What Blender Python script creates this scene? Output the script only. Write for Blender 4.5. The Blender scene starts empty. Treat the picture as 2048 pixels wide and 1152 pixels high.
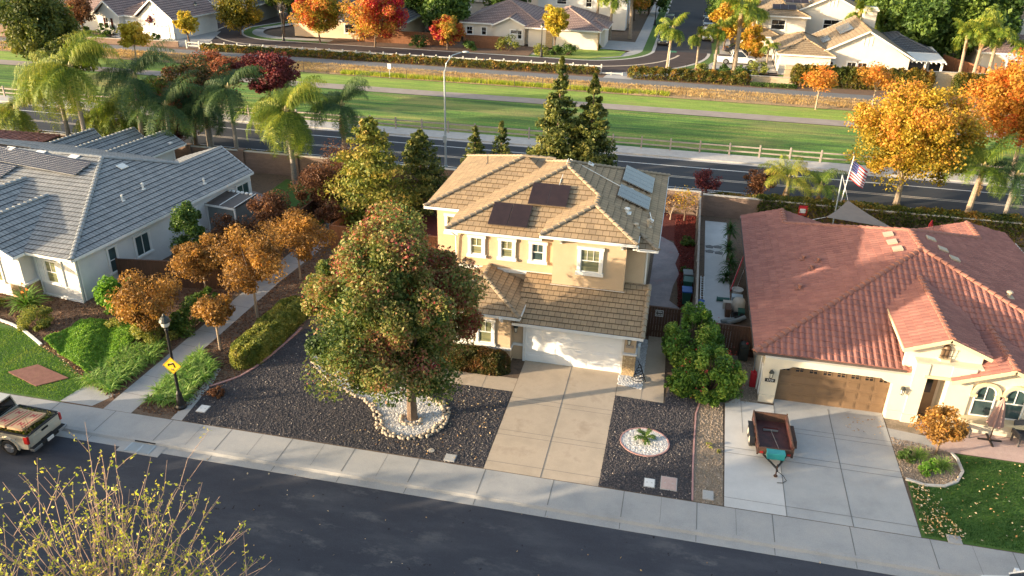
import bpy, math, random
import numpy as np
from mathutils import Matrix, Vector, noise as mnoise
random.seed(7); rng = np.random.default_rng(7)
S = bpy.context.scene
COL = S.collection
R = math.radians
# ---------------------------------------------------------------- camera, sky, sun, exposure
CH = 22.5; CF = 1640.0
CM = ((0.9769727654, 0.2124205084, 0.0200435333), (0.1131444138, -0.4361415619, -0.8927367359), (-0.1808937733, 0.8744472915, -0.4501326217))
cam = bpy.data.cameras.new('camera'); camo = bpy.data.objects.new('camera', cam); COL.objects.link(camo)
cam.sensor_width = 36; cam.lens = CF / 2048 * 36; cam.clip_start = 0.5; cam.clip_end = 3000
r0, d0, f0 = CM
camo.matrix_world = Matrix(((r0[0], -d0[0], -f0[0], 0), (r0[1], -d0[1], -f0[1], 0), (r0[2], -d0[2], -f0[2], CH), (0, 0, 0, 1)))
S.camera = camo
SUN_AZ = R(27); SUN_EL = R(10)
w = bpy.data.worlds.new('World'); S.world = w; w.use_nodes = True
nt = w.node_tree; bg = nt.nodes['Background']; sky = nt.nodes.new('ShaderNodeTexSky')
sky.sky_type = 'NISHITA'; sky.sun_disc = False; sky.sun_elevation = SUN_EL; sky.sun_rotation = math.atan2(-math.cos(SUN_AZ), -math.sin(SUN_AZ))
sky.air_density = 1.0; sky.dust_density = 2.5; sky.ozone_density = 0.4
nt.links.new(sky.outputs[0], bg.inputs[0]); bg.inputs[1].default_value = 0.15
sl = bpy.data.lights.new('sun', 'SUN'); sl.energy = 3.9; sl.angle = R(0.5); sl.color = (1.0, 0.80, 0.55)
so = bpy.data.objects.new('sun', sl); COL.objects.link(so)
sd = Vector((math.cos(SUN_EL) * math.cos(SUN_AZ), math.cos(SUN_EL) * math.sin(SUN_AZ), -math.sin(SUN_EL)))
so.rotation_euler = sd.to_track_quat('-Z', 'Y').to_euler(); so.location = (-60, -40, 40)
S.view_settings.view_transform = 'Standard'; S.view_settings.look = 'None'; S.view_settings.gamma = 1; S.view_settings.exposure = 1.7
S.render.engine = 'CYCLES'
try:
    S.cycles.max_bounces = 5; S.cycles.diffuse_bounces = 3; S.cycles.glossy_bounces = 2; S.cycles.transmission_bounces = 3; S.cycles.transparent_max_bounces = 4
except Exception: pass
def G(px, py, z=0.0):
    "world point at height z seen at photo pixel (2048 wide)"
    a = (px - 1024) / CF; b = (py - 576) / CF
    d = [CM[0][i] * a + CM[1][i] * b + CM[2][i] for i in range(3)]
    t = (z - CH) / d[2]
    return (d[0] * t, d[1] * t, z)
# ---------------------------------------------------------------- materials
MATS = {}
def nodes(name):
    m = bpy.data.materials.new(name); m.use_nodes = True; t = m.node_tree
    return m, t, t.nodes['Principled BSDF']
def coords(t, kind='Position'):
    if kind == 'Position':
        return t.nodes.new('ShaderNodeNewGeometry').outputs['Position']
    return t.nodes.new('ShaderNodeTexCoord').outputs[kind]
def ramp(t, fac, stops):
    r = t.nodes.new('ShaderNodeValToRGB'); cr = r.color_ramp
    while len(cr.elements) > 1: cr.elements.remove(cr.elements[-1])
    cr.elements[0].position = stops[0][0]; cr.elements[0].color = (*stops[0][1], 1)
    for p, c in stops[1:]:
        e = cr.elements.new(p); e.color = (*c, 1)
    t.links.new(fac, r.inputs[0]); return r.outputs[0]
def noise(t, vec, scale, detail=4, rough=.6, stretch=None):
    if stretch:
        mp = t.nodes.new('ShaderNodeMapping'); mp.inputs['Scale'].default_value = stretch
        t.links.new(vec, mp.inputs[0]); vec = mp.outputs[0]
    n = t.nodes.new('ShaderNodeTexNoise'); n.inputs['Scale'].default_value = scale; n.inputs['Detail'].default_value = detail; n.inputs['Roughness'].default_value = rough
    t.links.new(vec, n.inputs['Vector']); return n.outputs[0]
def mixc(t, fac, a, b, mode='MIX'):
    m = t.nodes.new('ShaderNodeMix'); m.data_type = 'RGBA'; m.blend_type = mode
    if isinstance(fac, float): m.inputs[0].default_value = fac
    else: t.links.new(fac, m.inputs[0])
    for i, v in ((6, a), (7, b)):
        if isinstance(v, tuple): m.inputs[i].default_value = (*v[:3], 1)
        else: t.links.new(v, m.inputs[i])
    return m.outputs[2]
def bump(t, p, h, strength=.3, dist=.02):
    b = t.nodes.new('ShaderNodeBump'); b.inputs['Strength'].default_value = strength; b.inputs['Distance'].default_value = dist
    t.links.new(h, b.inputs['Height']); t.links.new(b.outputs[0], p.inputs['Normal'])
def mat(name, c1, c2=None, scale=2.0, rough=.8, bs=.0, bscale=30, metal=0, spec=.5, c3=None, kind='Position', stretch=None, lo=.35, hi=.65, bd=.02, fine=0.0, coat=0.0):
    if name in MATS: return MATS[name]
    m, t, p = nodes(name); p.inputs['Roughness'].default_value = rough; p.inputs['Metallic'].default_value = metal
    p.inputs['Specular IOR Level'].default_value = spec
    if coat: p.inputs['Coat Weight'].default_value = coat
    vec = coords(t, kind)
    if c2 is None: c2 = tuple(x * .88 for x in c1)
    stops = [(lo, c1), (hi, c2)] if c3 is None else [(lo, c1), ((lo + hi) / 2, c2), (hi, c3)]
    c = ramp(t, noise(t, vec, scale, 5, .65, stretch), stops)
    if fine:
        f = ramp(t, noise(t, vec, bscale, 3, .7), [(.3, (1 - fine,) * 3), (.7, (1 + fine * .6,) * 3)])
        c = mixc(t, 1.0, c, f, 'MULTIPLY')
    t.links.new(c, p.inputs['Base Color'])
    if bs: bump(t, p, noise(t, vec, bscale, 4, .6), bs, bd)
    MATS[name] = m; return m
def leafmat(name, stops, trans=.35, rough=.55):
    if name in MATS: return MATS[name]
    m, t, p = nodes(name)
    a = t.nodes.new('ShaderNodeAttribute'); a.attribute_name = 'tint'
    c = ramp(t, a.outputs['Fac'], stops)
    t.links.new(c, p.inputs['Base Color']); p.inputs['Roughness'].default_value = rough; p.inputs['Specular IOR Level'].default_value = .3
    tr = t.nodes.new('ShaderNodeBsdfTranslucent'); ms = t.nodes.new('ShaderNodeMixShader'); ms.inputs[0].default_value = trans
    br = mixc(t, 1.0, c, (1.25, 1.2, .8), 'MULTIPLY'); t.links.new(br, tr.inputs[0])
    t.links.new(p.outputs[0], ms.inputs[1]); t.links.new(tr.outputs[0], ms.inputs[2])
    t.links.new(ms.outputs[0], t.nodes['Material Output'].inputs[0])
    MATS[name] = m; return m
def tilemat(name, ca, cb, mortar, bw=.9, ms=.012, rough=.85, off=.5, spec=.3):
    m, t, p = nodes(name)
    uv = t.nodes.new('ShaderNodeUVMap'); uv.uv_map = 'tile'
    b = t.nodes.new('ShaderNodeTexBrick'); b.inputs['Scale'].default_value = 1; b.inputs['Brick Width'].default_value = bw; b.inputs['Row Height'].default_value = 1
    b.inputs['Mortar Size'].default_value = ms; b.inputs['Mortar Smooth'].default_value = .1; b.offset = off
    b.inputs['Color1'].default_value = (*ca, 1); b.inputs['Color2'].default_value = (*cb, 1); b.inputs['Mortar'].default_value = (*mortar, 1)
    t.links.new(uv.outputs[0], b.inputs['Vector'])
    pos = coords(t)
    f = ramp(t, noise(t, pos, 1.3, 5, .7), [(.3, (.8, .8, .8)), (.7, (1.12, 1.1, 1.08))])
    c = mixc(t, 1.0, b.outputs['Color'], f, 'MULTIPLY')
    f2 = ramp(t, noise(t, pos, 22, 3, .7), [(.3, (.86, .86, .86)), (.7, (1.08, 1.08, 1.08))])
    c = mixc(t, 1.0, c, f2, 'MULTIPLY')
    t.links.new(c, p.inputs['Base Color']); p.inputs['Roughness'].default_value = rough; p.inputs['Specular IOR Level'].default_value = spec
    bump(t, p, noise(t, pos, 40, 3, .6), .25, .01)
    MATS[name] = m; return m
def M(n): return MATS[n]
# ---------------------------------------------------------------- mesh builder
class MB:
    def __init__(s, T=None): s.v = []; s.f = []; s.uv = []; s.T = T
    def add(s, vs, fs, uvs=None):
        o = len(s.v)
        if s.T is not None: vs = [tuple(s.T @ Vector(v)) for v in vs]
        s.v.extend(vs); s.f.extend([tuple(i + o for i in f) for f in fs])
        for k, f in enumerate(fs): s.uv.extend(uvs[k] if uvs else [(0, 0)] * len(f))
    def box(s, x0, x1, y0, y1, z0, z1):
        s.add([(x0, y0, z0), (x1, y0, z0), (x1, y1, z0), (x0, y1, z0), (x0, y0, z1), (x1, y0, z1), (x1, y1, z1), (x0, y1, z1)],
              [(3, 2, 1, 0), (4, 5, 6, 7), (0, 1, 5, 4), (1, 2, 6, 5), (2, 3, 7, 6), (3, 0, 4, 7)])
    def obb(s, c, u, v, w_, su, sv, sw):
        c, u, v, w_ = map(Vector, (c, u, v, w_)); P = []
        for k in (-.5, .5):
            for i, j in ((-.5, -.5), (.5, -.5), (.5, .5), (-.5, .5)):
                P.append(tuple(c + u * su * i + v * sv * j + w_ * sw * k))
        s.add(P, [(3, 2, 1, 0), (4, 5, 6, 7), (0, 1, 5, 4), (1, 2, 6, 5), (2, 3, 7, 6), (3, 0, 4, 7)])
    def beam(s, A, B, wd, ht, up=(0, 0, 1)):
        A, B = Vector(A), Vector(B); d = (B - A); L = d.length
        if L < 1e-6: return
        d /= L; r = d.cross(Vector(up))
        if r.length < 1e-4: r = d.cross(Vector((1, 0, 0)))
        r.normalize(); u = r.cross(d)
        s.obb((A + B) / 2, d, r, u, L, wd, ht)
    def tube(s, pts, rad, n=8, caps=True):
        pts = [Vector(p) for p in pts]
        if not hasattr(rad, '__len__'): rad = [rad] * len(pts)
        V = []; F = []
        for i, p in enumerate(pts):
            d = (pts[min(i + 1, len(pts) - 1)] - pts[max(i - 1, 0)]).normalized()
            a = d.cross(Vector((0.31, 0.17, 1)) if abs(d.z) < .95 else Vector((1, 0.1, 0))).normalized(); b = d.cross(a)
            for k in range(n):
                t = 2 * math.pi * k / n; V.append(tuple(p + (a * math.cos(t) + b * math.sin(t)) * rad[i]))
        for i in range(len(pts) - 1):
            for k in range(n):
                k2 = (k + 1) % n; F.append((i * n + k, i * n + k2, (i + 1) * n + k2, (i + 1) * n + k))
        if caps: F.append(tuple(range(n))[::-1]); F.append(tuple((len(pts) - 1) * n + k for k in range(n)))
        s.add(V, F)
    def lathe(s, c, prof, n=16):
        V = []; F = []
        for r, z in prof:
            for k in range(n):
                t = 2 * math.pi * k / n; V.append((c[0] + r * math.cos(t), c[1] + r * math.sin(t), c[2] + z))
        for i in range(len(prof) - 1):
            for k in range(n):
                k2 = (k + 1) % n; F.append((i * n + k, i * n + k2, (i + 1) * n + k2, (i + 1) * n + k))
        F.append(tuple(range(n))[::-1]); F.append(tuple((len(prof) - 1) * n + k for k in range(n)))
        s.add(V, F)
    def prism(s, pts, z0, z1):
        n = len(pts)
        V = [(p[0], p[1], z0) for p in pts] + [(p[0], p[1], z1) for p in pts]
        F = [tuple(range(n))[::-1], tuple(range(n, 2 * n))] + [(i, (i + 1) % n, n + (i + 1) % n, n + i) for i in range(n)]
        s.add(V, F)
    def poly(s, pts, uv=None): s.add([tuple(p) for p in pts], [tuple(range(len(pts)))], [uv] if uv else None)
    def slab(s, pts, off):
        n = len(pts); off = Vector(off); V = [tuple(p) for p in pts] + [tuple(Vector(p) + off) for p in pts]
        s.add(V, [tuple(range(n)), tuple(range(n, 2 * n))[::-1]] + [(i, n + i, n + (i + 1) % n, (i + 1) % n) for i in range(n)])
    def ball(s, c, r, n=8, m=6, sq=(1, 1, 1), jit=0):
        V = []; F = []
        for i in range(m + 1):
            a = math.pi * i / m
            for k in range(n):
                t = 2 * math.pi * k / n; q = r * (1 + random.uniform(-jit, jit))
                V.append((c[0] + q * sq[0] * math.sin(a) * math.cos(t), c[1] + q * sq[1] * math.sin(a) * math.sin(t), c[2] + q * sq[2] * math.cos(a)))
        for i in range(m):
            for k in range(n):
                k2 = (k + 1) % n; F.append((i * n + k, (i + 1) * n + k, (i + 1) * n + k2, i * n + k2))
        s.add(V, F)
    def mesh(s, name, inv=None, smooth=False):
        me = bpy.data.meshes.new(name)
        V = s.v
        if inv is not None: V = [tuple(inv @ Vector(v)) for v in V]
        me.from_pydata(V, [], s.f)
        if any(u != (0, 0) for u in s.uv):
            l = me.uv_layers.new(name='tile'); l.data.foreach_set('uv', np.array(s.uv, dtype=np.float32).ravel())
        if smooth: me.polygons.foreach_set('use_smooth', [True] * len(me.polygons))
        me.update(); return me
WM = {}
def tag(o, label=None, cat=None, group=None, kind=None):
    if label: o['label'] = label
    if cat: o['category'] = cat
    if group: o['group'] = group
    if kind: o['kind'] = kind
def thing(name, label, cat, loc=(0, 0, 0), rz=0, group=None):
    o = bpy.data.objects.new(name, None); COL.objects.link(o); o.empty_display_size = .3
    o.location = loc; o.rotation_euler = (0, 0, rz); WM[o.name] = Matrix.Translation(loc) @ Matrix.Rotation(rz, 4, 'Z')
    tag(o, label, cat, group); return o
def clusters(mb):
    "separate pieces of a builder: shells joined by shared faces, then by touching boxes"
    n = len(mb.v); pa = list(range(n))
    def fd(a):
        while pa[a] != a: pa[a] = pa[pa[a]]; a = pa[a]
        return a
    for f in mb.f:
        a = fd(f[0])
        for i in f[1:]: pa[fd(i)] = a
    bb = {}
    for i, v in enumerate(mb.v):
        r = fd(i); b = bb.setdefault(r, [*v, *v])
        for k in range(3): b[k] = min(b[k], v[k]); b[k + 3] = max(b[k + 3], v[k])
    ks = list(bb)
    if len(ks) > 400 or len(ks) < 2: return None
    g = {k: k for k in ks}
    def fg(a):
        while g[a] != a: a = g[a]
        return a
    for i, a in enumerate(ks):
        for b in ks[i + 1:]:
            A, B = bb[a], bb[b]
            if all(A[k] - .04 <= B[k + 3] and B[k] - .04 <= A[k + 3] for k in range(3)): g[fg(a)] = fg(b)
    out = {}
    for f, fi in zip(mb.f, range(len(mb.f))): out.setdefault(fg(fd(f[0])), []).append(fi)
    return out if 1 < len(out) <= 40 else None
def part(mb, name, m, parent, label=None, world=True, smooth=False):
    if isinstance(mb, MB) and name not in ('muntin', 'trunk', 'roof', 'crownshaft', 'stems', 'rail', 'load'):
        cl = clusters(mb)
        if cl:
            first = None; li = np.cumsum([0] + [len(f) for f in mb.f])
            for fs_ in cl.values():
                q = MB(); mp = {}
                for fi in fs_:
                    f2 = []
                    for v in mb.f[fi]:
                        if v not in mp: mp[v] = len(q.v); q.v.append(mb.v[v])
                        f2.append(mp[v])
                    q.f.append(tuple(f2)); q.uv.extend(mb.uv[li[fi]:li[fi + 1]])
                o = part1(q, name, m, parent, label, world, smooth); first = first or o
            return first
    return part1(mb, name, m, parent, label, world, smooth)
def part1(mb, name, m, parent, label=None, world=True, smooth=False):
    me = mb if isinstance(mb, bpy.types.Mesh) else mb.mesh(name, WM[parent.name].inverted() if world else None, smooth)
    o = bpy.data.objects.new(name, me); COL.objects.link(o); o.parent = parent; WM[o.name] = WM[parent.name]
    me.materials.append(m if not isinstance(m, str) else M(m))
    if label: o['label'] = label
    return o
def solo(mb, name, m, label, cat, loc=None, group=None, kind=None, smooth=False):
    "a top-level thing of one mesh, given in world coordinates"
    if isinstance(mb, bpy.types.Mesh): me = mb
    else:
        if loc is None:
            a = np.array(mb.v); loc = (float((a[:, 0].min() + a[:, 0].max()) / 2), float((a[:, 1].min() + a[:, 1].max()) / 2), float(a[:, 2].min()))
        me = mb.mesh(name, Matrix.Translation(loc).inverted(), smooth)
    o = bpy.data.objects.new(name, me); COL.objects.link(o); o.location = loc or (0, 0, 0); WM[o.name] = Matrix.Translation(o.location)
    me.materials.append(m if not isinstance(m, str) else M(m)); tag(o, label, cat, group, kind); return o
def structure(mb, name, m, smooth=False):
    me = mb if isinstance(mb, bpy.types.Mesh) else mb.mesh(name, None, smooth)
    o = bpy.data.objects.new(name, me); COL.objects.link(o); me.materials.append(M(m) if isinstance(m, str) else m); o['kind'] = 'structure'; return o
def dup(root, loc, rz=0, sc=1.0, label=None, group=None, parent=None):
    r = root.copy(); COL.objects.link(r)
    if parent is None:
        r.location = loc; r.rotation_euler = (0, 0, rz)
        r.scale = (sc, sc, sc) if not hasattr(sc, '__len__') else sc
        if label: r['label'] = label
        if group: r['group'] = group
    else: r.parent = parent
    for ch in root.children: dup(ch, None, parent=r)
    return r
def quadmesh(name, V, tint=None):
    "V: (N,4,3) array of quads"
    n = len(V); me = bpy.data.meshes.new(name)
    me.vertices.add(4 * n); me.vertices.foreach_set('co', V.reshape(-1).astype(np.float32))
    me.loops.add(4 * n); me.loops.foreach_set('vertex_index', np.arange(4 * n, dtype=np.int32))
    me.polygons.add(n); me.polygons.foreach_set('loop_start', np.arange(0, 4 * n, 4, dtype=np.int32)); me.polygons.foreach_set('loop_total', np.full(n, 4, dtype=np.int32))
    if tint is not None:
        a = me.attributes.new('tint', 'FLOAT', 'FACE'); a.data.foreach_set('value', np.clip(tint, 0, 1).astype(np.float32))
    me.update(calc_edges=True); return me
def cards(C, size, up=.4, aspect=.62, out=None, outw=.0):
    "leaf quads at centres C (N,3)"
    n = len(C); N = rng.normal(size=(n, 3)); N[:, 2] = np.abs(N[:, 2]) * (1 + up)
    if out is not None: N = N + out * outw
    N /= np.linalg.norm(N, axis=1, keepdims=True) + 1e-9
    A = np.cross(N, rng.normal(size=(n, 3))); A /= np.linalg.norm(A, axis=1, keepdims=True) + 1e-9; B = np.cross(N, A)
    s = (size * rng.uniform(.6, 1.35, n))[:, None]
    bend = N * s * .18
    return np.stack([C - A * s, C - B * s * aspect + bend, C + A * s, C + B * s * aspect + bend], 1)
def pebbles(P, size, tint, name):
    "small faceted stones at P (N,3): a tilted top and four sides each"
    n = len(P); s = (size * rng.uniform(.5, 1.3, n))[:, None]; ang = rng.uniform(0, 6.28, n)
    ax = np.stack([np.cos(ang), np.sin(ang), np.zeros(n)], 1) * s * rng.uniform(.7, 1.3, (n, 1)); ay = np.stack([-np.sin(ang), np.cos(ang), np.zeros(n)], 1) * s * rng.uniform(.6, 1.1, (n, 1))
    lo = [P + ax - ay * .3, P + ay + ax * .3, P - ax + ay * .2, P - ay]
    az = np.array([0, 0, 1.0]) * s * .75; tilt = rng.normal(size=(n, 3)) * np.array([.1, .1, .0]) * s
    hi = [P + (q - P) * .5 + az * rng.uniform(.5, 1.3, (n, 1)) + tilt for q in lo]
    V = np.concatenate([np.stack(hi, 1)] + [np.stack([lo[i], lo[(i + 1) % 4], hi[(i + 1) % 4], hi[i]], 1) for i in range(4)])
    return quadmesh(name, V, np.tile(tint, 5))
# ---------------------------------------------------------------- roofs
def clip2(P, ax, val, keep_ge):
    out = []; n = len(P)
    for i in range(n):
        a, b = P[i], P[(i + 1) % n]; da = a[ax] - val; db = b[ax] - val
        if not keep_ge: da, db = -da, -db
        if da >= -1e-9: out.append(a)
        if (da > 1e-9 and db < -1e-9) or (da < -1e-9 and db > 1e-9):
            t = da / (da - db); out.append((a[0] + (b[0] - a[0]) * t, a[1] + (b[1] - a[1]) * t))
    return out
def plane_of(P):
    P = [Vector(p) for p in P]; n = Vector((0, 0, 0))
    for i in range(1, len(P) - 1): n += (P[i] - P[0]).cross(P[i + 1] - P[0])
    if n.z < 0: n = -n
    n.normalize(); up = Vector((0, 0, 1)); sdir = (up - n * up.dot(n)).normalized(); udir = sdir.cross(n)
    return P[0], n, udir, sdir
SP = [0, .3, .62, .8, 1.0]; SH = [.15, 1.0, .75, .1, 0.0]
def roof_face(mb, poly, course=.33, lift=.03, style='flat', tw=.3, sh=.055):
    o, n, u, s = plane_of(poly)
    P2 = [((Vector(p) - o).dot(u), (Vector(p) - o).dot(s)) for p in poly]
    s0 = min(p[1] for p in P2); s1 = max(p[1] for p in P2); k = 0
    while s0 + k * course < s1 - 1e-4:
        a = s0 + k * course; b = a + course; band = clip2(clip2(P2, 1, a, True), 1, b, False); k += 1
        if len(band) < 3: continue
        def lf(ss): return lift * (1 - min(1, max(0, (ss - a) / course)))
        if style == 'flat':
            V = [tuple(o + u * p[0] + s * p[1] + n * (lf(p[1]) + .004)) for p in band]
            mb.add(V, [tuple(range(len(V)))], [[(p[0] / course, p[1] / course - s0 / course + 1e-3) for p in band]])
            e = [p for p in band if abs(p[1] - a) < 1e-6]
            if len(e) >= 2:
                ua, ub = min(q[0] for q in e), max(q[0] for q in e)
                V = [o + u * ua + s * a, o + u * ub + s * a, o + u * ub + s * a + n * (lift + .004), o + u * ua + s * a + n * (lift + .004)]
                mb.add([tuple(q) for q in V], [(0, 1, 2, 3)], [[(q / course, k - .99) for q in (ua, ub, ub, ua)]])
        else:
            ua = min(q[0] for q in band); ub = max(q[0] for q in band); j = math.floor(ua / tw)
            while j * tw < ub:
                for i in range(4):
                    x0 = (j + SP[i]) * tw; x1 = (j + SP[i + 1]) * tw
                    c = clip2(clip2(band, 0, x0, True), 0, x1, False)
                    if len(c) < 3: continue
                    def hh(x): return sh * (SH[i] + (SH[i + 1] - SH[i]) * (x - x0) / (x1 - x0))
                    V = [tuple(o + u * p[0] + s * p[1] + n * (lf(p[1]) + hh(p[0]) + .01)) for p in c]
                    mb.add(V, [tuple(range(len(V)))], [[(j + .5, (k - .5))] * len(c)])
                    e = [p for p in c if abs(p[1] - a) < 1e-6]
                    if len(e) >= 2:
                        xa, xb = min(q[0] for q in e), max(q[0] for q in e)
                        V = [o + u * xa + s * a, o + u * xb + s * a, o + u * xb + s * a + n * (lift + hh(xb) + .01), o + u * xa + s * a + n * (lift + hh(xa) + .01)]
                        mb.add([tuple(q) for q in V], [(0, 1, 2, 3)], [[(j + .5, k - .5)] * 4])
                j += 1
def caps(mb, A, B, r=.12, seg=.38, up=.03):
    A, B = Vector(A), Vector(B)
    if A.z > B.z: A, B = B, A
    d = B - A; L = d.length; d /= L; h = d.cross(Vector((0, 0, 1))).normalized(); v = h.cross(d); n = max(1, int(L / seg)); sg = L / n
    for k in range(n):
        for e, (t, rr, lf) in enumerate(((k * sg - .03, r * 1.12, up + .035), ((k + 1) * sg, r * .92, up))):
            c = A + d * t
            ring = [tuple(c + h * rr * math.cos(a) + v * (rr * .75 * math.sin(a) + lf - .02)) for a in [math.pi * i / 5 for i in range(6)]]
            if e == 0: R0 = ring
            else: R1 = ring
        f = k + .5
        mb.add(R0 + R1, [(i, i + 1, 7 + i, 6 + i) for i in range(5)] + [tuple(range(6))[::-1], tuple(range(6, 12))], [[(f, .5)] * 4] * 5 + [[(f, .5)] * 6] * 2)
def hip(x0, x1, y0, y1, z, m):
    wx, wy = x1 - x0, y1 - y0; t = min(wx, wy) / 2; h = z + m * t
    a, b, c, d = (x0, y0, z), (x1, y0, z), (x1, y1, z), (x0, y1, z)
    if wx >= wy: p, q = (x0 + t, y0 + t, h), (x1 - t, y0 + t, h); F = [(a, b, q, p), (b, c, q), (c, d, p, q), (d, a, p)]
    else: p, q = (x0 + t, y0 + t, h), (x0 + t, y1 - t, h); F = [(a, b, p), (b, c, q, p), (c, d, q), (d, a, p, q)]
    E = [(a, p), (b, q if wx >= wy else p), (c, q), (d, p if wx >= wy else q)] + ([(p, q)] if (Vector(p) - Vector(q)).length > .3 else [])
    return F, E, [(a, b), (b, c), (c, d), (d, a)]
def gable(x0, x1, y0, y1, z, m, axis='y'):
    if axis == 'y':
        xm = (x0 + x1) / 2; h = z + m * (x1 - x0) / 2; p, q = (xm, y0, h), (xm, y1, h)
        return [((x0, y0, z), p, q, (x0, y1, z)), ((x1, y0, z), (x1, y1, z), q, p)], [(p, q)], [((x0, y0, z), (x0, y1, z)), ((x1, y0, z), (x1, y1, z)), ((x0, y0, z), p), (p, (x1, y0, z)), ((x0, y1, z), q), (q, (x1, y1, z))]
    ym = (y0 + y1) / 2; h = z + m * (y1 - y0) / 2; p, q = (x0, ym, h), (x1, ym, h)
    return [((x0, y0, z), (x1, y0, z), q, p), ((x0, y1, z), p, q, (x1, y1, z))], [(p, q)], [((x0, y0, z), (x1, y0, z)), ((x0, y1, z), (x1, y1, z)), ((x0, y0, z), p), (p, (x0, y1, z)), ((x1, y0, z), q), (q, (x1, y1, z))]
def roof(parent, faces, edges, eaves, m, trim, style='flat', course=.33, lift=.03, capm=None, thick=.1, T=None, capr=.12, gut=.14, name='roof', tw=.3, sh=.055):
    mb = MB(T)
    for f in faces:
        roof_face(mb, f, course, lift, style, tw, sh); mb.slab(f, (0, 0, -thick)); 
    # the slab's top is hidden just under the tiles
    rf = part(mb, name, m, parent)
    if edges:
        cb = MB(T)
        for a, b in edges: caps(cb, a, b, capr)
        part(cb, 'ridge_cap', capm or m, rf)
    if eaves:
        gb = MB(T)
        for a, b in eaves:
            a, b = Vector(a), Vector(b); z = Vector((0, 0, -.07)); d = (b - a).normalized()
            gb.beam(a + z - d * .03, b + z + d * .03, .09, gut)
        part(gb, 'gutter' if gut > .1 else 'fascia', trim, rf)
    return rf
def gable_wall(mb, A, B, zb, z, m, thick, n):
    "triangle-topped wall from A to B (2d), eave height z, slope m, facing n"
    A, B = Vector((A[0], A[1])), Vector((B[0], B[1])); L = (B - A).length; mid = (A + B) / 2
    P = [(A.x, A.y, zb), (B.x, B.y, zb), (B.x, B.y, z), (mid.x, mid.y, z + m * L / 2), (A.x, A.y, z)]
    mb.slab(P, (-n[0] * thick, -n[1] * thick, 0))
# ---------------------------------------------------------------- windows and doors
def window(parent, P, u, w_, h, trim='white_trim', pane='window_glass', tw=.12, mull=(1,), rail=True, top=(), sill=True, proud=.06, T=None, label=None, trims=True, grid=None):
    """P bottom centre of the opening on the wall, u horizontal direction (left to right seen from outside)"""
    P = Vector(P); u = Vector((u[0], u[1], 0)).normalized(); z = Vector((0, 0, 1)); n = u.cross(z)
    if n.length == 0: n = Vector((0, -1, 0))
    n = Vector((u.y, -u.x, 0))
    f = MB(T); c = P + z * h / 2
    if trims:
        f.obb(P + z * (h + tw / 2) + n * (proud / 2 + .01), u, n, z, w_ + 2 * tw + .08, proud + .02, tw)
        f.obb(P - z * (tw / 2) + n * (proud / 2 + .02), u, n, z, w_ + 2 * tw + .12, proud + .06, tw)
        for s in (-1, 1): f.obb(c + u * s * (w_ + tw) / 2 + n * proud / 2, u, n, z, tw, proud, h)
    t = .045
    for s in (-1, 1): f.obb(c + u * s * (w_ - t) / 2 + n * .02, u, n, z, t, .04, h)
    for s in (0, 1): f.obb(P + z * (t / 2 + s * (h - t)) + n * .0205, u, n, z, w_ - 2 * t, .041, t)
    if rail: f.obb(c + n * .022, u, n, z, w_ - 2 * t, .044, t)
    for k in mull: f.obb((P + z * (h * .75) if rail else c) + u * w_ * (k / (len(mull) + 1) - .5) + n * .019, u, n, z, .025, .03, (h / 2 - t) if rail else h - 2 * t)
    for k in top: f.obb(c + u * w_ * (k - .5) + n * .021, u, n, z, .05, .042, h - 2 * t)
    wo = part(f, 'window', trim, parent, label)
    g = MB(T); g.obb(c + n * .004, u, n, z, w_ - .02, .012, h - .02); part(g, 'pane', pane, wo)
    return wo
def garage_door(parent, x0, x1, y, h, m, rows=4, cols=4, windows=False, z0=0.0, T=None, sub=None):
    b = MB(T); b.box(x0, x1, y, y + .05, z0, z0 + h)
    pw = (x1 - x0) / cols; ph = h / rows
    for r in range(rows):
        b.box(x0 + .005, x1 - .005, y - .012, y + .01, z0 + r * ph + .012, z0 + (r + 1) * ph - .012)
        for c in range(cols):
            if windows and r == rows - 1: continue
            xa, xb, za, zb = x0 + c * pw + pw * .1, x0 + (c + 1) * pw - pw * .1, z0 + r * ph + ph * .2, z0 + (r + 1) * ph - ph * .2
            b.box(xa, xb, y - .03, y - .008, za, zb); b.box(xa + .06, xb - .06, y - .042, y - .026, za + .05, zb - .05)
    d = part(b, 'garage_door', m, parent)
    if windows:
        for c in range(cols):
            g = MB(T); xa, xb = x0 + (c + .2) * pw, x0 + (c + .8) * pw; za, zb = z0 + h - ph * .8, z0 + h - ph * .25
            g.box(xa, xb, y - .02, y - .013, za, zb); pn = part(g, 'pane', 'dark_glass', d)
            f = MB(T)
            for s in (xa, (xa + xb) / 2, xb): f.box(s - .02, s + .02, y - .034, y - .0135, za - .02, zb + .02)
            for s in (za, (za + zb) / 2, zb): f.box(xa, xb, y - .033, y - .0136, s - .018, s + .018)
            part(f, 'muntin', m, d)
    return d
def cyl_vent(parent, P, r, h, m, n=10, name='roof_vent', T=None, hood=True):
    b = MB(T); b.tube([P, (P[0], P[1], P[2] + h)], r, n)
    b.box(P[0] - r * 2.2, P[0] + r * 2.2, P[1] - r * 2.2, P[1] + r * 2.2, P[2] - .02, P[2] + .015)
    if hood: b.lathe((P[0], P[1], P[2] + h * .8), [(r * 1.5, 0), (r * 1.6, h * .1), (r * 1.2, h * .25), (.01, h * .3)], n)
    return part(b, name, m, parent)
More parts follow.
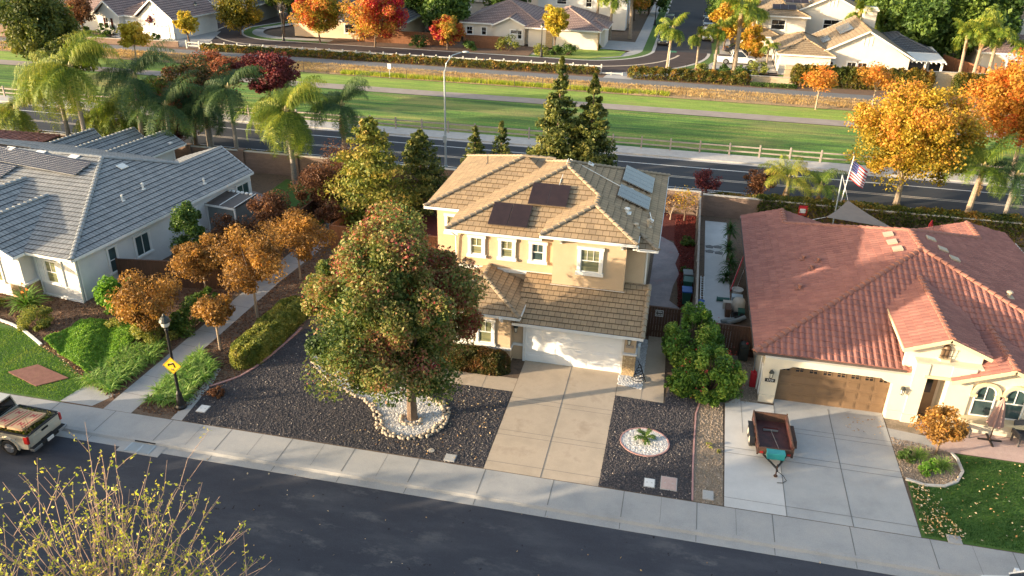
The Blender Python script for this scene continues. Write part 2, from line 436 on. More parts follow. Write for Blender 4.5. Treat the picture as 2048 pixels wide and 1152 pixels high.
# ---------------------------------------------------------------- trees and plants
def blob_points(n, K, rad, c0=(0, 0, 0), cl=.33, shell=.55, zmin=-1, shape=None, seed=None):
    "leaf centres in K clumps filling an ellipsoid"
    cs = []; g = rng
    while len(cs) < K:
        v = g.normal(size=3); v /= np.linalg.norm(v); v *= (shell + (1 - shell) * g.random() ** .7)
        if v[2] < zmin: continue
        if shape is not None:
            f = shape((v[2] + 1) / 2); v = np.array([v[0] * f, v[1] * f, v[2]])
        cs.append(v)
    cs = np.array(cs); k = g.integers(0, K, n); off = g.normal(size=(n, 3)); off /= np.linalg.norm(off, axis=1, keepdims=True)
    off *= (g.random(n) ** .4)[:, None] * cl * g.uniform(.45, 1.45, K)[k][:, None]
    P = (cs[k] + off) * np.array(rad) + np.array(c0)
    return P, cs * np.array(rad) + np.array(c0), k, off
def trunk_mb(h0, r, tips, split, lean=(0, 0), n=8, levels=1):
    mb = MB(); top = Vector((lean[0], lean[1], split)); mid = Vector((lean[0] * .35, lean[1] * .35, split * .5))
    mb.tube([(0, 0, -.05), (0, 0, .12), mid, top], [r * 1.35, r * 1.05, r * .9, r * .78], n)
    for t in tips:
        t = Vector(t); m1 = top.lerp(t, .4) + Vector((random.uniform(-.1, .1), random.uniform(-.1, .1), .12)) * (t - top).length * .5
        mb.tube([top - Vector((0, 0, r)), m1, t], [r * .45, r * .25, r * .07], max(4, n - 3))
    return mb
def tree(name, label, cat, loc, H, rad, zc, leaf, bark, n=6000, K=40, size=.12, r=.16, cl=.33, shell=.55, zmin=-.9, shape=None, group=None, tint=None, split=None, limbs=9, rz=0, lean=(0, 0), up=.4, ct=.25, crown_name='crown', aspect=.62, coff=None):
    t = thing(name, label, cat, loc, rz, group)
    c0 = (*(coff or (lean[0] * 1.3, lean[1] * 1.3)), zc)
    P, cs, k, off = blob_points(n, K, rad, c0, cl, shell, zmin, shape)
    ctint = rng.uniform(-ct, ct, K)
    tn = .5 + ctint[k] + rng.normal(0, .13, n)
    if tint is not None: tn = tint(P, tn)
    split = split if split is not None else max(.4, zc - rad[2] * .75)
    idx = rng.permutation(K)[:limbs]
    part(trunk_mb(H, r, [cs[i] * np.array([.85, .85, 1]) + np.array([0, 0, -rad[2] * .05]) for i in idx], split, lean), 'trunk', bark, t, world=False)
    part(quadmesh(crown_name, cards(P, size, up, aspect, off, 1.5), tn), crown_name, leaf, t)
    return t
def conifer(name, label, loc, H, r0, leaf, bark, n=7000, size=.14, group=None, zb=.6, irr=.25, power=.85, cat='tree', tiers=26):
    t = thing(name, label, cat, loc, random.uniform(0, 6), group)
    K = tiers * 6; hk = rng.random(K) ** 1.35; az = rng.uniform(0, 6.283, K); rr = r0 * (1 - hk) ** power * rng.uniform(1 - irr, 1 + irr, K) + .08
    k = rng.integers(0, K, n); q = rng.random(n) ** .55
    R_ = rr[k] * q; spread = (.16 + .16 * (1 - q)) * rr[k] + .05
    A = az[k] + rng.normal(0, 1, n) * spread / (R_ + .25)
    Z = zb + (H - zb) * hk[k] + R_ * .12 + rng.normal(0, 1, n) * (.05 + .12 * (1 - hk[k])) * (r0 * .35)
    P = np.stack([np.cos(A) * R_, np.sin(A) * R_, np.clip(Z, .15, H)], 1)
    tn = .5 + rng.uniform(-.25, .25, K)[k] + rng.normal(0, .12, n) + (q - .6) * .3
    mb = MB(); mb.tube([(0, 0, 0), (0, 0, H * .5), (0, 0, H * .97)], [.028 * H ** .9, .016 * H, .01], 7)
    for i in range(0, K, 4): mb.tube([(0, 0, zb + (H - zb) * hk[i]), (math.cos(az[i]) * rr[i] * .9, math.sin(az[i]) * rr[i] * .9, zb + (H - zb) * hk[i] + rr[i] * .1)], [.03, .008], 4, False)
    part(mb, 'trunk', bark, t, world=False)
    out = np.stack([np.cos(A), np.sin(A), np.full(n, .3)], 1)
    part(quadmesh('crown', cards(P, size, .3, .5, out, .8), tn), 'crown', leaf, t)
    return t
def frond_quads(L, droop, n=26, lw=.03, ll=.55, rise=.9, hang=.6, twist=0.0):
    "one arching frond along +x from the origin; leaflets hang from the rachis"
    Q = []; T = []; pts = []
    th = rise; p = np.array([0., 0, 0]); st = L / n
    for i in range(n + 1):
        pts.append(p.copy()); p = p + st * np.array([math.cos(th), 0, math.sin(th)]); th -= droop / n * (.6 + 1.0 * i / n)
    pts = np.array(pts)
    for i in range(n):
        a, b = pts[i], pts[i + 1]; w0 = .03 * (1 - i / n) + .006
        Q.append([a + [0, -w0, 0], a + [0, w0, 0], b + [0, w0, 0], b + [0, -w0, 0]]); T.append(.75)
        if i < 3: continue
        f = i / n; ln = ll * math.sin(math.pi * min(1, f * .85 + .12)) ** .6; d = (b - a) / st
        for s in (-1, 1):
            for sub in (0, .5):
                o = a + (b - a) * sub; hg = hang * random.uniform(.7, 1.3)
                v1 = np.array([d[0] * .45 + random.uniform(-.2, .2), s * random.uniform(.45, .9), d[2] * .45 + random.uniform(-.1, .4)]); v1 /= np.linalg.norm(v1)
                m1 = o + v1 * ln * .45; v2 = v1 * .6 + np.array([random.uniform(-.25, .25), random.uniform(-.25, .25), -hg * 1.6]); v2 /= np.linalg.norm(v2); e = m1 + v2 * ln * .6
                wv = np.array([d[0], 0, d[2]]) * lw
                Q.append([o - wv * .5, o + wv * .5, m1 + wv * .6, m1 - wv * .6]); T.append(random.uniform(.3, .7))
                Q.append([m1 - wv * .6, m1 + wv * .6, e + wv * .12, e - wv * .12]); T.append(random.uniform(.35, .8))
    return np.array(Q), T
def palm(name, label, loc, H, L=2.6, nf=20, leaf='palm_leaf', bark='palm_bark', r=.17, lean=(0, 0), group=None, hang=.7, n=24, ll=.6, rise=(-.2, 1.3), lw=.05, droop=1.6, dead=3, cat='palm tree', shaft=None, tmean=.5):
    t = thing(name, label, cat, loc, 0, group); top = Vector((lean[0], lean[1], H))
    mb = MB(); pts = []; rs = []
    for i in range(25):
        f = i / 24; pts.append((lean[0] * f ** 1.6, lean[1] * f ** 1.6, H * f)); rs.append(r * (1.25 - .25 * min(1, f * 4) - .2 * f) * (1.0 if i % 2 else 1.07))
    mb.tube(pts, rs, 10); part(mb, 'trunk', bark, t, world=False)
    mb = MB(); mb.tube([top - Vector((0, 0, .15)), top + Vector((0, 0, .25)), top + Vector((0, 0, .75))], [r * 1.05, r * 1.1, .04], 8)
    for k in range(7): mb.tube([top + Vector((0, 0, .1)), top + Vector((math.cos(k) * .3, math.sin(k) * .3, .55))], [.05, .02], 4)
    part(mb, 'crownshaft', shaft or 'palm_shaft', t, world=False)
    Q = []; T = []
    for k in range(nf):
        e = rise[0] + (rise[1] - rise[0]) * ((k * .618) % 1); az = k * 2.399 + random.uniform(-.2, .2)
        q, tt = frond_quads(L * random.uniform(.75, 1.15), droop * random.uniform(.5, 1.2), n, lw * .5, ll * 1.1, e + random.uniform(-.15, .15), hang)
        c, s = math.cos(az), math.sin(az); x, y = q[..., 0].copy(), q[..., 1].copy(); q[..., 0] = c * x - s * y; q[..., 1] = s * x + c * y
        q += np.array([top.x, top.y, top.z + .35]); Q.append(q); sh_ = random.uniform(-.18, .18) + tmean - .5; T += [v + sh_ for v in tt]
    part(quadmesh('fronds', np.concatenate(Q), np.array(T)), 'fronds', leaf, t)
    if dead:
        Q = []; T = []
        for k in range(dead):
            q, tt = frond_quads(L * .6, .6, 12, .05, .35, -1.2, .9); az = random.uniform(0, 6.28)
            c, s = math.cos(az), math.sin(az); x, y = q[..., 0].copy(), q[..., 1].copy(); q[..., 0] = c * x - s * y; q[..., 1] = s * x + c * y
            q += np.array([top.x, top.y, top.z - .05]); Q.append(q); T += tt
        part(quadmesh('dry_fronds', np.concatenate(Q), np.array(T)), 'dry_fronds', 'dead_frond', t)
    return t
def hedge_points(n, pts, wd, z0, z1, rough=.12):
    "points in a rounded hedge along the polyline pts"
    pts = [np.array(p[:2], float) for p in pts]; segs = [np.linalg.norm(pts[i + 1] - pts[i]) for i in range(len(pts) - 1)]; tot = sum(segs)
    d = rng.random(n) * tot; P = np.zeros((n, 3)); acc = 0
    for i, L in enumerate(segs):
        m = (d >= acc) & (d <= acc + L); f = (d[m] - acc) / L; dv = (pts[i + 1] - pts[i]) / L; nv = np.array([-dv[1], dv[0]])
        a = rng.uniform(-.35, math.pi + .35, m.sum()); rr = 1 - np.abs(rng.normal(0, .1, m.sum()))
        end = np.clip(np.minimum(d[m], tot - d[m]) / (wd * .5), 0, 1) ** .5
        lump = 1 + rough * np.array([mnoise.noise(Vector((x * 1.3, y * 1.3, 3))) for x, y in zip(d[m], a)])
        sx = np.sign(np.cos(a)) * np.abs(np.cos(a)) ** .55 * wd / 2 * rr * end * lump; sz = np.sign(np.sin(a)) * np.abs(np.sin(a)) ** .55 * (z1 - z0) * rr * lump * (.6 + .4 * end)
        q = pts[i] + f[:, None] * (pts[i + 1] - pts[i]) + sx[:, None] * nv; P[m, :2] = q; P[m, 2] = np.clip(z0 + sz, z0, None); acc += L
    return P
def hedge(name, label, cat, pts, wd, z0, z1, leaf, n=8000, size=.07, group=None, rough=.12, ct=.2, bark='twig', clump=1.6):
    mx = sum(p[0] for p in pts) / len(pts); my = sum(p[1] for p in pts) / len(pts); t = thing(name, label, cat, (mx, my, z0), 0, group)
    P = hedge_points(n, pts, wd, 0, z1 - z0, rough) - np.array([mx, my, 0])
    tn = .5 + rng.normal(0, .12, n) + np.array([mnoise.noise(Vector((p[0] * clump + mx, p[1] * clump, p[2] * clump))) for p in P]) * ct * 2
    mb = MB()
    for i in range(len(pts) - 1):
        a, b = pts[i], pts[i + 1]; L = math.hypot(b[0] - a[0], b[1] - a[1]); k = max(2, int(L / .5))
        for j in range(k):
            f = (j + .5) / k; x, y = a[0] + (b[0] - a[0]) * f - mx, a[1] + (b[1] - a[1]) * f - my
            for q in range(6):
                t2 = (x + random.uniform(-.4, .4) * wd, y + random.uniform(-.4, .4) * wd, (z1 - z0) * random.uniform(.5, .9)); mb.tube([(x, y, 0), t2], [.03, .012], 4, False)
    part(mb, 'stems', bark, t, world=False)
    part(quadmesh('foliage', cards(P, size), tn), 'foliage', leaf, t)
    return t
def bush(name, label, loc, rad, leaf, n=1500, size=.06, group=None, cat='shrub', K=14, cl=.45, shell=.6, ct=.18, tint=None, flat=0):
    t = thing(name, label, cat, loc, random.uniform(0, 6), group)
    P, cs, k, off = blob_points(n, K, rad, (0, 0, rad[2] * .75), cl, shell, -.7)
    P[:, 2] = np.clip(P[:, 2], .02, None); tn = .5 + rng.uniform(-ct, ct, K)[k] + rng.normal(0, .12, n)
    if tint is not None: tn = tint(P, tn)
    mb = MB()
    for c in cs: mb.tube([(0, 0, 0), (c[0] * .8, c[1] * .8, max(.05, c[2] * .9))], [.025, .008], 4, False)
    part(mb, 'stems', 'twig', t, world=False)
    part(quadmesh('foliage', cards(P, size, .4, .62, off, .8), tn), 'foliage', leaf, t)
    return t
def straps(pts, L, wd, per, tint0=.5, tilt=(.15, 1.1)):
    "arching strap leaves: three quads each"
    Q = []; T = []
    for (x, y, z) in pts:
        for k in range(per):
            az = random.uniform(0, 6.283); e = math.pi / 2 - random.uniform(*tilt); l = L * random.uniform(.7, 1.2); d = np.array([math.cos(az), math.sin(az), 0]); s = np.array([-d[1], d[0], 0]) * wd
            p = np.array([x, y, z]); tt = tint0 + random.uniform(-.25, .25)
            for i in range(3):
                q = p + (d * math.cos(e) + np.array([0, 0, math.sin(e)])) * l / 3; w0 = (1, .95, .7)[i]; w1 = (.95, .7, .1)[i]
                Q.append([p - s * w0, p + s * w0, q + s * w1, q - s * w1]); T.append(tt + .06 * i); p = q; e -= .55
    return np.array(Q), np.array(T)
def inpoly(x, y, P):
    c = False; n = len(P)
    for i in range(n):
        a, b = P[i], P[(i + 1) % n]
        if (a[1] > y) != (b[1] > y) and x < (b[0] - a[0]) * (y - a[1]) / (b[1] - a[1]) + a[0]: c = not c
    return c
def scatter(n, P):
    x0, x1 = min(p[0] for p in P), max(p[0] for p in P); y0, y1 = min(p[1] for p in P), max(p[1] for p in P); out = []
    while len(out) < n:
        x, y = random.uniform(x0, x1), random.uniform(y0, y1)
        if inpoly(x, y, P): out.append((x, y))
    return np.array(out)
# ---------------------------------------------------------------- material list
mat('asphalt_near', (.044, .048, .062), (.056, .060, .075), .7, .93, .5, 55, c3=(.088, .092, .105), lo=.3, hi=.74, fine=.35, bd=.012, stretch=(.35, 1, 1), spec=.3)
mat('asphalt_main', (.045, .049, .056), (.058, .062, .07), .8, .95, .3, 40, fine=.2, stretch=(.1, 1, 1), spec=.2)
mat('asphalt_far', (.058, .046, .046), (.075, .058, .056), .5, .95, .3, 30, fine=.15, spec=.2)
mat('path_asphalt', (.27, .225, .20), (.33, .28, .25), .6, .95, .3, 30, fine=.15)
mat('canal_asphalt', (.13, .13, .135), (.17, .17, .17), .6, .95, .3, 30, fine=.15)
mat('concrete', (.30, .30, .295), (.37, .365, .355), .7, .9, .3, 45, fine=.2, c3=(.42, .40, .375), lo=.25, hi=.75)
mat('concrete_drive', (.41, .335, .25), (.48, .39, .295), .8, .9, .3, 45, fine=.16, c3=(.32, .25, .18), lo=.3, hi=.8)
mat('concrete_new', (.50, .495, .48), (.57, .56, .54), .8, .9, .2, 45, fine=.14)
mat('concrete_grey', (.33, .33, .325), (.40, .40, .39), .7, .9, .3, 45, fine=.2, c3=(.45, .44, .42), lo=.25, hi=.75)
mat('joint', (.19, .185, .175), rough=1)
mat('soil', (.10, .068, .045), (.16, .11, .075), 3, 1, .6, 30, c3=(.07, .05, .036), lo=.3, hi=.7, fine=.4, bd=.03)
mat('mulch', (.11, .06, .04), (.20, .12, .075), 9, 1, .8, 35, c3=(.07, .04, .03), lo=.3, hi=.7, fine=.5, bd=.04)
mat('red_mulch', (.09, .016, .012), (.14, .026, .018), 7, 1, .8, 35, fine=.4, bd=.04)
mat('gravel_base', (.055, .053, .058), (.08, .073, .078), 20, 1, .8, 60, fine=.5, bd=.03)
mat('white_gravel_base', (.48, .47, .46), (.62, .61, .60), 20, 1, .8, 60, fine=.3, bd=.03)
mat('tan_gravel', (.21, .17, .12), (.34, .27, .20), 2.5, 1, .7, 45, fine=.5, bd=.03)
mat('lawn_soil', (.05, .12, .018), (.07, .15, .024), 3, 1, .6, 50, c3=(.085, .12, .022), lo=.3, hi=.75, fine=.4, bd=.04)
mat('park_grass', (.045, .14, .022), (.12, .24, .035), .8, 1, 1.0, 7, c3=(.26, .28, .07), lo=.36, hi=.66, fine=.5, bd=.12, stretch=(.07, 1, 1))
mat('park_grass_light', (.15, .26, .035), (.24, .34, .05), .8, 1, .9, 9, c3=(.26, .26, .07), lo=.3, hi=.75, fine=.3, bd=.06, stretch=(.3, 1, 1))
mat('dry_earth', (.22, .15, .085), (.34, .24, .13), .9, 1, .8, 12, c3=(.15, .11, .07), lo=.3, hi=.7, fine=.4, bd=.08)
mat('white_paint', (.62, .62, .60), (.5, .5, .49), 5, .8)
mat('yellow_paint', (.55, .47, .36), (.45, .38, .3), 5, .8)
mat('curb', (.42, .40, .38), (.5, .48, .45), 2, .9, fine=.15)
mat('stamped', (.30, .25, .25), (.22, .19, .20), .9, .75, .3, 20, c3=(.33, .17, .18), lo=.38, hi=.78, fine=.15)
mat('brick_red', (.20, .085, .065), (.26, .12, .09), 4, .9, .2, 30, fine=.25)
mat('pink_paver', (.47, .33, .29), (.55, .40, .35), 2, .85, .2, 30, fine=.15)
mat('redwood_curb', (.38, .20, .18), (.46, .27, .25), 4, .8)
mat('block_wall', (.19, .13, .10), (.25, .17, .13), 1.5, .95, .5, 20, fine=.3, stretch=(1, 1, 4))
mat('block_wall_tan', (.46, .36, .24), (.56, .45, .31), 1.5, .95, .5, 20, fine=.3, stretch=(1, 1, 4))
mat('wall_cap', (.50, .45, .38), rough=.9)
mat('wood_fence', (.20, .08, .035), (.28, .12, .055), 2.5, .85, .3, 40, fine=.3, stretch=(5, 5, .6))
mat('wood_dark', (.07, .035, .02), (.11, .05, .028), 2.5, .8, .3, 40, fine=.3, stretch=(5, 5, .6))
mat('wood_grey', (.27, .22, .18), (.36, .30, .25), 3, .9, .3, 40, fine=.2)
mat('rail_white', (.62, .60, .55), (.52, .49, .44), 2, .85, fine=.1)
mat('rail_grey', (.38, .33, .29), (.30, .25, .21), 2, .9, fine=.15)
mat('stucco_beige', (.47, .345, .22), (.54, .40, .265), .8, .95, .5, 40, fine=.12, lo=.25, hi=.7)
mat('stucco_white', (.60, .595, .58), (.70, .69, .67), .8, .95, .5, 40, fine=.09, lo=.25, hi=.7)
mat('stucco_cream', (.64, .56, .43), (.72, .64, .50), .8, .95, .5, 40, fine=.09, lo=.25, hi=.7)
mat('stucco_far', (.66, .60, .52), (.70, .64, .56), 1, .95, .3, 30, fine=.05)
mat('stucco_tan', (.60, .46, .32), (.64, .5, .36), 1, .95, .3, 30, fine=.05)
mat('white_trim', (.78, .77, .74), rough=.6)
mat('cream_trim', (.70, .57, .36), rough=.7)
mat('gutter_dark', (.07, .055, .05), (.10, .08, .07), 3, .5, spec=.5)
mat('white_door', (.80, .80, .79), (.83, .83, .82), 2, .55)
mat('brown_door', (.17, .105, .058), (.20, .125, .07), 1.2, .5, fine=.1, stretch=(.3, 1, 3))
mat('window_glass', (.05, .06, .055), (.09, .09, .06), 1.5, .06, spec=.8)
mat('blind_glass', (.22, .22, .12), (.13, .145, .09), 1.0, .25, spec=.7, stretch=(.3, .3, 14), lo=.45, hi=.55)
mat('teal_glass', (.03, .055, .06), (.055, .09, .095), 1.0, .08, spec=.8)
mat('dark_glass', (.015, .016, .018), rough=.06, spec=.8)
mat('solar_dark', (.022, .014, .015), (.032, .02, .02), 3, .35, spec=.35)
mat('solar_blue', (.045, .055, .075), (.065, .08, .10), 3, .22, spec=.6)
mat('pv_cell', (.03, .028, .035), (.045, .04, .05), 12, .3, spec=.5)
mat('metal_frame', (.45, .46, .47), rough=.35, metal=.8)
mat('galv', (.42, .48, .52), rough=.45, metal=.4)
mat('black_metal', (.012, .012, .013), rough=.45)
mat('lantern_metal', (.03, .035, .03), rough=.5)
mat('lamp_glass', (.75, .72, .62), rough=.15, spec=.6)
mat('vent_tan', (.45, .37, .27), rough=.7)
mat('vent_white', (.75, .74, .70), rough=.6)
mat('bark', (.12, .08, .055), (.19, .13, .09), 8, .95, .8, 30, fine=.3, stretch=(1, 1, .3), kind='Object')
mat('bark_pale', (.40, .31, .22), (.30, .23, .17), 8, .95, .6, 30, fine=.3, stretch=(1, 1, .3), kind='Object')
mat('palm_bark', (.27, .20, .145), (.36, .28, .20), 5, .95, .8, 20, fine=.2, stretch=(.3, .3, 3), kind='Object')
mat('palm_bark_grey', (.22, .19, .165), (.31, .27, .23), 5, .95, .8, 20, fine=.2, stretch=(.3, .3, 3), kind='Object')
mat('palm_shaft', (.22, .19, .06), (.30, .24, .09), 5, .6)
mat('twig', (.13, .085, .06), (.18, .12, .09), 6, .9)
mat('twig_pale', (.40, .27, .20), (.30, .20, .15), 6, .8)
mat('stone_buff', (.36, .29, .21), (.46, .38, .29), 6, .8, .3, 25, c3=(.25, .21, .17), kind='Object', fine=.2)
mat('ledge_stone', (.50, .36, .18), (.30, .20, .11), 9, .9, .9, 14, c3=(.62, .50, .30), lo=.38, hi=.62, fine=.3, stretch=(1, 1, 2.4), bd=.05)
mat('rubber', (.016, .016, .017), rough=.85)
mat('rim', (.55, .55, .56), rough=.3, metal=.8)
mat('plastic_green', (.02, .10, .075), rough=.5)
mat('plastic_grey', (.18, .20, .20), rough=.5)
mat('plastic_blue', (.02, .10, .35), rough=.5)
tilemat('tile_tan', (.38, .275, .165), (.31, .225, .14), (.12, .085, .05), .85, .035)
tilemat('tile_tan_far', (.36, .27, .17), (.30, .23, .15), (.16, .11, .07), .85, .03)
tilemat('tile_grey', (.32, .325, .325), (.25, .26, .265), (.05, .055, .065), .62, .035)
tilemat('tile_slate_far', (.13, .14, .155), (.10, .11, .13), (.05, .05, .055), .8, .05)
tilemat('tile_mauve', (.35, .25, .22), (.29, .21, .19), (.12, .08, .08), .8, .05)
tilemat('tile_red', (.34, .155, .125), (.275, .12, .10), (.20, .08, .06), 1.0, .0, off=0)
mat('cap_tan', (.30, .235, .16), (.25, .20, .14), 3, .85, fine=.2)
mat('cap_grey', (.30, .315, .32), (.24, .255, .265), 3, .85, fine=.2)
mat('cap_red', (.34, .15, .105), (.27, .115, .085), 3, .85, fine=.2)
LF = {
 'leaf_main': [(0, (.03, .06, .018)), (.3, (.08, .13, .03)), (.46, (.18, .21, .05)), (.58, (.30, .26, .09)), (.72, (.34, .15, .08)), (.86, (.34, .05, .045)), (1, (.16, .035, .06))],
 'leaf_rust': [(0, (.07, .04, .018)), (.35, (.20, .105, .03)), (.6, (.34, .18, .045)), (.85, (.48, .27, .06)), (1, (.38, .14, .04))],
 'leaf_brown': [(0, (.04, .02, .012)), (.4, (.12, .05, .025)), (.7, (.20, .09, .04)), (1, (.30, .15, .06))],
 'leaf_gold': [(0, (.09, .10, .015)), (.3, (.28, .22, .02)), (.55, (.50, .32, .035)), (.75, (.56, .26, .05)), (1, (.52, .20, .06))],
 'leaf_orange': [(0, (.16, .09, .015)), (.3, (.42, .23, .03)), (.6, (.55, .24, .045)), (.85, (.60, .11, .02)), (1, (.5, .07, .02))],
 'leaf_fire': [(0, (.12, .16, .02)), (.25, (.34, .33, .04)), (.5, (.55, .32, .06)), (.74, (.55, .16, .05)), (.88, (.50, .03, .03)), (1, (.38, .015, .06))],
 'leaf_crimson': [(0, (.04, .018, .015)), (.5, (.14, .028, .035)), (1, (.26, .06, .065))],
 'leaf_maroonmix': [(0, (.025, .04, .018)), (.35, (.06, .07, .025)), (.6, (.17, .085, .03)), (.85, (.26, .07, .04)), (1, (.3, .12, .05))],
 'leaf_yellow': [(0, (.25, .2, .02)), (.5, (.52, .42, .04)), (1, (.66, .44, .08))],
 'leaf_yellowgreen': [(0, (.05, .08, .015)), (.4, (.13, .17, .025)), (.75, (.30, .27, .05)), (1, (.44, .30, .08))],
 'leaf_green': [(0, (.03, .065, .016)), (.5, (.075, .14, .028)), (1, (.2, .28, .05))],
 'leaf_bright': [(0, (.05, .15, .016)), (.5, (.15, .32, .035)), (1, (.32, .48, .07))],
 'leaf_conifer': [(0, (.02, .042, .012)), (.45, (.07, .10, .022)), (.8, (.18, .19, .04)), (1, (.30, .26, .07))],
 'leaf_hedge': [(0, (.05, .08, .018)), (.35, (.15, .19, .035)), (.65, (.32, .33, .07)), (1, (.48, .38, .12))],
 'leaf_hedge_red': [(0, (.025, .035, .012)), (.4, (.07, .08, .02)), (.65, (.17, .09, .03)), (1, (.24, .08, .04))],
 'leaf_vine': [(0, (.03, .05, .012)), (.4, (.10, .12, .02)), (.7, (.24, .17, .03)), (1, (.40, .17, .04))],
 'palm_leaf': [(0, (.035, .08, .012)), (.45, (.12, .19, .02)), (.75, (.27, .30, .035)), (1, (.45, .38, .06))],
 'palm_dark': [(0, (.015, .045, .02)), (.5, (.045, .10, .035)), (1, (.15, .21, .06))],
 'dead_frond': [(0, (.22, .13, .06)), (1, (.42, .28, .13))],
 'blade': [(0, (.07, .17, .015)), (.5, (.16, .31, .03)), (1, (.32, .36, .06))],
 'blade_dark': [(0, (.018, .055, .012)), (.5, (.035, .10, .016)), (1, (.08, .15, .025))],
 'agap': [(0, (.06, .17, .025)), (.5, (.18, .34, .055)), (1, (.45, .52, .18))],
 'dry_grass': [(0, (.30, .19, .08)), (.5, (.55, .37, .16)), (.85, (.68, .49, .22)), (1, (.45, .38, .06))],
 'sprout': [(0, (.16, .26, .02)), (.5, (.40, .46, .05)), (1, (.65, .50, .09))],
}
for k_, v_ in LF.items(): leafmat(k_, v_, .3 if 'grass' in k_ else .35)
leafmat('black_stone', [(0, (.04, .04, .046)), (.5, (.095, .087, .092)), (.8, (.16, .135, .13)), (.93, (.19, .13, .10)), (1, (.40, .35, .30))], 0.0, .8)
leafmat('white_stone', [(0, (.42, .41, .40)), (.5, (.66, .65, .64)), (1, (.85, .84, .82))], 0.0, .8)
leafmat('tan_stone', [(0, (.15, .12, .09)), (.5, (.32, .25, .19)), (1, (.5, .42, .35))], 0.0, .9)
leafmat('litter_leaf', [(0, (.35, .16, .05)), (.5, (.6, .42, .2)), (1, (.75, .62, .42))], 0.1, .8)
leafmat('chip', [(0, (.06, .03, .02)), (.5, (.16, .085, .05)), (1, (.30, .18, .10))], 0.0, .9)
leafmat('red_chip', [(0, (.06, .01, .008)), (.5, (.12, .02, .014)), (.85, (.2, .04, .03)), (1, (.45, .06, .04))], 0.0, .9)
def worn_asphalt(name):
    m = MATS[name]; t = m.node_tree; p = t.nodes['Principled BSDF']; l = p.inputs['Base Color'].links[0]; src = l.from_socket; pos = coords(t)
    f = ramp(t, noise(t, pos, .9, 7, .72, (.45, 1, 1)), [(.54, (0, 0, 0)), (.66, (1, 1, 1))]); f2 = ramp(t, noise(t, pos, .12, 2, .5), [(.42, (0, 0, 0)), (.6, (1, 1, 1))])
    k = mixc(t, 1.0, f, f2, 'MULTIPLY'); c = mixc(t, k, src, (.12, .12, .125)); d = ramp(t, noise(t, pos, 3.2, 3, .6), [(.70, (0, 0, 0)), (.74, (1, 1, 1))]); c = mixc(t, d, c, (.018, .018, .02))
    t.links.new(c, p.inputs['Base Color'])
worn_asphalt('asphalt_near')
def mown(name, k=.28):  # mowing streaks under grazing sun, their light and dark put into the colour
    m = MATS[name]; t = m.node_tree; p = t.nodes['Principled BSDF']; src = p.inputs['Base Color'].links[0].from_socket; pos = coords(t)
    s = ramp(t, noise(t, pos, 2.1, 2, .5, (.006, 1, 1)), [(.38, (1 - k, 1 - k, 1 - k)), (.62, (1 + k, 1 + k * .9, 1))]); c = mixc(t, 1.0, src, s, 'MULTIPLY')
    b = ramp(t, noise(t, pos, .16, 4, .6, (.35, 1, 1)), [(.52, (0, 0, 0)), (.7, (.7, .7, .7))]); c = mixc(t, b, c, (.30, .25, .09)); t.links.new(c, p.inputs['Base Color'])
mown('park_grass'); mown('park_grass_light', .12)
LF2 = {'leaf_oleander': [(0, (.03, .07, .014)), (.4, (.09, .19, .028)), (.7, (.22, .34, .045)), (1, (.45, .45, .09))]}
for k_, v_ in LF2.items(): leafmat(k_, v_, .3)
# ---------------------------------------------------------------- the ground and everything laid on it
def sheet(name, pts, m, z): mb = MB(); mb.poly([(p[0], p[1], z) for p in pts]); return structure(mb, name, m)
def rect(x0, x1, y0, y1): return [(x0, y0), (x1, y0), (x1, y1), (x0, y1)]
sheet('ground', rect(-1500, 1500, -700, 2500), 'soil', -.16)
sheet('street', rect(-140, 90, 13.6, 24.66), 'asphalt_near', -.132)
def curbrun(name, x0, x1, y0, s):   # rolled kerb rising towards the footway
    mb = MB(); prof = [(0, -.14), (0, -.12), (.38 * s, -.122), (.46 * s, -.02), (.62 * s, .004), (.62 * s, -.14)]
    V = [(x, y0 + p[0], p[1]) for x in (x0, x1) for p in prof]
    mb.add(V, [(i, i + 1, 7 + i, 6 + i) for i in range(5)]); return structure(mb, name, 'concrete')
# near footway: the slab surface sits at .12, joints every 3.05 m
FW = .005
curbrun('kerb_and_gutter', -140, 90, 24.64, 1)
mb = MB(); mb.box(-140, 90, 25.25, 26.77, -.14, FW); structure(mb, 'pavement', 'concrete')
mb = MB(); x = -138.35
while x < 88:
    mb.poly([(x - .018, 25.2, FW + .005), (x + .018, 25.2, FW + .005), (x + .018, 26.77, FW + .005), (x - .018, 26.77, FW + .005)])
    mb.poly([(x - .015, 24.66, -.115), (x + .015, 24.66, -.115), (x + .015, 25.02, -.117), (x - .015, 25.02, -.117)])
    if int(x * 7) % 3: mb.poly([(x + 1.51, 25.25, FW + .005), (x + 1.523, 25.25, FW + .005), (x + 1.523, 26.77, FW + .005), (x + 1.51, 26.77, FW + .005)])
    x += 2.93
structure(mb, 'pavement_joints', 'joint')
curbrun('far_side_kerb', -140, 90, 13.6, -1)
sheet('far_side_pavement', rect(-140, 90, 11.4, 13.0), 'concrete', .004)
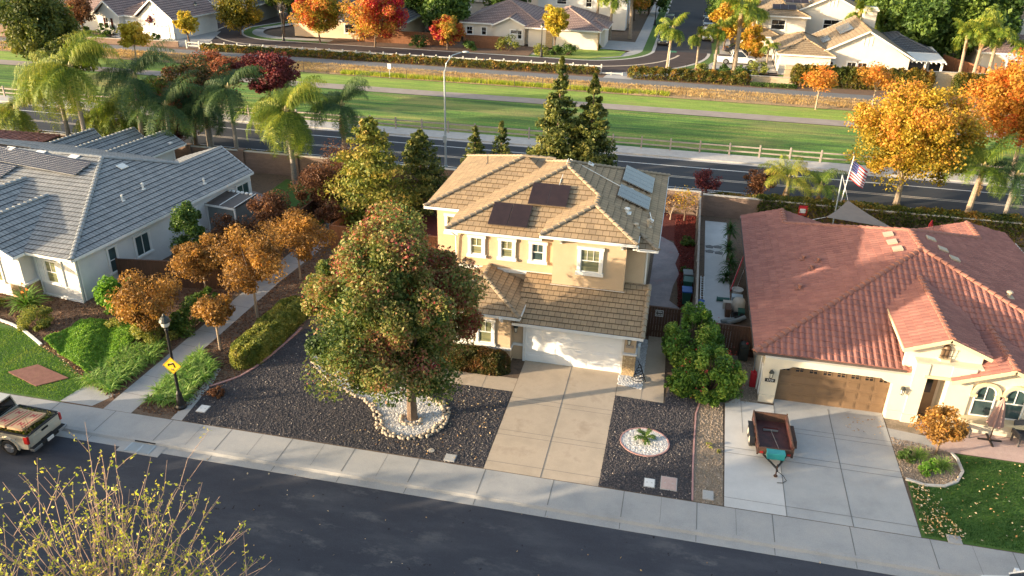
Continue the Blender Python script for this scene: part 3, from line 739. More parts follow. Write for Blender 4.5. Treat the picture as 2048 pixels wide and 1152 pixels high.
# yards lie on a sheet level with the footway
Y = .0
sheet('yard_ground', rect(-140, 90, 26.77, 64.0), 'soil', Y)
def lay(name, pts, m, k=1): return sheet(name, pts, m, Y + .004 * k)
lay('left_mulch_bed', [(-24.76, 26.8), (-24.76, 48), (-37, 48), (-44, 33), (-36, 32.7), (-33.6, 32.1), (-31.6, 31), (-29.2, 29.9), (-26.5, 28.35), (-27.0, 26.8)], 'mulch', 1)
lay('left_lawn', [(-60, 26.8), (-27.0, 26.8), (-26.5, 28.35), (-29.2, 29.9), (-31.6, 31), (-33.6, 32.1), (-36, 32.7), (-60, 33)], 'lawn_soil', 2)
lay('walkway_slab', [(-27.1, 26.85), (-25.4, 26.85), (-24.9, 27.9), (-26.8, 28.4)], 'concrete', 3)
lay('walkway', [(-24.76, 26.78), (-23.32, 26.78), (-22.95, 41.2), (-22.2, 50.5), (-22.2, 59), (-24.0, 59), (-24.1, 49.6), (-24.39, 40.9)], 'concrete', 3)
mb = MB()
for i in range(18):
    yy = 28.2 + i * 1.55; xo = max(0, (yy - 28) * .019); mb.poly([(-24.74 + xo, yy, Y + .016), (-23.28 + xo, yy - .1, Y + .016), (-23.28 + xo, yy - .075, Y + .016), (-24.74 + xo, yy + .025, Y + .016)])
structure(mb, 'walkway_joints', 'joint')
lay('edging_strip', [(-21.3, 26.8), (-20.75, 26.8), (-21.0, 29.9), (-21.3, 31.2), (-21.5, 31.2), (-21.4, 29.5)], 'concrete', 4)
lay('verge_soil', [(-23.3, 26.8), (-21.4, 26.8), (-20.0, 31), (-19.3, 34), (-19.0, 60), (-22.2, 60), (-22.95, 41)], 'soil', 1)
GRAVL = [(-20.72, 26.82), (-6.62, 26.82), (-6.66, 32.72), (-10.2, 32.72), (-10.2, 36), (-19.0, 36), (-19.26, 34.4), (-19.5, 32.8), (-20.0, 30.75), (-21.0, 29.55)]
lay('black_gravel_bed', GRAVL, 'gravel_base', 2)
GRAVR = [(-1.72, 26.82), (2.08, 26.82), (2.05, 33.0), (2.3, 34.3), (1.0, 36.5), (.62, 33.5), (-1.72, 33.62)]
lay('right_black_gravel_bed', GRAVR, 'gravel_base', 2)
TANG = [(2.12, 26.82), (3.32, 26.82), (3.4, 34.2), (5.05, 34.6), (5.05, 38.9), (1.1, 38.9), (1.1, 36.6), (2.35, 34.3), (2.1, 33)]
lay('tan_gravel_strip', TANG, 'tan_gravel', 2)
# white gravel shapes
CIRC = [(-.06 + 1.07 * math.cos(a), 30.24 + 1.0 * math.sin(a)) for a in [k * math.pi / 24 for k in range(48)]]
lay('white_gravel_circle', CIRC, 'white_gravel_base', 4)
WG = [(-10.3, 31.3), (-9.5, 30.6), (-9.25, 29.7), (-9.5, 28.8), (-10.2, 28.15), (-11.1, 28.1), (-11.9, 28.8), (-12.3, 29.6), (-13.1, 30.25), (-14.2, 30.6), (-15.4, 31.3), (-16.3, 32.0), (-17.2, 32.9), (-17.6, 34), (-16.6, 34.6), (-16.0, 33.6), (-14.9, 32.7), (-13.6, 32.0), (-12, 31.8)]
lay('white_gravel_bed', WG, 'white_gravel_base', 4)
lay('house_side_white_gravel', [(-1.72, 34.62), (-.5, 34.45), (-.52, 39.4), (-1.1, 39.4), (-1.1, 36.0), (-1.72, 36)], 'white_gravel_base', 4)
# drives, walks and patios
lay('driveway', rect(-6.6, -1.72, 26.78, 35.85), 'concrete_drive', 5)
mb = MB(); z = Y + .026
for a, b, wd in (((-4.15, 26.78), (-4.15, 35.7), .04), ((-6.6, 27.35), (-1.72, 27.35), .022), ((-6.6, 29.3), (-1.72, 29.3), .022), ((-6.6, 29.65), (-1.72, 29.65), .022), ((-6.6, 31.95), (-1.72, 31.95), .022), ((-6.6, 32.3), (-1.72, 32.3), .022)):
    if a[0] == b[0]: mb.poly([(a[0] - wd / 2, a[1], z), (a[0] + wd / 2, a[1], z), (a[0] + wd / 2, b[1], z), (a[0] - wd / 2, b[1], z)])
    else: mb.poly([(a[0], a[1] - wd / 2, z - .001), (b[0], a[1] - wd / 2, z - .001), (b[0], a[1] + wd / 2, z - .001), (a[0], a[1] + wd / 2, z - .001)])
structure(mb, 'driveway_joints', 'joint')
lay('entry_walk', rect(-16, -6.62, 32.74, 33.92), 'concrete_drive', 4)
lay('side_walk', [(-1.7, 33.62), (.6, 33.5), (.42, 41.2), (-.5, 41.2), (-.5, 34.45), (-1.7, 34.6)], 'concrete_drive', 5)
mb = MB()
for x in (-8.2, -9.75, -11.3): mb.poly([(x, 32.74, Y + .021), (x + .02, 32.74, Y + .021), (x + .02, 33.92, Y + .021), (x, 33.92, Y + .021)])
mb.poly([(-.49, 33.5, Y + .026), (-.47, 33.5, Y + .026), (-.47, 34.5, Y + .026), (-.49, 34.5, Y + .026)])
structure(mb, 'walk_joints', 'joint')
lay('neighbour_driveway', rect(5.8, 10.78, 26.78, 35.3), 'concrete_grey', 5)
lay('neighbour_side_slab', [(3.36, 26.78), (5.77, 26.78), (5.77, 34.6), (4.25, 34.6), (4.15, 34.9), (3.5, 34.2)], 'concrete_new', 6)
mb = MB(); z = Y + .03
for x0, x1, yy in [(3.36, 10.78, 27.35), (3.36, 10.78, 30.35), (3.36, 10.78, 30.75), (5.8, 10.78, 32.55), (5.8, 10.78, 32.9)]: mb.poly([(x0, yy, z), (x1, yy, z), (x1, yy + .022, z), (x0, yy + .022, z)])
for x, y0, y1, wd in [(8.3, 26.78, 34.9, .035), (5.785, 26.78, 34.6, .03), (4.25, 32, 34.6, .02)]: mb.poly([(x - wd / 2, y0, z + .001), (x + wd / 2, y0, z + .001), (x + wd / 2, y1, z + .001), (x - wd / 2, y1, z + .001)])
structure(mb, 'neighbour_joints', 'joint')
RL = [(10.8, 26.8), (40, 26.8), (40, 32.6), (13.3, 32.7), (13.4, 31.5), (12.8, 30.4), (11.9, 30.1), (10.95, 30.35)]
lay('right_lawn', RL, 'lawn_soil', 2)
BED = [(10.82, 30.4), (11.9, 30.15), (12.8, 30.5), (13.35, 31.5), (13.25, 32.75), (12.3, 33.05), (10.82, 33.3)]
lay('planting_bed', BED, 'tan_gravel', 3)
lay('bed_gravel', [(10.82, 33.3), (12.3, 33.9), (12.3, 34.9), (10.82, 34.9)], 'tan_gravel', 2)
lay('stepping_walk', [(10.82, 32.8), (13.0, 32.75), (12.9, 33.7), (10.82, 34.0)], 'concrete', 4)
lay('pink_patio', [(12.7, 32.75), (26, 32.6), (26, 35), (12.4, 35), (12.3, 34.2)], 'pink_paver', 5)
# side yards behind the houses
lay('stamped_patio', [(-.45, 41.3), (1.0, 41.5), (1.0, 43.6), (.4, 44.4), (.55, 46.5), (.85, 48.3), (.55, 49.8), (.75, 51.5), (.3, 53.2), (-.6, 54.2), (-3, 54.6), (-15.5, 54.2), (-16, 40), (-13.2, 40), (-13.2, 52.0), (-.9, 52.0), (-.9, 41.3)], 'stamped', 6)
lay('red_mulch_bed', [(1.0, 43.2), (1.75, 43.0), (1.75, 58.9), (-19.2, 58.9), (-19.2, 47), (-15.4, 47), (-15.4, 54), (-3, 54.6), (.3, 53.6)], 'red_mulch', 3)
lay('alley_slab', rect(2.42, 3.95, 39.0, 58.0), 'concrete_new', 6)
lay('alley_soil', rect(1.9, 5.0, 39, 59), 'soil', 3)
lay('back_lawn', [(-31, 50), (-24.3, 50), (-24.3, 57.5), (-31, 58.3)], 'lawn_soil', 3)
lay('back_patio', [(-33, 50), (-30.2, 50.2), (-29.6, 52), (-30, 54), (-32, 55), (-36, 55), (-36, 50)], 'stamped', 4)
# main road, park and path
sheet('planting_strip', rect(-300, 300, 59.5, 64.0), 'mulch', .012)
mb = MB(); mb.box(-300, 300, 64.0, 64.22, -.02, .13); mb.box(-300, 300, 72.8, 74.9, -.02, .12); structure(mb, 'road_kerbs', 'curb')
sheet('main_road', rect(-300, 300, 64.2, 72.8), 'asphalt_main', -.01)
sheet('road_gutter', rect(-300, 300, 72.35, 72.8), 'curb', -.005)
mb = MB(); mb.poly([(p[0], p[1], -.002) for p in rect(-300, 300, 70.45, 70.6)]); mb.poly([(p[0], p[1], -.002) for p in rect(-300, 300, 64.9, 65.0)])
structure(mb, 'white_lane_lines', 'white_paint')
mb = MB(); mb.poly([(p[0], p[1], -.002) for p in rect(-300, 300, 67.45, 67.57)]); mb.poly([(p[0], p[1], -.002) for p in rect(-300, 300, 67.75, 67.87)])
structure(mb, 'yellow_lane_lines', 'yellow_paint')
def terrain(name, x0, x1, y0, y1, dx, dy, amp, m, z=0.0, sx=.06, sy=.5):
    nx, ny = int((x1 - x0) / dx) + 1, int((y1 - y0) / dy) + 1; V = []; F = []
    for j in range(ny):
        for i in range(nx):
            x = x0 + (x1 - x0) * i / (nx - 1); y = y0 + (y1 - y0) * j / (ny - 1); e = min(1, j / 2, (ny - 1 - j) / 2)
            V.append((x, y, z + amp * e * (.6 + mnoise.noise(Vector((x * sx, y * sy, 1))) + .45 * mnoise.noise(Vector((x * sx * 4, y * sy * 2.3, 7))))))
    for j in range(ny - 1):
        for i in range(nx - 1): k = j * nx + i; F.append((k, k + 1, k + nx + 1, k + nx))
    mb = MB(); mb.add(V, F); return structure(mb, name, m, True)
terrain('park_lawn', -180, 110, 74.9, 88.3, 1.2, .35, .11, 'park_grass', .02)
sheet('park_path', rect(-180, 110, 88.3, 90.6), 'path_asphalt', .06)
terrain('park_lawn_beyond_path', -180, 110, 90.6, 95.4, 1.2, .35, .05, 'park_grass_light', .02)
terrain('dry_bank', -180, 110, 95.4, 100.5, .8, .4, .25, 'dry_earth', .05, .3, .6)
sheet('canal_road', rect(-180, 110, 100.5, 103.4), 'canal_asphalt', .1)
sheet('hedge_strip', rect(-180, 110, 103.4, 106.8), 'mulch', .05)
# the far street: along the rail fence, then turning away from us at each end
def ribbon(name, c, wd, m, z):
    mb = MB(); L = []; Rr = []
    for i, p in enumerate(c):
        a = Vector(c[max(0, i - 1)]); b = Vector(c[min(len(c) - 1, i + 1)]); d = (b - a).normalized(); nrm = Vector((-d.y, d.x))
        L.append(Vector(p) + nrm * wd / 2); Rr.append(Vector(p) - nrm * wd / 2)
    for i in range(len(c) - 1): mb.poly([(*Rr[i], z), (*Rr[i + 1], z), (*L[i + 1], z), (*L[i], z)])
    return structure(mb, name, m)
def arc(cx, cy, r, a0, a1, n=14): return [(cx + r * math.cos(R(a0 + (a1 - a0) * i / n)), cy + r * math.sin(R(a0 + (a1 - a0) * i / n))) for i in range(n + 1)]
CL = [(-62, 175)] + [(-66, 140)] + arc(-60, 122.5, 12.7, 170, 270, 14) + [(-40, 109.9)] + [(-17, 109.9)] + arc(-15.6, 124, 14.2, 270, 355, 14) + [(-1.3, 150), (-.9, 240)]
ribbon('far_pavement', CL, 14.2, 'concrete', .02)
ribbon('far_verge', CL, 10.9, 'lawn_soil', .03)
ribbon('far_kerb', CL, 8.3, 'curb', .04)
ribbon('far_street', CL, 7.4, 'asphalt_far', .05)
ribbon('far_centre_line', CL[2:-3], .35, 'yellow_paint', .056)
sheet('far_side_street', [(-5, 124), (2.9, 124), (2.9, 400), (-5, 400)], 'asphalt_main', .054)
# ---------------------------------------------------------------- the tan two-storey house
def simple_walls(pts, z0, z1, T=None): mb = MB(T); mb.prism(pts, z0, z1); return mb
H1 = thing('house', 'two-storey beige stucco house with brown tile roof, solar panels and a white garage door', 'house', (-6.5, 37, 0))
wb = MB()
wb.box(-7.35, -1.1, 35.78, 38.6, 0, 2.45)                      # garage
wb.prism([(-11.0, 38.62), (-1.1, 38.62), (-1.1, 49.3), (-11.0, 49.3)], 0, 5.85)
wb.box(-5.75, -2.02, 37.95, 38.64, 2.3, 6.3)                   # bay upstairs
wb.box(-13.0, -10.95, 41.5, 49.8, 0, 5.85)
wb.box(-11.2, -7.3, 35.15, 38.63, 0, 2.88)                     # entry block
gable_wall(wb, (-1.12, 35.8), (-1.12, 41.2), 2.3, 2.46, .345, .1, (1, 0))
part(wb, 'wall', 'stucco_beige', H1)
tb = MB()
tb.box(-5.82, -1.95, 37.86, 37.95, 3.32, 3.5); tb.box(-1.95, -1.06, 38.5, 38.62, 3.5, 3.7); tb.box(-11.06, -5.75, 38.55, 38.62, 3.55, 3.75)
tb.box(-11.25, -7.24, 35.08, 35.15, .85, .98); tb.box(-7.3, -7.24, 35.15, 35.7, .85, .98); tb.box(-7.3, -6.76, 35.7, 35.78, .85, .98)
part(tb, 'trim_band', 'stucco_white', H1)
fb = MB(); fb.box(-6.75, -6.6, 35.66, 35.8, 0, 2.3); fb.box(-1.72, -1.6, 35.66, 35.8, 0, 2.3); fb.box(-6.75, -1.6, 35.66, 35.8, 2.15, 2.32); part(fb, 'door_frame', 'white_trim', H1)
garage_door(H1, -6.6, -1.72, 35.72, 2.13, 'white_door', 4, 6)
pb = MB(); pb.box(-1.62, -.98, 35.5, 36.1, 0, 1.22); pb2 = MB(); pb2.box(-1.66, -.94, 35.46, 36.14, 1.22, 1.32); pb3 = MB(); pb3.box(-1.58, -1.02, 35.58, 36.05, 1.3, 2.45)
part(pb, 'stone_veneer', 'ledge_stone', H1); part(pb2, 'ledge_cap', 'stucco_white', H1); part(pb3, 'pillar', 'stucco_beige', H1)
F, E, V = hip(-11.5, -.5, 38.1, 49.9, 5.9, .39)
F2, E2, V2 = hip(-13.55, -4.0, 40.95, 50.35, 5.9, .39)
F3, E3, V3 = hip(-6.35, -1.5, 37.4, 46, 6.38, .39); F3 = [((-6.35, 37.4, 6.38), (-1.5, 37.4, 6.38), (-3.925, 39.825, 7.33)), ((-6.35, 37.4, 6.38), (-3.925, 39.825, 7.33), (-3.925, 41.8, 7.33), (-6.35, 40.2, 6.38)), ((-1.5, 37.4, 6.38), (-1.5, 39.3, 6.38), (-3.925, 41.8, 7.33), (-3.925, 39.825, 7.33))]
edges = E + [((-13.55, 40.95, 5.9), (-8.85, 45.65, 7.73)), ((-13.55, 50.35, 5.9), (-8.85, 45.65, 7.73)), ((-8.85, 45.65, 7.73), (-7.0, 45.65, 7.73)), ((-6.35, 37.4, 6.38), (-3.925, 39.825, 7.33)), ((-1.5, 37.4, 6.38), (-3.925, 39.825, 7.33)), ((-3.925, 39.825, 7.33), (-3.925, 41.4, 7.33))]
edges = [e for e in edges if e not in (E[1],)] + [((-3.925, 41.5, 7.24), (-6.0, 43.6, 8.05)), ((-.5, 38.1, 5.9), (-1.5, 39.1, 6.29))]
eaves = [((-11.5, 38.1, 5.9), (-6.4, 38.1, 5.9)), ((-.5, 38.1, 5.9), (-.5, 49.9, 5.9)), ((-1.5, 38.1, 5.9), (-.5, 38.1, 5.9)), ((-13.55, 40.95, 5.9), (-11.5, 40.95, 5.9)), ((-13.55, 40.95, 5.9), (-13.55, 50.35, 5.9)), ((-11.5, 38.1, 5.9), (-11.5, 40.9, 5.9)), ((-6.35, 37.4, 6.38), (-1.5, 37.4, 6.38)), ((-6.35, 37.4, 6.38), (-6.35, 38.2, 6.38)), ((-1.5, 37.4, 6.38), (-1.5, 38.6, 6.38)), ((-.5, 49.9, 5.9), (-13, 49.9, 5.9))]
roof(H1, F + F2 + F3, edges, eaves, 'tile_tan', 'white_trim', capm='cap_tan', course=.4, lift=.035)
def shiftx(F, dx, dz=0): return [tuple((p[0] + dx, p[1], p[2] + dz) for p in f) for f in F]
ge = [((-7.2, 35.1, 2.5), (-.72, 35.1, 2.5), (-.72, 38.6, 3.71), (-7.2, 38.6, 3.71))]
ez, hz, PK = 2.95, 3.88, (-9.2, 37.17, 3.88)
F = [((-11.6, 34.8, ez), (-6.8, 34.8, ez), PK), ((-6.8, 34.8, ez), (-6.8, 38.62, ez), (-9.2, 38.62, hz), PK), ((-11.6, 34.8, ez), PK, (-9.2, 38.62, hz), (-11.6, 38.62, ez))]
roof(H1, F + ge, [((-11.6, 34.8, ez), PK), ((-6.8, 34.8, ez), PK), (PK, (-9.2, 38.6, hz)), ((-.74, 35.1, 2.5), (-.74, 38.6, 3.71))],
     [((-11.6, 34.8, ez), (-6.8, 34.8, ez)), ((-6.8, 34.8, ez), (-6.8, 36.3, ez)), ((-7.2, 35.1, 2.5), (-.72, 35.1, 2.5)), ((-.72, 35.1, 2.5), (-.72, 38.6, 3.71)), ((-11.6, 34.8, ez), (-11.6, 38.6, ez))], 'tile_tan', 'white_trim', capm='cap_tan', course=.36, lift=.035, name='lower_roof')
for x, zb in ((-10.05, 3.98), (-8.85, 3.98), (-7.05, 3.98)):
    pass
for x in (-9.95, -8.3, -6.65):
    window(H1, (x, 38.62, 4.42), (1, 0), .62, .95, pane='blind_glass' if x < -7 else 'teal_glass', tw=.16, proud=.1)
window(H1, (-3.82, 37.95, 4.4), (1, 0), .98, 1.25, pane='blind_glass', tw=.17, mull=(1, 2), proud=.1)
window(H1, (-9.7, 35.15, 1.15), (1, 0), .66, 1.25, pane='blind_glass', tw=.14, proud=.08); window(H1, (-8.6, 35.15, 1.15), (1, 0), .7, 1.25, pane='blind_glass', tw=.14, proud=.08)
window(H1, (-12.0, 41.5, 4.3), (1, 0), .8, .95, pane='blind_glass', tw=.15, proud=.09)
bk = MB()
for x, y, z in ((-5.35, 37.95, 6.28), (-2.25, 37.95, 6.28), (-7.75, 35.15, 2.88)):
    bk.beam((x, y, z - .38), (x, y - .45, z - .05), .1, .12); bk.box(x - .06, x + .06, y - .5, y, z - .08, z + .02); bk.box(x - .06, x + .06, y - .06, y, z - .45, z)
part(bk, 'eave_bracket', 'white_trim', H1)
def panel(parent, P, u, s, w_, h, m, name='solar_panel', cells=(2, 1), frame='metal_frame', off=.12, gap=.02, label=None):
    """tilted panel lying on a roof plane; P lower-left corner on the roof, u along the eave, s up the slope"""
    P = Vector(P); u = Vector(u).normalized(); s = Vector(s).normalized(); n = u.cross(s)
    if n.z < 0: n = -n
    b = MB(); c = P + u * w_ / 2 + s * h / 2 + n * off; b.obb(c, u, s, n, w_, h, .045); o = part(b, name, frame, parent, label)
    g = MB(); cw, chh = w_ / cells[0], h / cells[1]
    for i in range(cells[0]):
        for j in range(cells[1]): g.obb(P + u * cw * (i + .5) + s * chh * (j + .5) + n * (off + .026), u, s, n, cw - gap * 1.2, chh - gap * 1.2, .008)
    part(g, 'cells', m, o)
    r = MB()
    for f in (.25, .75):
        a = P + s * h * f + n * off * .4; r.obb(a + u * w_ / 2, u, s, n, w_, .04, off * .7)
    part(r, 'rail', 'metal_frame', o); return o
fs = Vector((0, 1, .39)); zf = lambda y: 5.9 + .39 * (y - 38.1)
for x, y in ((-9.35, 38.57), (-8.3, 38.57), (-7.58, 40.3), (-6.55, 40.3)):
    panel(H1, (x, y, zf(y) + .03), (1, 0, 0), fs, 1.03, 1.73, 'solar_dark', 'pool_heater_panel', (1, 1), 'gutter_dark')
zr = lambda x: 5.9 + .39 * (-.5 - x); rs = Vector((-1, 0, .39))
for (x, y, w0) in ((-1.34, 42.4, 1.88), (-1.32, 45.1, 2.68)): panel(H1, (x, y, zr(x) + .03), (0, 1, 0), rs, w0, 1.86, 'solar_blue', 'solar_panel', (3 if w0 < 2 else 4, 1), 'metal_frame')
for (x, y) in ((-2.65, 42.0), (-2.4, 45.2))[:0]: pass
cyl_vent(H1, (-2.35, 41.0, zr(-2.35)), .1, .28, 'vent_white'); cyl_vent(H1, (-1.15, 40.5, zr(-1.15)), .08, .42, 'vent_tan'); cyl_vent(H1, (-1.75, 39.6, zr(-1.75)), .09, .25, 'vent_tan')
cyl_vent(H1, (-11.3, 46.5, 6.8), .04, .5, 'gutter_dark', hood=False); 
pv = MB(); n_ = Vector((.39, 0, 1)).normalized()
for x, y in ((-4.9, 45.4),): pv.obb((x, y, zr(x) + .09), Vector((0, 1, 0)), rs.normalized(), n_, .45, .35, .05)
pv.obb((-1.05, 41.3, zr(-1.05) + .1), Vector((0, 1, 0)), rs.normalized(), n_, .22, .22, .12)
part(pv, 'flat_vent', 'vent_white', H1)
pp = MB(); pp.tube([(-6.05, 44.9, 8.05), (-3.0, 44.0, 7.0), (-2.3, 44.5, 6.74)], .025, 6); pp.tube([(-1.2, 42.2, 6.3), (-1.05, 41.35, 6.25)], .025, 6); pp.tube([(-6.2, 41.5, 7.35), (-6.1, 44.2, 8.16), (-6.1, 44.5, 8.2)], .02, 6); part(pp, 'conduit', 'vent_white', H1)
dp = MB()
for P in ([(-1.02, 38.75, 5.8), (-1.0, 38.75, 3.9), (-.98, 38.9, .1)], [(-1.45, 37.45, 6.3), (-1.5, 37.7, 6.0), (-1.7, 37.9, 5.9)], [(-11.4, 38.2, 5.8), (-11.05, 38.5, 5.4), (-11.05, 38.55, 3.9)]): dp.tube(P, .04, 6)
part(dp, 'downpipe', 'white_trim', H1)
def wall_lantern(parent, P, n=(0, -1)):
    b = MB(); x, y, z = P; ox, oy = n[0] * .16, n[1] * .16
    b.obb((x, y, z), (1, 0, 0), (0, 1, 0), (0, 0, 1), .1, .03, .16); b.beam((x, y, z + .05), (x + ox, y + oy, z + .18), .025, .025)
    b.lathe((x + ox, y + oy, z), [(.13, .02), (.1, .09), (.05, .14), (.015, .2)], 6); b.lathe((x + ox, y + oy, z - .28), [(.02, 0), (.07, .02), (.075, .04)], 6)
    for k in range(6): a = k * math.pi / 3; b.tube([(x + ox + .07 * math.cos(a), y + oy + .07 * math.sin(a), z - .26), (x + ox + .105 * math.cos(a), y + oy + .105 * math.sin(a), z + .03)], .008, 4, False)
    l = part(b, 'wall_lantern', 'lantern_metal', parent)
    g = MB(); g.lathe((x + ox, y + oy, z - .24), [(.055, 0), (.085, .25), (.08, .27)], 6); part(g, 'lamp_glass', 'lamp_glass', l); return l
wall_lantern(H1, (-7.12, 35.76, 1.95)); wall_lantern(H1, (-1.36, 35.56, 2.15)); wall_lantern(H1, (-10.6, 38.6, 4.0))
hn = MB(); hn.box(-1.52, -1.12, 35.545, 35.575, 1.62, 1.76); part(hn, 'house_number', 'wood_grey', H1)
mbx = MB(); mbx.box(-.94, -.82, 36.4, 36.75, .6, 1.3); part(mbx, 'meter_box', 'vent_white', H1)
# ---------------------------------------------------------------- the red-tiled house on the right
def txt(s, size, name='t', depth=.0, align='CENTER'):
    c = bpy.data.curves.new(name, 'FONT'); c.body = s; c.size = size; c.align_x = align; c.align_y = 'CENTER'; c.extrude = depth
    o = bpy.data.objects.new(name, c); COL.objects.link(o); me = bpy.data.meshes.new_from_object(o, depsgraph=bpy.context.evaluated_depsgraph_get())
    bpy.data.objects.remove(o); bpy.data.curves.remove(c); return me
def textpart(s, size, P, u, v, m, parent, name='lettering', depth=.004):
    me = txt(s, size, name, depth); u = Vector(u).normalized(); v = Vector(v).normalized(); n = u.cross(v)
    Mx = Matrix(((u.x, v.x, n.x, P[0]), (u.y, v.y, n.y, P[1]), (u.z, v.z, n.z, P[2]), (0, 0, 0, 1))); me.transform(WM[parent.name].inverted() @ Mx)
    me.materials.clear(); return part(me, name, m, parent)
H2 = thing('house', 'single-storey cream house with red barrel-tile roof and a brown garage door', 'house', (8, 35, 0))
wb = MB()
wb.box(5.05, 21.3, 35.75, 53, 0, 2.45)
wb.box(5.05, 5.79, 34.85, 35.8, 0, 2.45); wb.box(10.81, 11.55, 34.85, 35.8, 0, 2.45); wb.box(5.79, 10.81, 34.85, 35.8, 2.12, 2.45)
wb.box(5.05, 5.75, 34.8, 34.86, 0, .42); wb.box(10.85, 11.6, 34.8, 34.86, 0, .5)
for s in (1, -1):     # clipped upper corners of the garage opening
    x = 5.79 if s > 0 else 10.81; wb.slab([(x, 34.852, 2.12), (x + s * .55, 34.852, 2.12), (x + s * .4, 34.852, 2.02), (x, 34.852, 1.9)], (0, .5, 0))
# entry: two pillars, lintel and the gable over it
wb.box(11.55, 12.15, 34.75, 35.75, 0, 3.2); wb.box(13.1, 14.1, 34.75, 35.75, 0, 3.2); wb.box(12.14, 13.11, 34.80, 35.3, 2.55, 3.19)
wb.box(11.5, 12.2, 34.68, 34.76, 0, .45)
gable_wall(wb, (11.16, 35.32), (14.4, 35.32), 2.4, 3.68, .4, .2, (0, -1))
wb.box(11.56, 14.39, 34.83, 35.35, 2.6, 3.21)
gable_wall(wb, (13.45, 34.86), (17.55, 34.86), 0, 2.5, .4, 1.0, (0, -1))
wb.box(13.6, 17.6, 34.6, 34.87, .0, .55)
part(wb, 'wall', 'stucco_cream', H2)
gd = garage_door(H2, 5.8, 10.8, 35.2, 2.12, 'brown_door', 4, 8, True)
tb = MB(); tb.box(12.0, 13.35, 34.7, 34.79, 2.5, 2.62); tb.box(13.9, 17.4, 34.4, 34.88, .62, .78); part(tb, 'ledge', 'cream_trim', H2)
pz = 2.55
MR = .295
PF, R1, BB, AA = (13.2, 43.8, 5.1), (13.1, 46.4, 5.1), (6.97, 50.45, 3.27), (18.0, 49.9, 3.69)
F = [((4.55, 35.1, pz), (21.85, 35.1, pz), PF), ((4.55, 35.1, pz), PF, R1, BB, (6.97, 52.95, 3.27), (4.45, 52.95, pz)), ((21.85, 35.1, pz), (20.6, 53.3, 2.9), (18.0, 52.6, 3.69), AA, R1, PF)]
F += [(R1, BB, (9.6, 54.0, 1.9), (15.5, 54.0, 1.9), AA), ((6.97, 52.95, 3.27), BB, (9.5, 50.9, 2.6), (9.5, 52.95, 2.6)), ((18.0, 52.6, 3.69), AA, (14.6, 50.0, 2.75), (14.6, 52.6, 2.75))]
E = [((4.55, 35.1, pz), PF), ((21.85, 35.1, pz), PF), (PF, R1), (R1, BB), (R1, AA), (BB, (6.97, 52.95, 3.27)), (AA, (18.0, 52.6, 3.69))]
V = [((4.55, 35.1, pz), (11.3, 35.1, pz)), ((4.55, 35.1, pz), (4.45, 52.95, pz))]
roof(H2, F, E, V, 'tile_red', 'gutter_dark', 'barrel', .4, .03, 'cap_red', capr=.15)
F, E, V = gable(10.95, 14.6, 34.98, 41.8, 3.72, .4); roof(H2, F, E, V[2:4] + V[:1], 'tile_red', 'cream_trim', 'barrel', .4, .03, 'cap_red', capr=.13, gut=.16, name='entry_gable_roof')
F, E, V = gable(13.1, 17.9, 34.45, 38.9, 2.62, .39); roof(H2, F, E, V[2:4], 'tile_red', 'cream_trim', 'barrel', .4, .03, 'cap_red', capr=.13, gut=.16, name='window_gable_roof')
dr = MB(); dr.box(12.15, 13.1, 35.73, 35.76, 0, 2.5); part(dr, 'porch_recess', 'stucco_cream', H2)
dd = MB(); dd.box(12.2, 12.95, 35.68, 35.74, 0, 2.1); fd = part(dd, 'front_door', 'brown_door', H2); dg = MB(); dg.box(12.4, 12.75, 35.66, 35.69, 1.2, 1.9); part(dg, 'pane', 'dark_glass', fd)
def arch_window(parent, x, y, z, w_, h):
    r = w_ / 2; f = MB()
    def ring(ro, ri, ya, yb, n=14):
        for k in range(n):
            a0, a1 = math.pi * k / n, math.pi * (k + 1) / n
            P = [(x + q * math.cos(a), ya, z + h - r + q * math.sin(a)) for q, a in ((ri, a0), (ro, a0), (ro, a1), (ri, a1))]; f.slab(P, (0, yb - ya, 0))
    ring(r + .02, r - .05, y - .06, y - .005)
    for s in (-1, 1): f.box(x + s * r - .03, x + s * r + .03, y - .06, y - .005, z, z + h - r)
    f.box(x - r, x + r, y - .061, y - .004, z, z + .06); f.box(x - r, x + r, y - .058, y - .004, z + h * .5, z + h * .5 + .05); f.box(x - .015, x + .015, y - .05, y - .006, z + h * .5, z + h)
    wo = part(f, 'window', 'white_trim', parent)
    g = MB(); P = [(x - r + .02, y - .02, z), (x + r - .02, y - .02, z)] + [(x + (r - .02) * math.cos(a), y - .02, z + h - r + (r - .02) * math.sin(a)) for a in [math.pi * k / 12 for k in range(13)]]; g.slab(P, (0, .01, 0)); part(g, 'pane', 'teal_glass', wo)
    f = MB(); n = 14; ro, ri = r + .2, r + .05
    for k in range(n):
        a0, a1 = math.pi * k / n, math.pi * (k + 1) / n; f.slab([(x + q * math.cos(a), y - .14, z + h - r + q * math.sin(a)) for q, a in ((ri, a0), (ro, a0), (ro, a1), (ri, a1))], (0, .14, 0))
    for s in (-1, 1): f.box(x + s * (r + .12) - .16, x + s * (r + .12) + .16, y - .2, y, z + h - r - .14, z + h - r)
    part(f, 'arch_trim', 'cream_trim', wo); return wo
arch_window(H2, 14.75, 34.86, .8, .85, 1.62); arch_window(H2, 16.0, 34.86, .8, .85, 1.62)
wb = MB(); wb.box(12.62, 12.95, 35.28, 35.33, 3.35, 3.85); wb.lathe((12.785, 35.305, 3.85), [(.165, 0), (.14, .1), (.02, .17)], 10); nv = part(wb, 'gable_niche', 'brown_door', H2)
wb = MB(); wb.prism([(12.5, 35.32), (12.6, 35.1), (13.0, 35.1), (13.1, 35.32)], 3.2, 3.33); part(wb, 'niche_shelf', 'cream_trim', H2)
ib = MB()
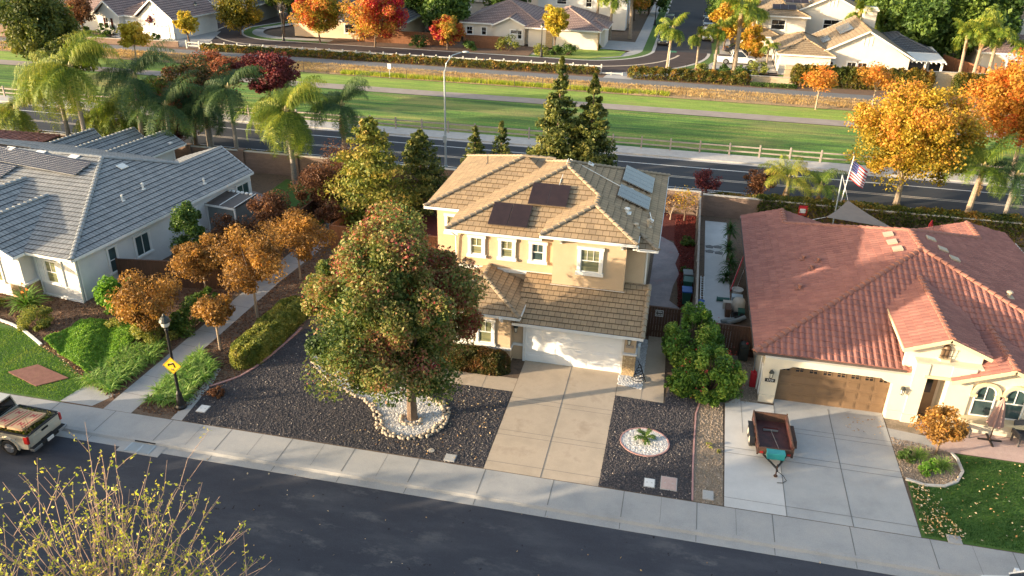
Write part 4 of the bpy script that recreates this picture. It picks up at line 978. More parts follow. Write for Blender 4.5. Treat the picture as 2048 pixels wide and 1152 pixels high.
for x in (12.56, 12.72, 12.88, 13.04): ib.tube([(x, 35.22, 3.33), (x, 35.18, 3.85)], .012, 5)
ib.tube([(12.5, 35.18, 3.8), (13.1, 35.18, 3.8)], .012, 5); ib.tube([(12.5, 35.18, 3.5), (13.1, 35.18, 3.5)], .012, 5)
part(ib, 'iron_grille', 'black_metal', H2)
wall_lantern(H2, (5.42, 34.83, 1.75)); wall_lantern(H2, (11.25, 34.83, 1.75))
nb = MB(); nb.box(5.2, 5.66, 34.79, 34.82, 1.18, 1.36); npl = part(nb, 'house_number', 'black_metal', H2); textpart('1729', .16, (5.43, 34.785, 1.27), (1, 0, 0), (0, 0, 1), 'white_trim', npl, 'lettering')
zl = lambda x: pz + MR * (x - 4.55); zfr = lambda y: pz + MR * (y - 35.1)
for x, y in ((7.0, 41.0), (7.5, 44.6), (8.2, 44.0), (7.8, 43.2)): cyl_vent(H2, (x, y, zl(x) + .08), .09, .22, 'cap_red')
tl = MB(); u = Vector((1, 0, MR)).normalized(); nn = Vector((-MR, 0, 1)).normalized()
for x, y in ((12.0, 46.2), (12.0, 45.1), (12.1, 44.1)): tl.obb((x, y, zl(x) + .1), u, (0, 1, 0), nn, .5, .55, .08)
for x, y in ((14.2, 46.0), (14.6, 44.9), (15.0, 44.0)): tl.obb((x, y, 5.1 - MR * (x - 13.2) + .1), Vector((1, 0, -MR)).normalized(), (0, 1, 0), Vector((MR, 0, 1)).normalized(), .5, .5, .08)
part(tl, 'flat_vent', 'vent_tan', H2)
for x, y in ((17.0, 41.2), (19.0, 39.0)): cyl_vent(H2, (x, y, 5.1 - MR * (x - 13.2) + .05), .1, .3, 'vent_tan')
gb = MB(); gb.box(5.0, 5.06, 35.0, 35.3, .3, 1.9); gb.tube([(5.0, 35.6, 2.4), (4.98, 35.6, .2)], .04, 6); part(gb, 'downpipe', 'white_trim', H2)
# ---------------------------------------------------------------- the grey-roofed white house on the left (turned 8 degrees)
WH = thing('house', 'single-storey white stucco house with grey tile roof and a long row of solar panels', 'house', (-32.13, 35.06, 0), -R(8))
TW = WM[WH.name]
E0 = 3.0
def LR(u): return E0 + .35 * (-u)
O_, E_, RK, P3, AP, LRg = (0, 0, E0), (0, 16.4, E0), (-3.45, 17.5, LR(-3.45)), (-3.45, 12.95, LR(-3.45)), (-6.5, 9.5, LR(-6.5)), (-14.5, 8.3, 5.27)
F = [(O_, E_, RK, P3, AP), (O_, AP, LRg, (-22, 9.4, 5.2), (-24, -1, 3.2), (-3.4, -.3, E0)), (AP, P3, (-3.45, 13.5, 4.1), (-8, 15, 3.3), (-16, 15, 3.3), (-22, 9.5, 5.2), LRg), ((-3.45, 12.95, 4.2), (-3.45, 17.5, 4.2), (-6.4, 17.0, 3.2), (-6.4, 13, 3.2))]
F[1] = (O_, AP, LRg, (-24, 7.2, 5.2), (-24, -1.3, 3.2))
roof(WH, F, [(O_, AP), (AP, P3), (AP, LRg), (LRg, (-24, 7.2, 5.2))], [(O_, E_), (O_, (-3.35, -.15, E0)), (E_, RK)], 'tile_grey', 'white_trim', T=TW, capm='cap_grey', course=.42, lift=.04, gut=.16, capr=.15)
gF = []; gE = []; gV = []
for (ur, zr_, ue, v0, v1, sk) in ((-10.9, 3.75, -9.0, 9.4, 20.1, -.2), (-13.7, 3.75, -12.3, 9, 19.6, -.2), (-16.5, 3.7, -15.3, 9, 18.2, -.2)):
    m_ = (zr_ - 3.0) / (ue - ur); ul = ur - (ue - ur) * 1.5
    zt = 4.5
    gF += [((ue, v0 + 3, 3.0), (ue, v1, 3.0), (ur, v1 + .3, zr_), (ur, v0, zr_)), ((ul, v0 + 3, 2.6), (ur, v0, zr_), (ur, v1 + .3, zr_), (ul, v1, 2.6))]; gE += [((ur, v0, zr_), (ur, v1 + .3, zr_))]; gV += [((ue, v0 + 3, 3.0), (ue, v1, 3.0)), ((ue, v1, 3.0), (ur, v1 + .3, zr_))]
roof(WH, gF, gE, gV, 'tile_grey', 'white_trim', T=TW, capm='cap_grey', course=.42, lift=.04, gut=.13, capr=.12, name='rear_roof')
gF = []; gE = []; gV = []
for (ur, zr_, ue, ze, v0, v1) in ((-6.3, 4.3, -3.2, 3.0, -.95, 4.7), (-9.3, 4.62, -5.2, 2.9, -2.8, 5.9)):
    ul = ur - (ue - ur); gF += [((ue, v0, ze), (ue, v1, ze), (ur, v1, zr_), (ur, v0, zr_)), ((ul, v0, ze), (ur, v0, zr_), (ur, v1, zr_), (ul, v1, ze))]; gE += [((ur, v0, zr_), (ur, v1, zr_))]; gV += [((ue, v0, ze), (ur, v0, zr_)), ((ue, v0, ze), (ue, v0 + .7, ze))]
roof(WH, gF, gE, gV, 'tile_grey', 'white_trim', T=TW, capm='cap_grey', course=.42, lift=.04, gut=.16, capr=.13, name='front_gable_roof')
wb = MB(TW); wb.prism([(-.45, .55), (-.45, 16.6), (-4, 16.9), (-9.4, 12), (-9.4, 19.0), (-12, 19.0), (-12, 10), (-22, 10), (-22, .55)], 0, 2.9)
wb.prism([(-3.6, -.35), (-3.6, .6), (-9.0, .6), (-9.0, -.35)], 0, 2.9); wb.slab([(-3.6, -.35, 2.85), (-9.0, -.35, 2.85), (-6.3, -.35, 4.1)], (0, .3, 0)); wb.slab([(-.5, 16.58, 2.85), (-4, 16.88, 2.85), (-3.45, 16.85, 4.0)], (0, -.3, 0))
wb.prism([(-9.4, 18.9), (-9.4, 19.2), (-10.8, 19.4), (-12, 19.2), (-12, 18.9)], 0, 3.3)
part(wb, 'wall', 'stucco_white', WH)
cb = MB(TW); cb.box(-.47, -.4, .5, .62, 0, 2.9); cb.box(-.5, -.4, .45, 16.6, 2.72, 2.92); cb.box(-3.5, -.4, .47, .56, 0, .12); part(cb, 'corner_trim', 'white_trim', WH)
sb = MB(TW); sb.box(-4.6, -3.45, -.5, .62, 0, .95); sb2 = MB(TW); sb2.box(-4.65, -3.4, -.55, .66, .95, 1.05); part(sb, 'stone_veneer', 'ledge_stone', WH); part(sb2, 'ledge_cap', 'white_trim', WH)
wn = window(WH, (-2.35, .55, .95), (1, 0), .8, 1.35, pane='blind_glass', tw=.1, T=TW); 
for s in (-1, 1):
    sh_ = MB(TW); x = -2.35 + s * .72; sh_.box(x - .19, x + .19, .49, .55, .85, 2.45)
    for k in range(3): sh_.box(x - .17 + k * .12, x - .07 + k * .12, .475, .495, .87, 2.43)
    part(sh_, 'shutter', 'white_trim', wn)
window(WH, (-.45, 3.2, .85), (0, 1), .62, 1.55, pane='teal_glass', tw=.1, mull=(), T=TW); window(WH, (-.45, 5.6, 1.0), (0, 1), 1.15, 1.3, pane='teal_glass', tw=.12, mull=(), rail=False, top=(.5,), T=TW)
window(WH, (-.45, 10.0, 1.0), (0, 1), 1.25, 1.3, pane='teal_glass', tw=.12, mull=(), rail=False, top=(.5,), T=TW); window(WH, (-.45, 15.6, .9), (0, 1), 1.3, 1.4, pane='teal_glass', tw=.12, mull=(), rail=False, top=(.5,), T=TW)
window(WH, (-5.6, -.35, .9), (1, 0), .8, 1.5, pane='blind_glass', tw=.1, mull=(), T=TW)
un = Vector((1, .12, 0)); 
def zplane(u, v): return E0 + .2385 * v + .0 * u - .0255 * 0 + (-.0164) * u
fsn = TW.to_3x3()
for (u0, v0, nx) in ((-14.4, 6.9, 8), (-20, 5.2, 9)):
    for i in range(nx):
        a = TW @ Vector((u0 + i * 1.03 * .99, v0 + i * .0 + .0, zplane(u0 + i * 1.03, v0))); 
        panel(WH, a, fsn @ Vector((1, 0, -.02)), fsn @ Vector((0, 1, .25)), 1.0, 1.62, 'pv_cell', 'solar_panel', (6, 9), 'metal_frame', .16, .02)
for (u, v) in ((-2.6, 8.6), (-2.4, 6.6), (-.9, 12.3)):
    a = TW @ Vector((u, v, LR(u) + .02)); cyl_vent(WH, a, .06, .4, 'vent_white', hood=(u < -2.5))
pv = MB(TW); pv.obb((-5.0, 9.6, LR(-5.0) + .09), Vector((1, 0, -.35)).normalized(), (0, 1, 0), Vector((.35, 0, 1)).normalized(), .5, .6, .06)
for u in (-8.2, -10.8, -13.2): pv.obb((u, 9.0 - (-6.5 - u) * .1, zplane(u, 9.0) + .02), (1, 0, 0), Vector((0, 1, .25)).normalized(), Vector((0, -.25, 1)).normalized(), .7, .4, .06)
part(pv, 'flat_vent', 'vent_white', WH)
dp = MB(TW); dp.tube([(-3.38, .0, 2.85), (-3.3, .45, 2.6), (-3.3, .5, .1)], .045, 6); dp.tube([(-.38, .7, 2.9), (-.36, .7, .1)], .045, 6); part(dp, 'downpipe', 'white_trim', WH)
# lean-to shed against the white house
SHD = thing('storage_shed', 'grey panelled storage shed beside the white house with a translucent flat roof', 'shed', (-29.6, 47.6, 0), -R(8)); TS = WM[SHD.name]
b = MB(TS); b.box(-1.1, 1.1, -1.15, 1.15, 0, 2.15); part(b, 'wall', 'plastic_grey', SHD)
b = MB(TS); b.slab([(-1.2, -1.25, 2.2), (1.2, -1.25, 2.2), (1.2, 1.25, 2.35), (-1.2, 1.25, 2.35)], (0, 0, .06)); part(b, 'roof', 'gutter_dark', SHD)
b = MB(TS)
for x in (-1.15, 0, 1.15): b.beam((x, -1.22, 2.29), (x, 1.22, 2.44), .05, .04)
b.box(-1.18, -1.08, -1.22, -1.12, 0, 2.2); b.box(1.08, 1.18, -1.22, -1.12, 0, 2.2); b.box(-1.2, 1.2, -1.28, -1.2, 2.1, 2.24); part(b, 'frame', 'white_trim', SHD)
b = MB(TS)
for k in range(6): b.box(-1.0 + k * .36, -.82 + k * .36, .95, 1.12, 2.4, 2.5)
part(b, 'roof_clip', 'white_trim', SHD)
# red roof corner at the left edge of the picture
H8 = thing('house', 'cream house whose red barrel-tile roof shows at the left edge beyond the grey roof', 'house', (-56, 52, 0))
b = MB(); b.box(-64, -50.5, 46, 56, 0, 2.5); part(b, 'wall', 'stucco_cream', H8); F, E, V = hip(-65, -50, 45.4, 56.6, 2.55, .33); roof(H8, F, E, V, 'tile_red', 'gutter_dark', 'barrel', .45, .03, 'cap_red', tw=.34)
# ---------------------------------------------------------------- fences and walls
def board_fence(label, A, B, h, m='wood_fence', bw=.14, name='wooden_fence', both=True, group=None, z0=0, cap=True):
    A, B = Vector((*A, z0)), Vector((*B, z0)); L = (B - A).length; u = (B - A) / L; n = Vector((u.y, -u.x, 0)); t = thing(name, label, 'fence', tuple(A), 0, group)
    b = MB(); k = int(L / bw)
    for i in range(k):
        hh = h - random.uniform(0, .015); b.obb(A + u * (i + .5) * L / k + Vector((0, 0, hh / 2)) + n * random.uniform(-.004, .004), u, n, (0, 0, 1), L / k - .008, .022, hh)
    part(b, 'boards', m, t)
    b = MB(); q = max(2, int(L / 2.4) + 1)
    for i in range(q):
        p = A + u * L * i / (q - 1) - n * .07; b.box(p.x - .045, p.x + .045, p.y - .045, p.y + .045, 0, h + .06)
    for z in (.35, h - .3): b.beam(A - n * .035 + Vector((0, 0, z)), B - n * .035 + Vector((0, 0, z)), .04, .09)
    if cap: b.beam(A + Vector((0, 0, h + .02)), B + Vector((0, 0, h + .02)), .12, .035)
    part1(b, 'frame', m, t); return t
def block_wall(label, A, B, h, m='block_wall', cap='wall_cap', pil=4.8, th=.2, group=None):
    A, B = Vector((*A, 0)), Vector((*B, 0)); L = (B - A).length; u = (B - A) / L; n = Vector((u.y, -u.x, 0)); t = thing('block_wall', label, 'wall', tuple(A), 0, group)
    b = MB(); k = int(h / .2)
    for i in range(k): b.obb((A + B) / 2 + Vector((0, 0, .2 * i + .1)), u, n, (0, 0, 1), L, th - (.0 if i % 2 else .008), .192)
    b.obb((A + B) / 2 + Vector((0, 0, h / 2 - .02)), u, n, (0, 0, 1), L - .02, th - .03, h - .05); part1(b, 'wall', m, t)
    c = MB(); c.obb((A + B) / 2 + Vector((0, 0, h + .03)), u, n, (0, 0, 1), L + .1, th + .08, .06); part1(c, 'wall_cap', cap, t)
    if pil:
        q = int(L / pil) + 1
        for i in range(q):
            p = A + u * min(L, i * pil); c = MB(); c.obb(p + Vector((0, 0, (h + .12) / 2)), u, n, (0, 0, 1), .42, .42, h + .12); c.obb(p + Vector((0, 0, h + .15)), u, n, (0, 0, 1), .5, .5, .08); part1(c, 'pillar', m, t)
    return t
def rail_fence(label, pts, m, sp=2.45, h=1.15, rails=(.5, .95), name='rail_fence', pr=.07, rr=.055, zb=0.0):
    t = thing(name, label, 'fence', (*pts[0], zb)); b = None
    for i in range(len(pts) - 1):
        A, B = Vector((*pts[i], zb)), Vector((*pts[i + 1], zb)); L = (B - A).length; k = max(1, round(L / sp)); u = (B - A) / L
        for j in range(k + (1 if i == len(pts) - 2 else 0)):
            p = A + u * L * j / k; c = MB(); c.obb(p + Vector((0, 0, h / 2)), u, (u.y, -u.x, 0), (0, 0, 1), pr * 2, pr * 2, h); c.obb(p + Vector((0, 0, h + .02)), u, (u.y, -u.x, 0), (0, 0, 1), pr * 1.3, pr * 1.3, .05); part1(c, 'post', m, t)
        for z in rails:
            c = MB()
            for j in range(k): c.beam(A + u * (L * j / k - .05) + Vector((0, 0, z + random.uniform(-.02, .02))), A + u * (L * (j + 1) / k + .05) + Vector((0, 0, z + random.uniform(-.02, .02))), rr, rr * 2.2)
            part1(c, 'rail', m, t)
    return t
def chain_fence(label, pts, h=1.1, sp=3.2, zb=0.0, name='wire_fence', wires=(1.05,), r=.028, m='gutter_dark'):
    t = thing(name, label, 'fence', (*pts[0], zb)); w_ = MB()
    for i in range(len(pts) - 1):
        A, B = Vector((*pts[i], zb)), Vector((*pts[i + 1], zb)); L = (B - A).length; k = round(L / sp); u = (B - A) / L
        for j in range(k + 1): p = A + u * L * j / k; c = MB(); c.tube([p, p + Vector((0, 0, h))], r, 5); part1(c, 'post', m, t)
        for z in wires: w_.tube([A + Vector((0, 0, z)), B + Vector((0, 0, z))], .012, 4)
    part1(w_, 'wire', m, t); return t
board_fence('brown board fence running from the white house wall towards the walkway', (-31.9, 38.2), (-25.1, 39.3), 1.7, 'wood_dark')
board_fence('brown board fence along the left edge of the walkway', (-25.1, 39.3), (-24.6, 58.8), 1.75, 'wood_dark')
board_fence('sunlit orange-brown board fence on the right edge of the walkway behind the big tree', (-21.75, 46.2), (-21.3, 59.0), 1.75)
board_fence('board fence crossing from the walkway to the left side of the two-storey house', (-21.75, 46.15), (-13.2, 46.15), 1.75)
g1 = board_fence('dark brown board gate right of the two-storey house with a small white sign', (-.95, 39.85), (1.0, 39.85), 1.85, 'wood_dark', name='side_gate')
sg = MB(); sg.box(-.28, .12, 39.79, 39.815, 1.35, 1.7); sgo = solo(sg, 'gate_sign', 'gutter_dark', 'small dark sign with two rows of white marks on the brown side gate', 'sign')
fr = MB()
for x in (-.28, .12): fr.box(x - .012, x + .012, 39.775, 39.79, 1.34, 1.71)
for z in (1.35, 1.7): fr.box(-.28, .12, 39.776, 39.789, z - .012, z + .012)
part1(fr, 'sign_border', 'white_trim', sgo); lm = MB()
for z, xs in ((1.6, (-.24, -.15, -.1, -.05, .02)), (1.44, (-.24, -.15, -.08, 0, .05))):
    for x in xs: lm.box(x, x + .035, 39.776, 39.789, z - .035, z + .035)
part1(lm, 'lettering', 'white_trim', sgo)
board_fence('weathered board fence between the red mulch yard and the neighbour\'s side slab', (1.85, 39.0), (1.85, 58.9), 1.8, 'wood_grey')
board_fence('dark red-brown board gate left of the red-roofed house', (2.1, 38.95), (4.98, 38.95), 1.75, 'wood_dark', name='side_gate')
block_wall('reddish block wall behind the back yards along the main road', (-64, 59.2), (1.85, 59.2), 1.75)
block_wall('block wall behind the red-roofed house, overgrown with a vine', (2.1, 59.2), (48, 59.2), 1.6, pil=0)
block_wall('block wall left of the white house yard', (-64, 40), (-64, 59), 1.7, pil=0)
rail_fence('weathered split-rail fence along the near edge of the park lawn', [(-95, 74.6), (-30, 74.5), (15, 74.8), (60, 75.3)], 'rail_grey', 2.6, 1.2)
rail_fence('long white rail fence beside the far curving street', [(-68.5, 104.6), (-40, 105.4), (-11, 106.4)], 'rail_white', 1.85, 1.1, (.45, .85), pr=.09, rr=.07)
rail_fence('short low white rail at the end of the far rail fence', [(-11, 105.2), (-8.2, 105.4)], 'rail_white', 1.4, .4, (.3,), pr=.07, rr=.07)
chain_fence('thin dark wire fence between the lawn and the dry bank', [(-110, 95.4), (-40, 95.2), (0, 95.6), (70, 97)], 1.15, 3.4, 0.05)
# ---------------------------------------------------------------- loose surfaces made of many small pieces
def pebble_bed(name, label, poly, n, size, m, z=.01, exclude=()):
    P = scatter(n, poly)
    for e in exclude:
        keep = [not inpoly(p[0], p[1], e) for p in P]; P = P[keep]
    P3 = np.column_stack([P, np.full(len(P), z)]); tn = rng.beta(2, 3, len(P3)) * .95
    tn = np.where(rng.random(len(tn)) < .02, 1.0, tn)
    me = pebbles(P3, size, tn, name); return solo(me, name, m, None, None, (0, 0, 0), kind='stuff')
def st(o, label, cat): o['label'] = label; o['category'] = cat; return o
st(pebble_bed('gravel', '', GRAVL, 30000, .032, 'black_stone', .012, (WG,)), 'black lava gravel covering the front yard round the big tree', 'gravel')
st(pebble_bed('gravel', '', GRAVR, 12000, .032, 'black_stone', .012, (CIRC,)), 'black lava gravel to the right of the two-storey house driveway', 'gravel')
st(pebble_bed('white_gravel', '', WG, 9000, .035, 'white_stone', .018), 'white gravel round the foot of the big tree', 'gravel')
st(pebble_bed('white_gravel', '', CIRC, 3000, .035, 'white_stone', .018), 'white gravel circle with a small cycad in it', 'gravel')
st(pebble_bed('white_gravel', '', [(-1.72, 34.62), (-.5, 34.45), (-.52, 39.4), (-1.1, 39.4), (-1.1, 36.0), (-1.72, 36)], 2600, .04, 'white_stone', .018), 'white gravel strip beside the garage corner with the coiled hose', 'gravel')
st(pebble_bed('tan_gravel', '', TANG, 7000, .03, 'tan_stone', .01), 'tan gravel strip between the two front yards', 'gravel')
st(pebble_bed('tan_gravel', '', BED, 3500, .03, 'tan_stone', .014), 'tan gravel in the planting bed beside the grey driveway', 'gravel')
st(pebble_bed('bark_chips', '', [(-24.8, 27.5), (-24.8, 42), (-38, 42), (-38, 33.2), (-33.6, 32.1), (-31.6, 31), (-29.2, 29.9), (-26.5, 28.35)], 14000, .045, 'chip', .008), 'brown bark chips in the bed before the white house', 'mulch')
st(pebble_bed('bark_chips', '', [(-23.3, 27), (-21.4, 27), (-20.0, 31), (-19.3, 34), (-19.0, 46), (-22.2, 46), (-22.95, 41)], 7000, .045, 'chip', .008), 'brown bark chips between the walkway and the black gravel', 'mulch')
st(pebble_bed('red_bark_chips', '', [(.9, 43.4), (1.72, 43.2), (1.72, 58.6), (.3, 58.6), (.3, 54), (.8, 51)], 3500, .05, 'red_chip', .016), 'red bark chips along the fence right of the two-storey house', 'mulch')
def litter(name, label, poly, n, size, m='litter_leaf', z=.03):
    P = scatter(n, poly); P3 = np.column_stack([P, np.full(n, z)]); q = cards(P3, size, 3.0, .6); o = solo(quadmesh(name, q, rng.random(n)), name, m, label, 'leaves', (0, 0, 0), kind='stuff'); return o
litter('fallen_leaves', 'pale fallen leaves strewn over the right-hand lawn', [(10.9, 27), (24, 27), (24, 32.4), (13.5, 32.4), (13.4, 31.2), (12, 29.9), (10.95, 30.2)], 330, .05, z=.1)
litter('fallen_leaves', 'fallen leaves thick along the driveway edge of the right-hand lawn', [(10.85, 26.9), (12.5, 26.9), (11.6, 30), (10.95, 30.2)], 240, .05, z=.1)
litter('fallen_leaves', 'fallen leaves on the grey driveway before the brown garage door', [(8.6, 33.4), (10.7, 33.2), (10.7, 34.6), (9, 34.6)], 40, .05)
litter('fallen_leaves', 'few pale leaves scattered on the asphalt street and gutter', [(-20, 15), (12, 15), (12, 24.9), (-20, 24.9)], 120, .045, z=-.1)
litter('fallen_leaves', 'fallen leaves along the edge of the left lawn and mulch', [(-31.6, 30.9), (-31.2, 31.4), (-26.4, 28.9), (-26.6, 28.2)], 160, .05, z=.06)
litter('fallen_leaves', 'fallen leaves on the black gravel left of the driveway', [(-14, 27), (-6.8, 27), (-6.8, 32.6), (-9, 32.6)], 260, .04, z=.05)
def grass_blades(name, label, poly, n, h, wd, m, z=0.0, tint=None):
    P = scatter(n, poly); a = rng.uniform(0, 6.28, n); d = np.stack([np.cos(a), np.sin(a), np.zeros(n)], 1); B = np.column_stack([P, np.full(n, z)]); hh = h * rng.uniform(.5, 1.4, n)
    ln = rng.normal(0, .4, (n, 2)); T = B + np.column_stack([ln * hh[:, None], hh]); s = d * wd * rng.uniform(.6, 1.4, n)[:, None]
    tn = .45 + rng.normal(0, .16, n) + np.array([mnoise.noise(Vector((p[0] * .9, p[1] * .9, 5))) for p in P]) * .5
    return solo(quadmesh(name, np.stack([B - s, B + s, T + s * .3, T - s * .3], 1), tn), name, m, label, 'grass', (0, 0, 0), kind='stuff')
grass_blades('grass', 'mown grass of the left front lawn', [(-42, 26.9), (-27.1, 26.9), (-26.6, 28.3), (-29.2, 29.8), (-31.6, 30.9), (-33.6, 32), (-42, 32.5)], 42000, .05, .012, 'blade')
grass_blades('grass', 'dark green grass of the right-hand lawn', [(10.95, 26.9), (24, 26.9), (24, 32.5), (13.4, 32.6), (13.45, 31.4), (12.9, 30.35), (11.9, 30.0), (10.98, 30.2)], 42000, .06, .012, 'blade_dark')
grass_blades('dry_grass', 'dry golden grass covering the canal bank', [(-95, 95.7), (60, 96.2), (60, 100.4), (-95, 100.4)], 60000, .2, .022, 'dry_grass', .15)
grass_blades('dry_grass', 'yellow-green weeds along the foot of the canal bank', [(-42, 95.5), (-2, 95.9), (-2, 96.9), (-42, 96.6)], 9000, .34, .03, 'sprout', .1)
# ---------------------------------------------------------------- stones
def rock(name, label, P, s, m='stone_buff', group=None, cat='stone'):
    b = MB(); b.ball((0, 0, s[2] * .45), 1, 9, 6, s, .12); return solo(b, name, m, label, cat, P, group)
cob = []
for k in range(4):
    b = MB(); b.ball((0, 0, .05), .105, 8, 5, (1.1, .85, .6), .07); cob.append(b.mesh('cobble', None, True)); cob[-1].materials.append(M('stone_buff'))
def cobbles(path, n, label, group, w_=.07):
    P = [Vector((*p, 0)) for p in path]; L = [0]
    for i in range(len(P) - 1): L.append(L[-1] + (P[i + 1] - P[i]).length)
    for k in range(n):
        d = L[-1] * (k + .5) / n; i = max(j for j in range(len(P)) if L[j] <= d + 1e-6); i = min(i, len(P) - 2); p = P[i].lerp(P[i + 1], (d - L[i]) / max(1e-6, L[i + 1] - L[i]))
        o = bpy.data.objects.new('cobble', cob[k % 4]); COL.objects.link(o); o.location = (p.x + random.uniform(-w_, w_), p.y + random.uniform(-w_, w_), .015); o.rotation_euler = (0, 0, random.uniform(0, 6.28)); q = random.uniform(.65, 1.15); o.scale = (q, q, q); tag(o, label, 'stone', group)
RING = [(-10.6, 31.35), (-9.9, 31.0), (-9.4, 30.4), (-9.2, 29.6), (-9.4, 28.9), (-9.9, 28.3), (-10.5, 28.02), (-11.2, 28.1), (-11.8, 28.6), (-12.2, 29.3), (-12.7, 29.95), (-13.4, 30.4)]
cobbles(RING, 62, 'buff river cobble in the ring edging the white gravel round the big tree', 'cobbles edging the white gravel')
RING2 = [(p[0] + (.17 if p[0] > -10.5 else -.15), p[1] + (-.15 if p[1] < 29.5 else .05)) for p in RING[1:]]
cobbles(RING2, 52, 'buff river cobble in the outer row round the big tree', 'outer row of cobbles')
cobbles([(-13.4, 30.4), (-14.4, 30.75), (-15.5, 31.4), (-16.5, 32.2), (-17.4, 33.1)], 30, 'buff river cobble edging the white gravel strip up the yard', 'cobbles edging the gravel strip')
cobbles([(-10.66 + .5 * math.cos(a), 29.35 + .42 * math.sin(a)) for a in [R(150 + 18 * k) for k in range(15)]], 18, 'buff cobble close round the foot of the big tree trunk', 'cobbles at the trunk', .05)
# edging strips
def strip(name, label, pts, wd, h, m):
    b = MB()
    for i in range(len(pts) - 1): b.beam((*pts[i], h / 2), (*pts[i + 1], h / 2), wd, h)
    return solo(b, name, m, label, 'edging')
strip('garden_edging', 'curved purple-brown edging between the left hedge and the black gravel', [(-21.0, 29.6), (-20.5, 30.15), (-20.05, 30.75), (-19.75, 31.6), (-19.5, 32.8), (-19.3, 34.4), (-19.2, 36)], .1, .06, 'redwood_curb')
strip('garden_edging', 'thin brown edging between the right black gravel and the tan strip', [(2.1, 26.85), (2.08, 29), (2.1, 31), (2.14, 33), (2.3, 33.9)], .07, .05, 'redwood_curb')
b = MB()
for k in range(48): b.beam((*CIRC[k], .03), (*CIRC[(k + 1) % 48], .03), .06, .06)
solo(b, 'garden_edging', 'redwood_curb', 'round brown edging of the white gravel circle', 'edging')
strip('garden_edging', 'white curved kerb between the left lawn and the mulch bed', [(-40, 33.0), (-36, 32.85), (-34.6, 32.5), (-33.4, 32.05), (-32.3, 31.45), (-31.5, 31.0)], .14, .08, 'white_trim')
strip('garden_edging', 'curved concrete kerb round the planting bed on the right lawn', [(10.9, 30.32), (11.6, 30.08), (12.4, 30.2), (13.0, 30.65), (13.4, 31.4), (13.4, 32.3), (13.25, 32.7)], .12, .08, 'curb')
# covers let into the ground
def cover(label, x, y, w_, d_, m='wall_cap', rz=0, name='utility_cover', z=0.02):
    b = MB(Matrix.Translation((x, y, 0)) @ Matrix.Rotation(rz, 4, 'Z')); b.box(-w_ / 2, w_ / 2, -d_ / 2, d_ / 2, z, z + .03)
    t = thing(name, label, 'cover', (x, y, 0)); part1(b, 'lid', m, t); c = MB(Matrix.Translation((x, y, 0)) @ Matrix.Rotation(rz, 4, 'Z'))
    for s in (-1, 1): c.box(s * w_ * .25 - .03, s * w_ * .25 + .03, -.02, .02, z + .03, z + .036)
    c.box(-w_ / 2 - .03, w_ / 2 + .03, -d_ / 2 - .03, d_ / 2 + .03, z - .02, z + .02); part1(c, 'rim', 'curb', t)
cover('small white utility lid in the right black gravel', .33, 27.5, .4, .5, 'white_trim'); cover('pinkish utility lid in the right black gravel', 1.12, 27.65, .62, .78, 'pink_paver'); cover('grey utility lid in the tan gravel strip near the footway', 2.72, 27.3, .38, .5, 'concrete_grey')
cover('grey slotted lid in the black gravel left of the driveway', -8.16, 27.12, .42, .42, 'concrete_grey'); cover('white lid in the black gravel beside the edging strip', -20.3, 27.85, .42, .5, 'white_trim'); cover('pale lid at the edge of the right-hand lawn', 12.0, 26.95, .45, .4, 'concrete')
b = MB(); b.lathe((-9.1, 27.42, 0), [(.14, 0), (.14, .035), (.01, .045)], 14); solo(b, 'utility_cover', 'wall_cap', 'small round pale cap in the black gravel', 'cover')
b = MB(); b.poly([(-31.2, 28.35, .05), (-29.0, 27.6, .05), (-28.0, 28.6, .05), (-30.3, 29.3, .05)]); b2 = MB(); b2.prism([(-31.2, 28.35), (-29.0, 27.6), (-28.0, 28.6), (-30.3, 29.3)], .0, .06); solo(b2, 'stone_slab', 'brick_red', 'reddish slab let into the left front lawn', 'slab')
# storm drain
t = thing('storm_drain', 'blue-grey storm drain grate in the gutter with the kerb inlet behind it', 'drain', (-21.4, 24.9, -.12))
b = MB(); b.box(-22.4, -20.4, 24.35, 25.05, -.13, -.108); part1(b, 'apron', 'concrete', t); b = MB()
for k in range(9): b.box(-22.0, -20.9, 24.45 + k * .065, 24.485 + k * .065, -.108, -.085)
for x in (-22.02, -21.45, -20.9): b.box(x - .03, x + .03, 24.42, 25.0, -.108, -.083)
part1(b, 'grate', 'galv', t); b = MB(); b.box(-21.95, -20.95, 25.06, 25.16, -.09, -.02); part1(b, 'kerb_inlet', 'rubber', t)
# ---------------------------------------------------------------- street lamp with the turn sign
def acorn_lamp(label, loc, H=5.0, sc=1.0, group=None):
    t = thing('street_lamp', label, 'street lamp', loc, 0, group); x, y, z = 0, 0, 0
    b = MB(); b.lathe((0, 0, 0), [(.26, 0), (.26, .12), (.2, .2), (.16, .5), (.12, .75), (.13, .8), (.07, .95), (.058, H - .9), (.09, H - .88), (.09, H - .82), (.05, H - .78), (.12, H - .7)], 12); part(b, 'post', 'black_metal', t, world=False)
    b = MB(); b.lathe((0, 0, H - .7), [(.1, 0), (.17, .08), (.2, .22), (.19, .3)], 12); part(b, 'lamp_glass', 'lamp_glass', t, world=False, smooth=True)
    b = MB(); b.lathe((0, 0, H - .42), [(.25, 0), (.26, .03), (.2, .16), (.12, .24), (.06, .27), (.07, .33), (.02, .4)], 12); part(b, 'lamp_hood', 'galv' if H > 4.9 and sc > 1 else 'lantern_metal', t, world=False); return t
acorn_lamp('black acorn street lamp with a green hood beside the walkway', (-21.35, 27.74, 0), 5.0)
t = thing('traffic_sign', 'yellow diamond left-turn sign reading 15 on the black lamp post', 'sign', (-21.35, 27.66, 2.35), R(6)); TT = WM[t.name]; t.scale = (.82, .82, .82); u45 = Vector((1, 0, 1)).normalized(); v45 = Vector((-1, 0, 1)).normalized()
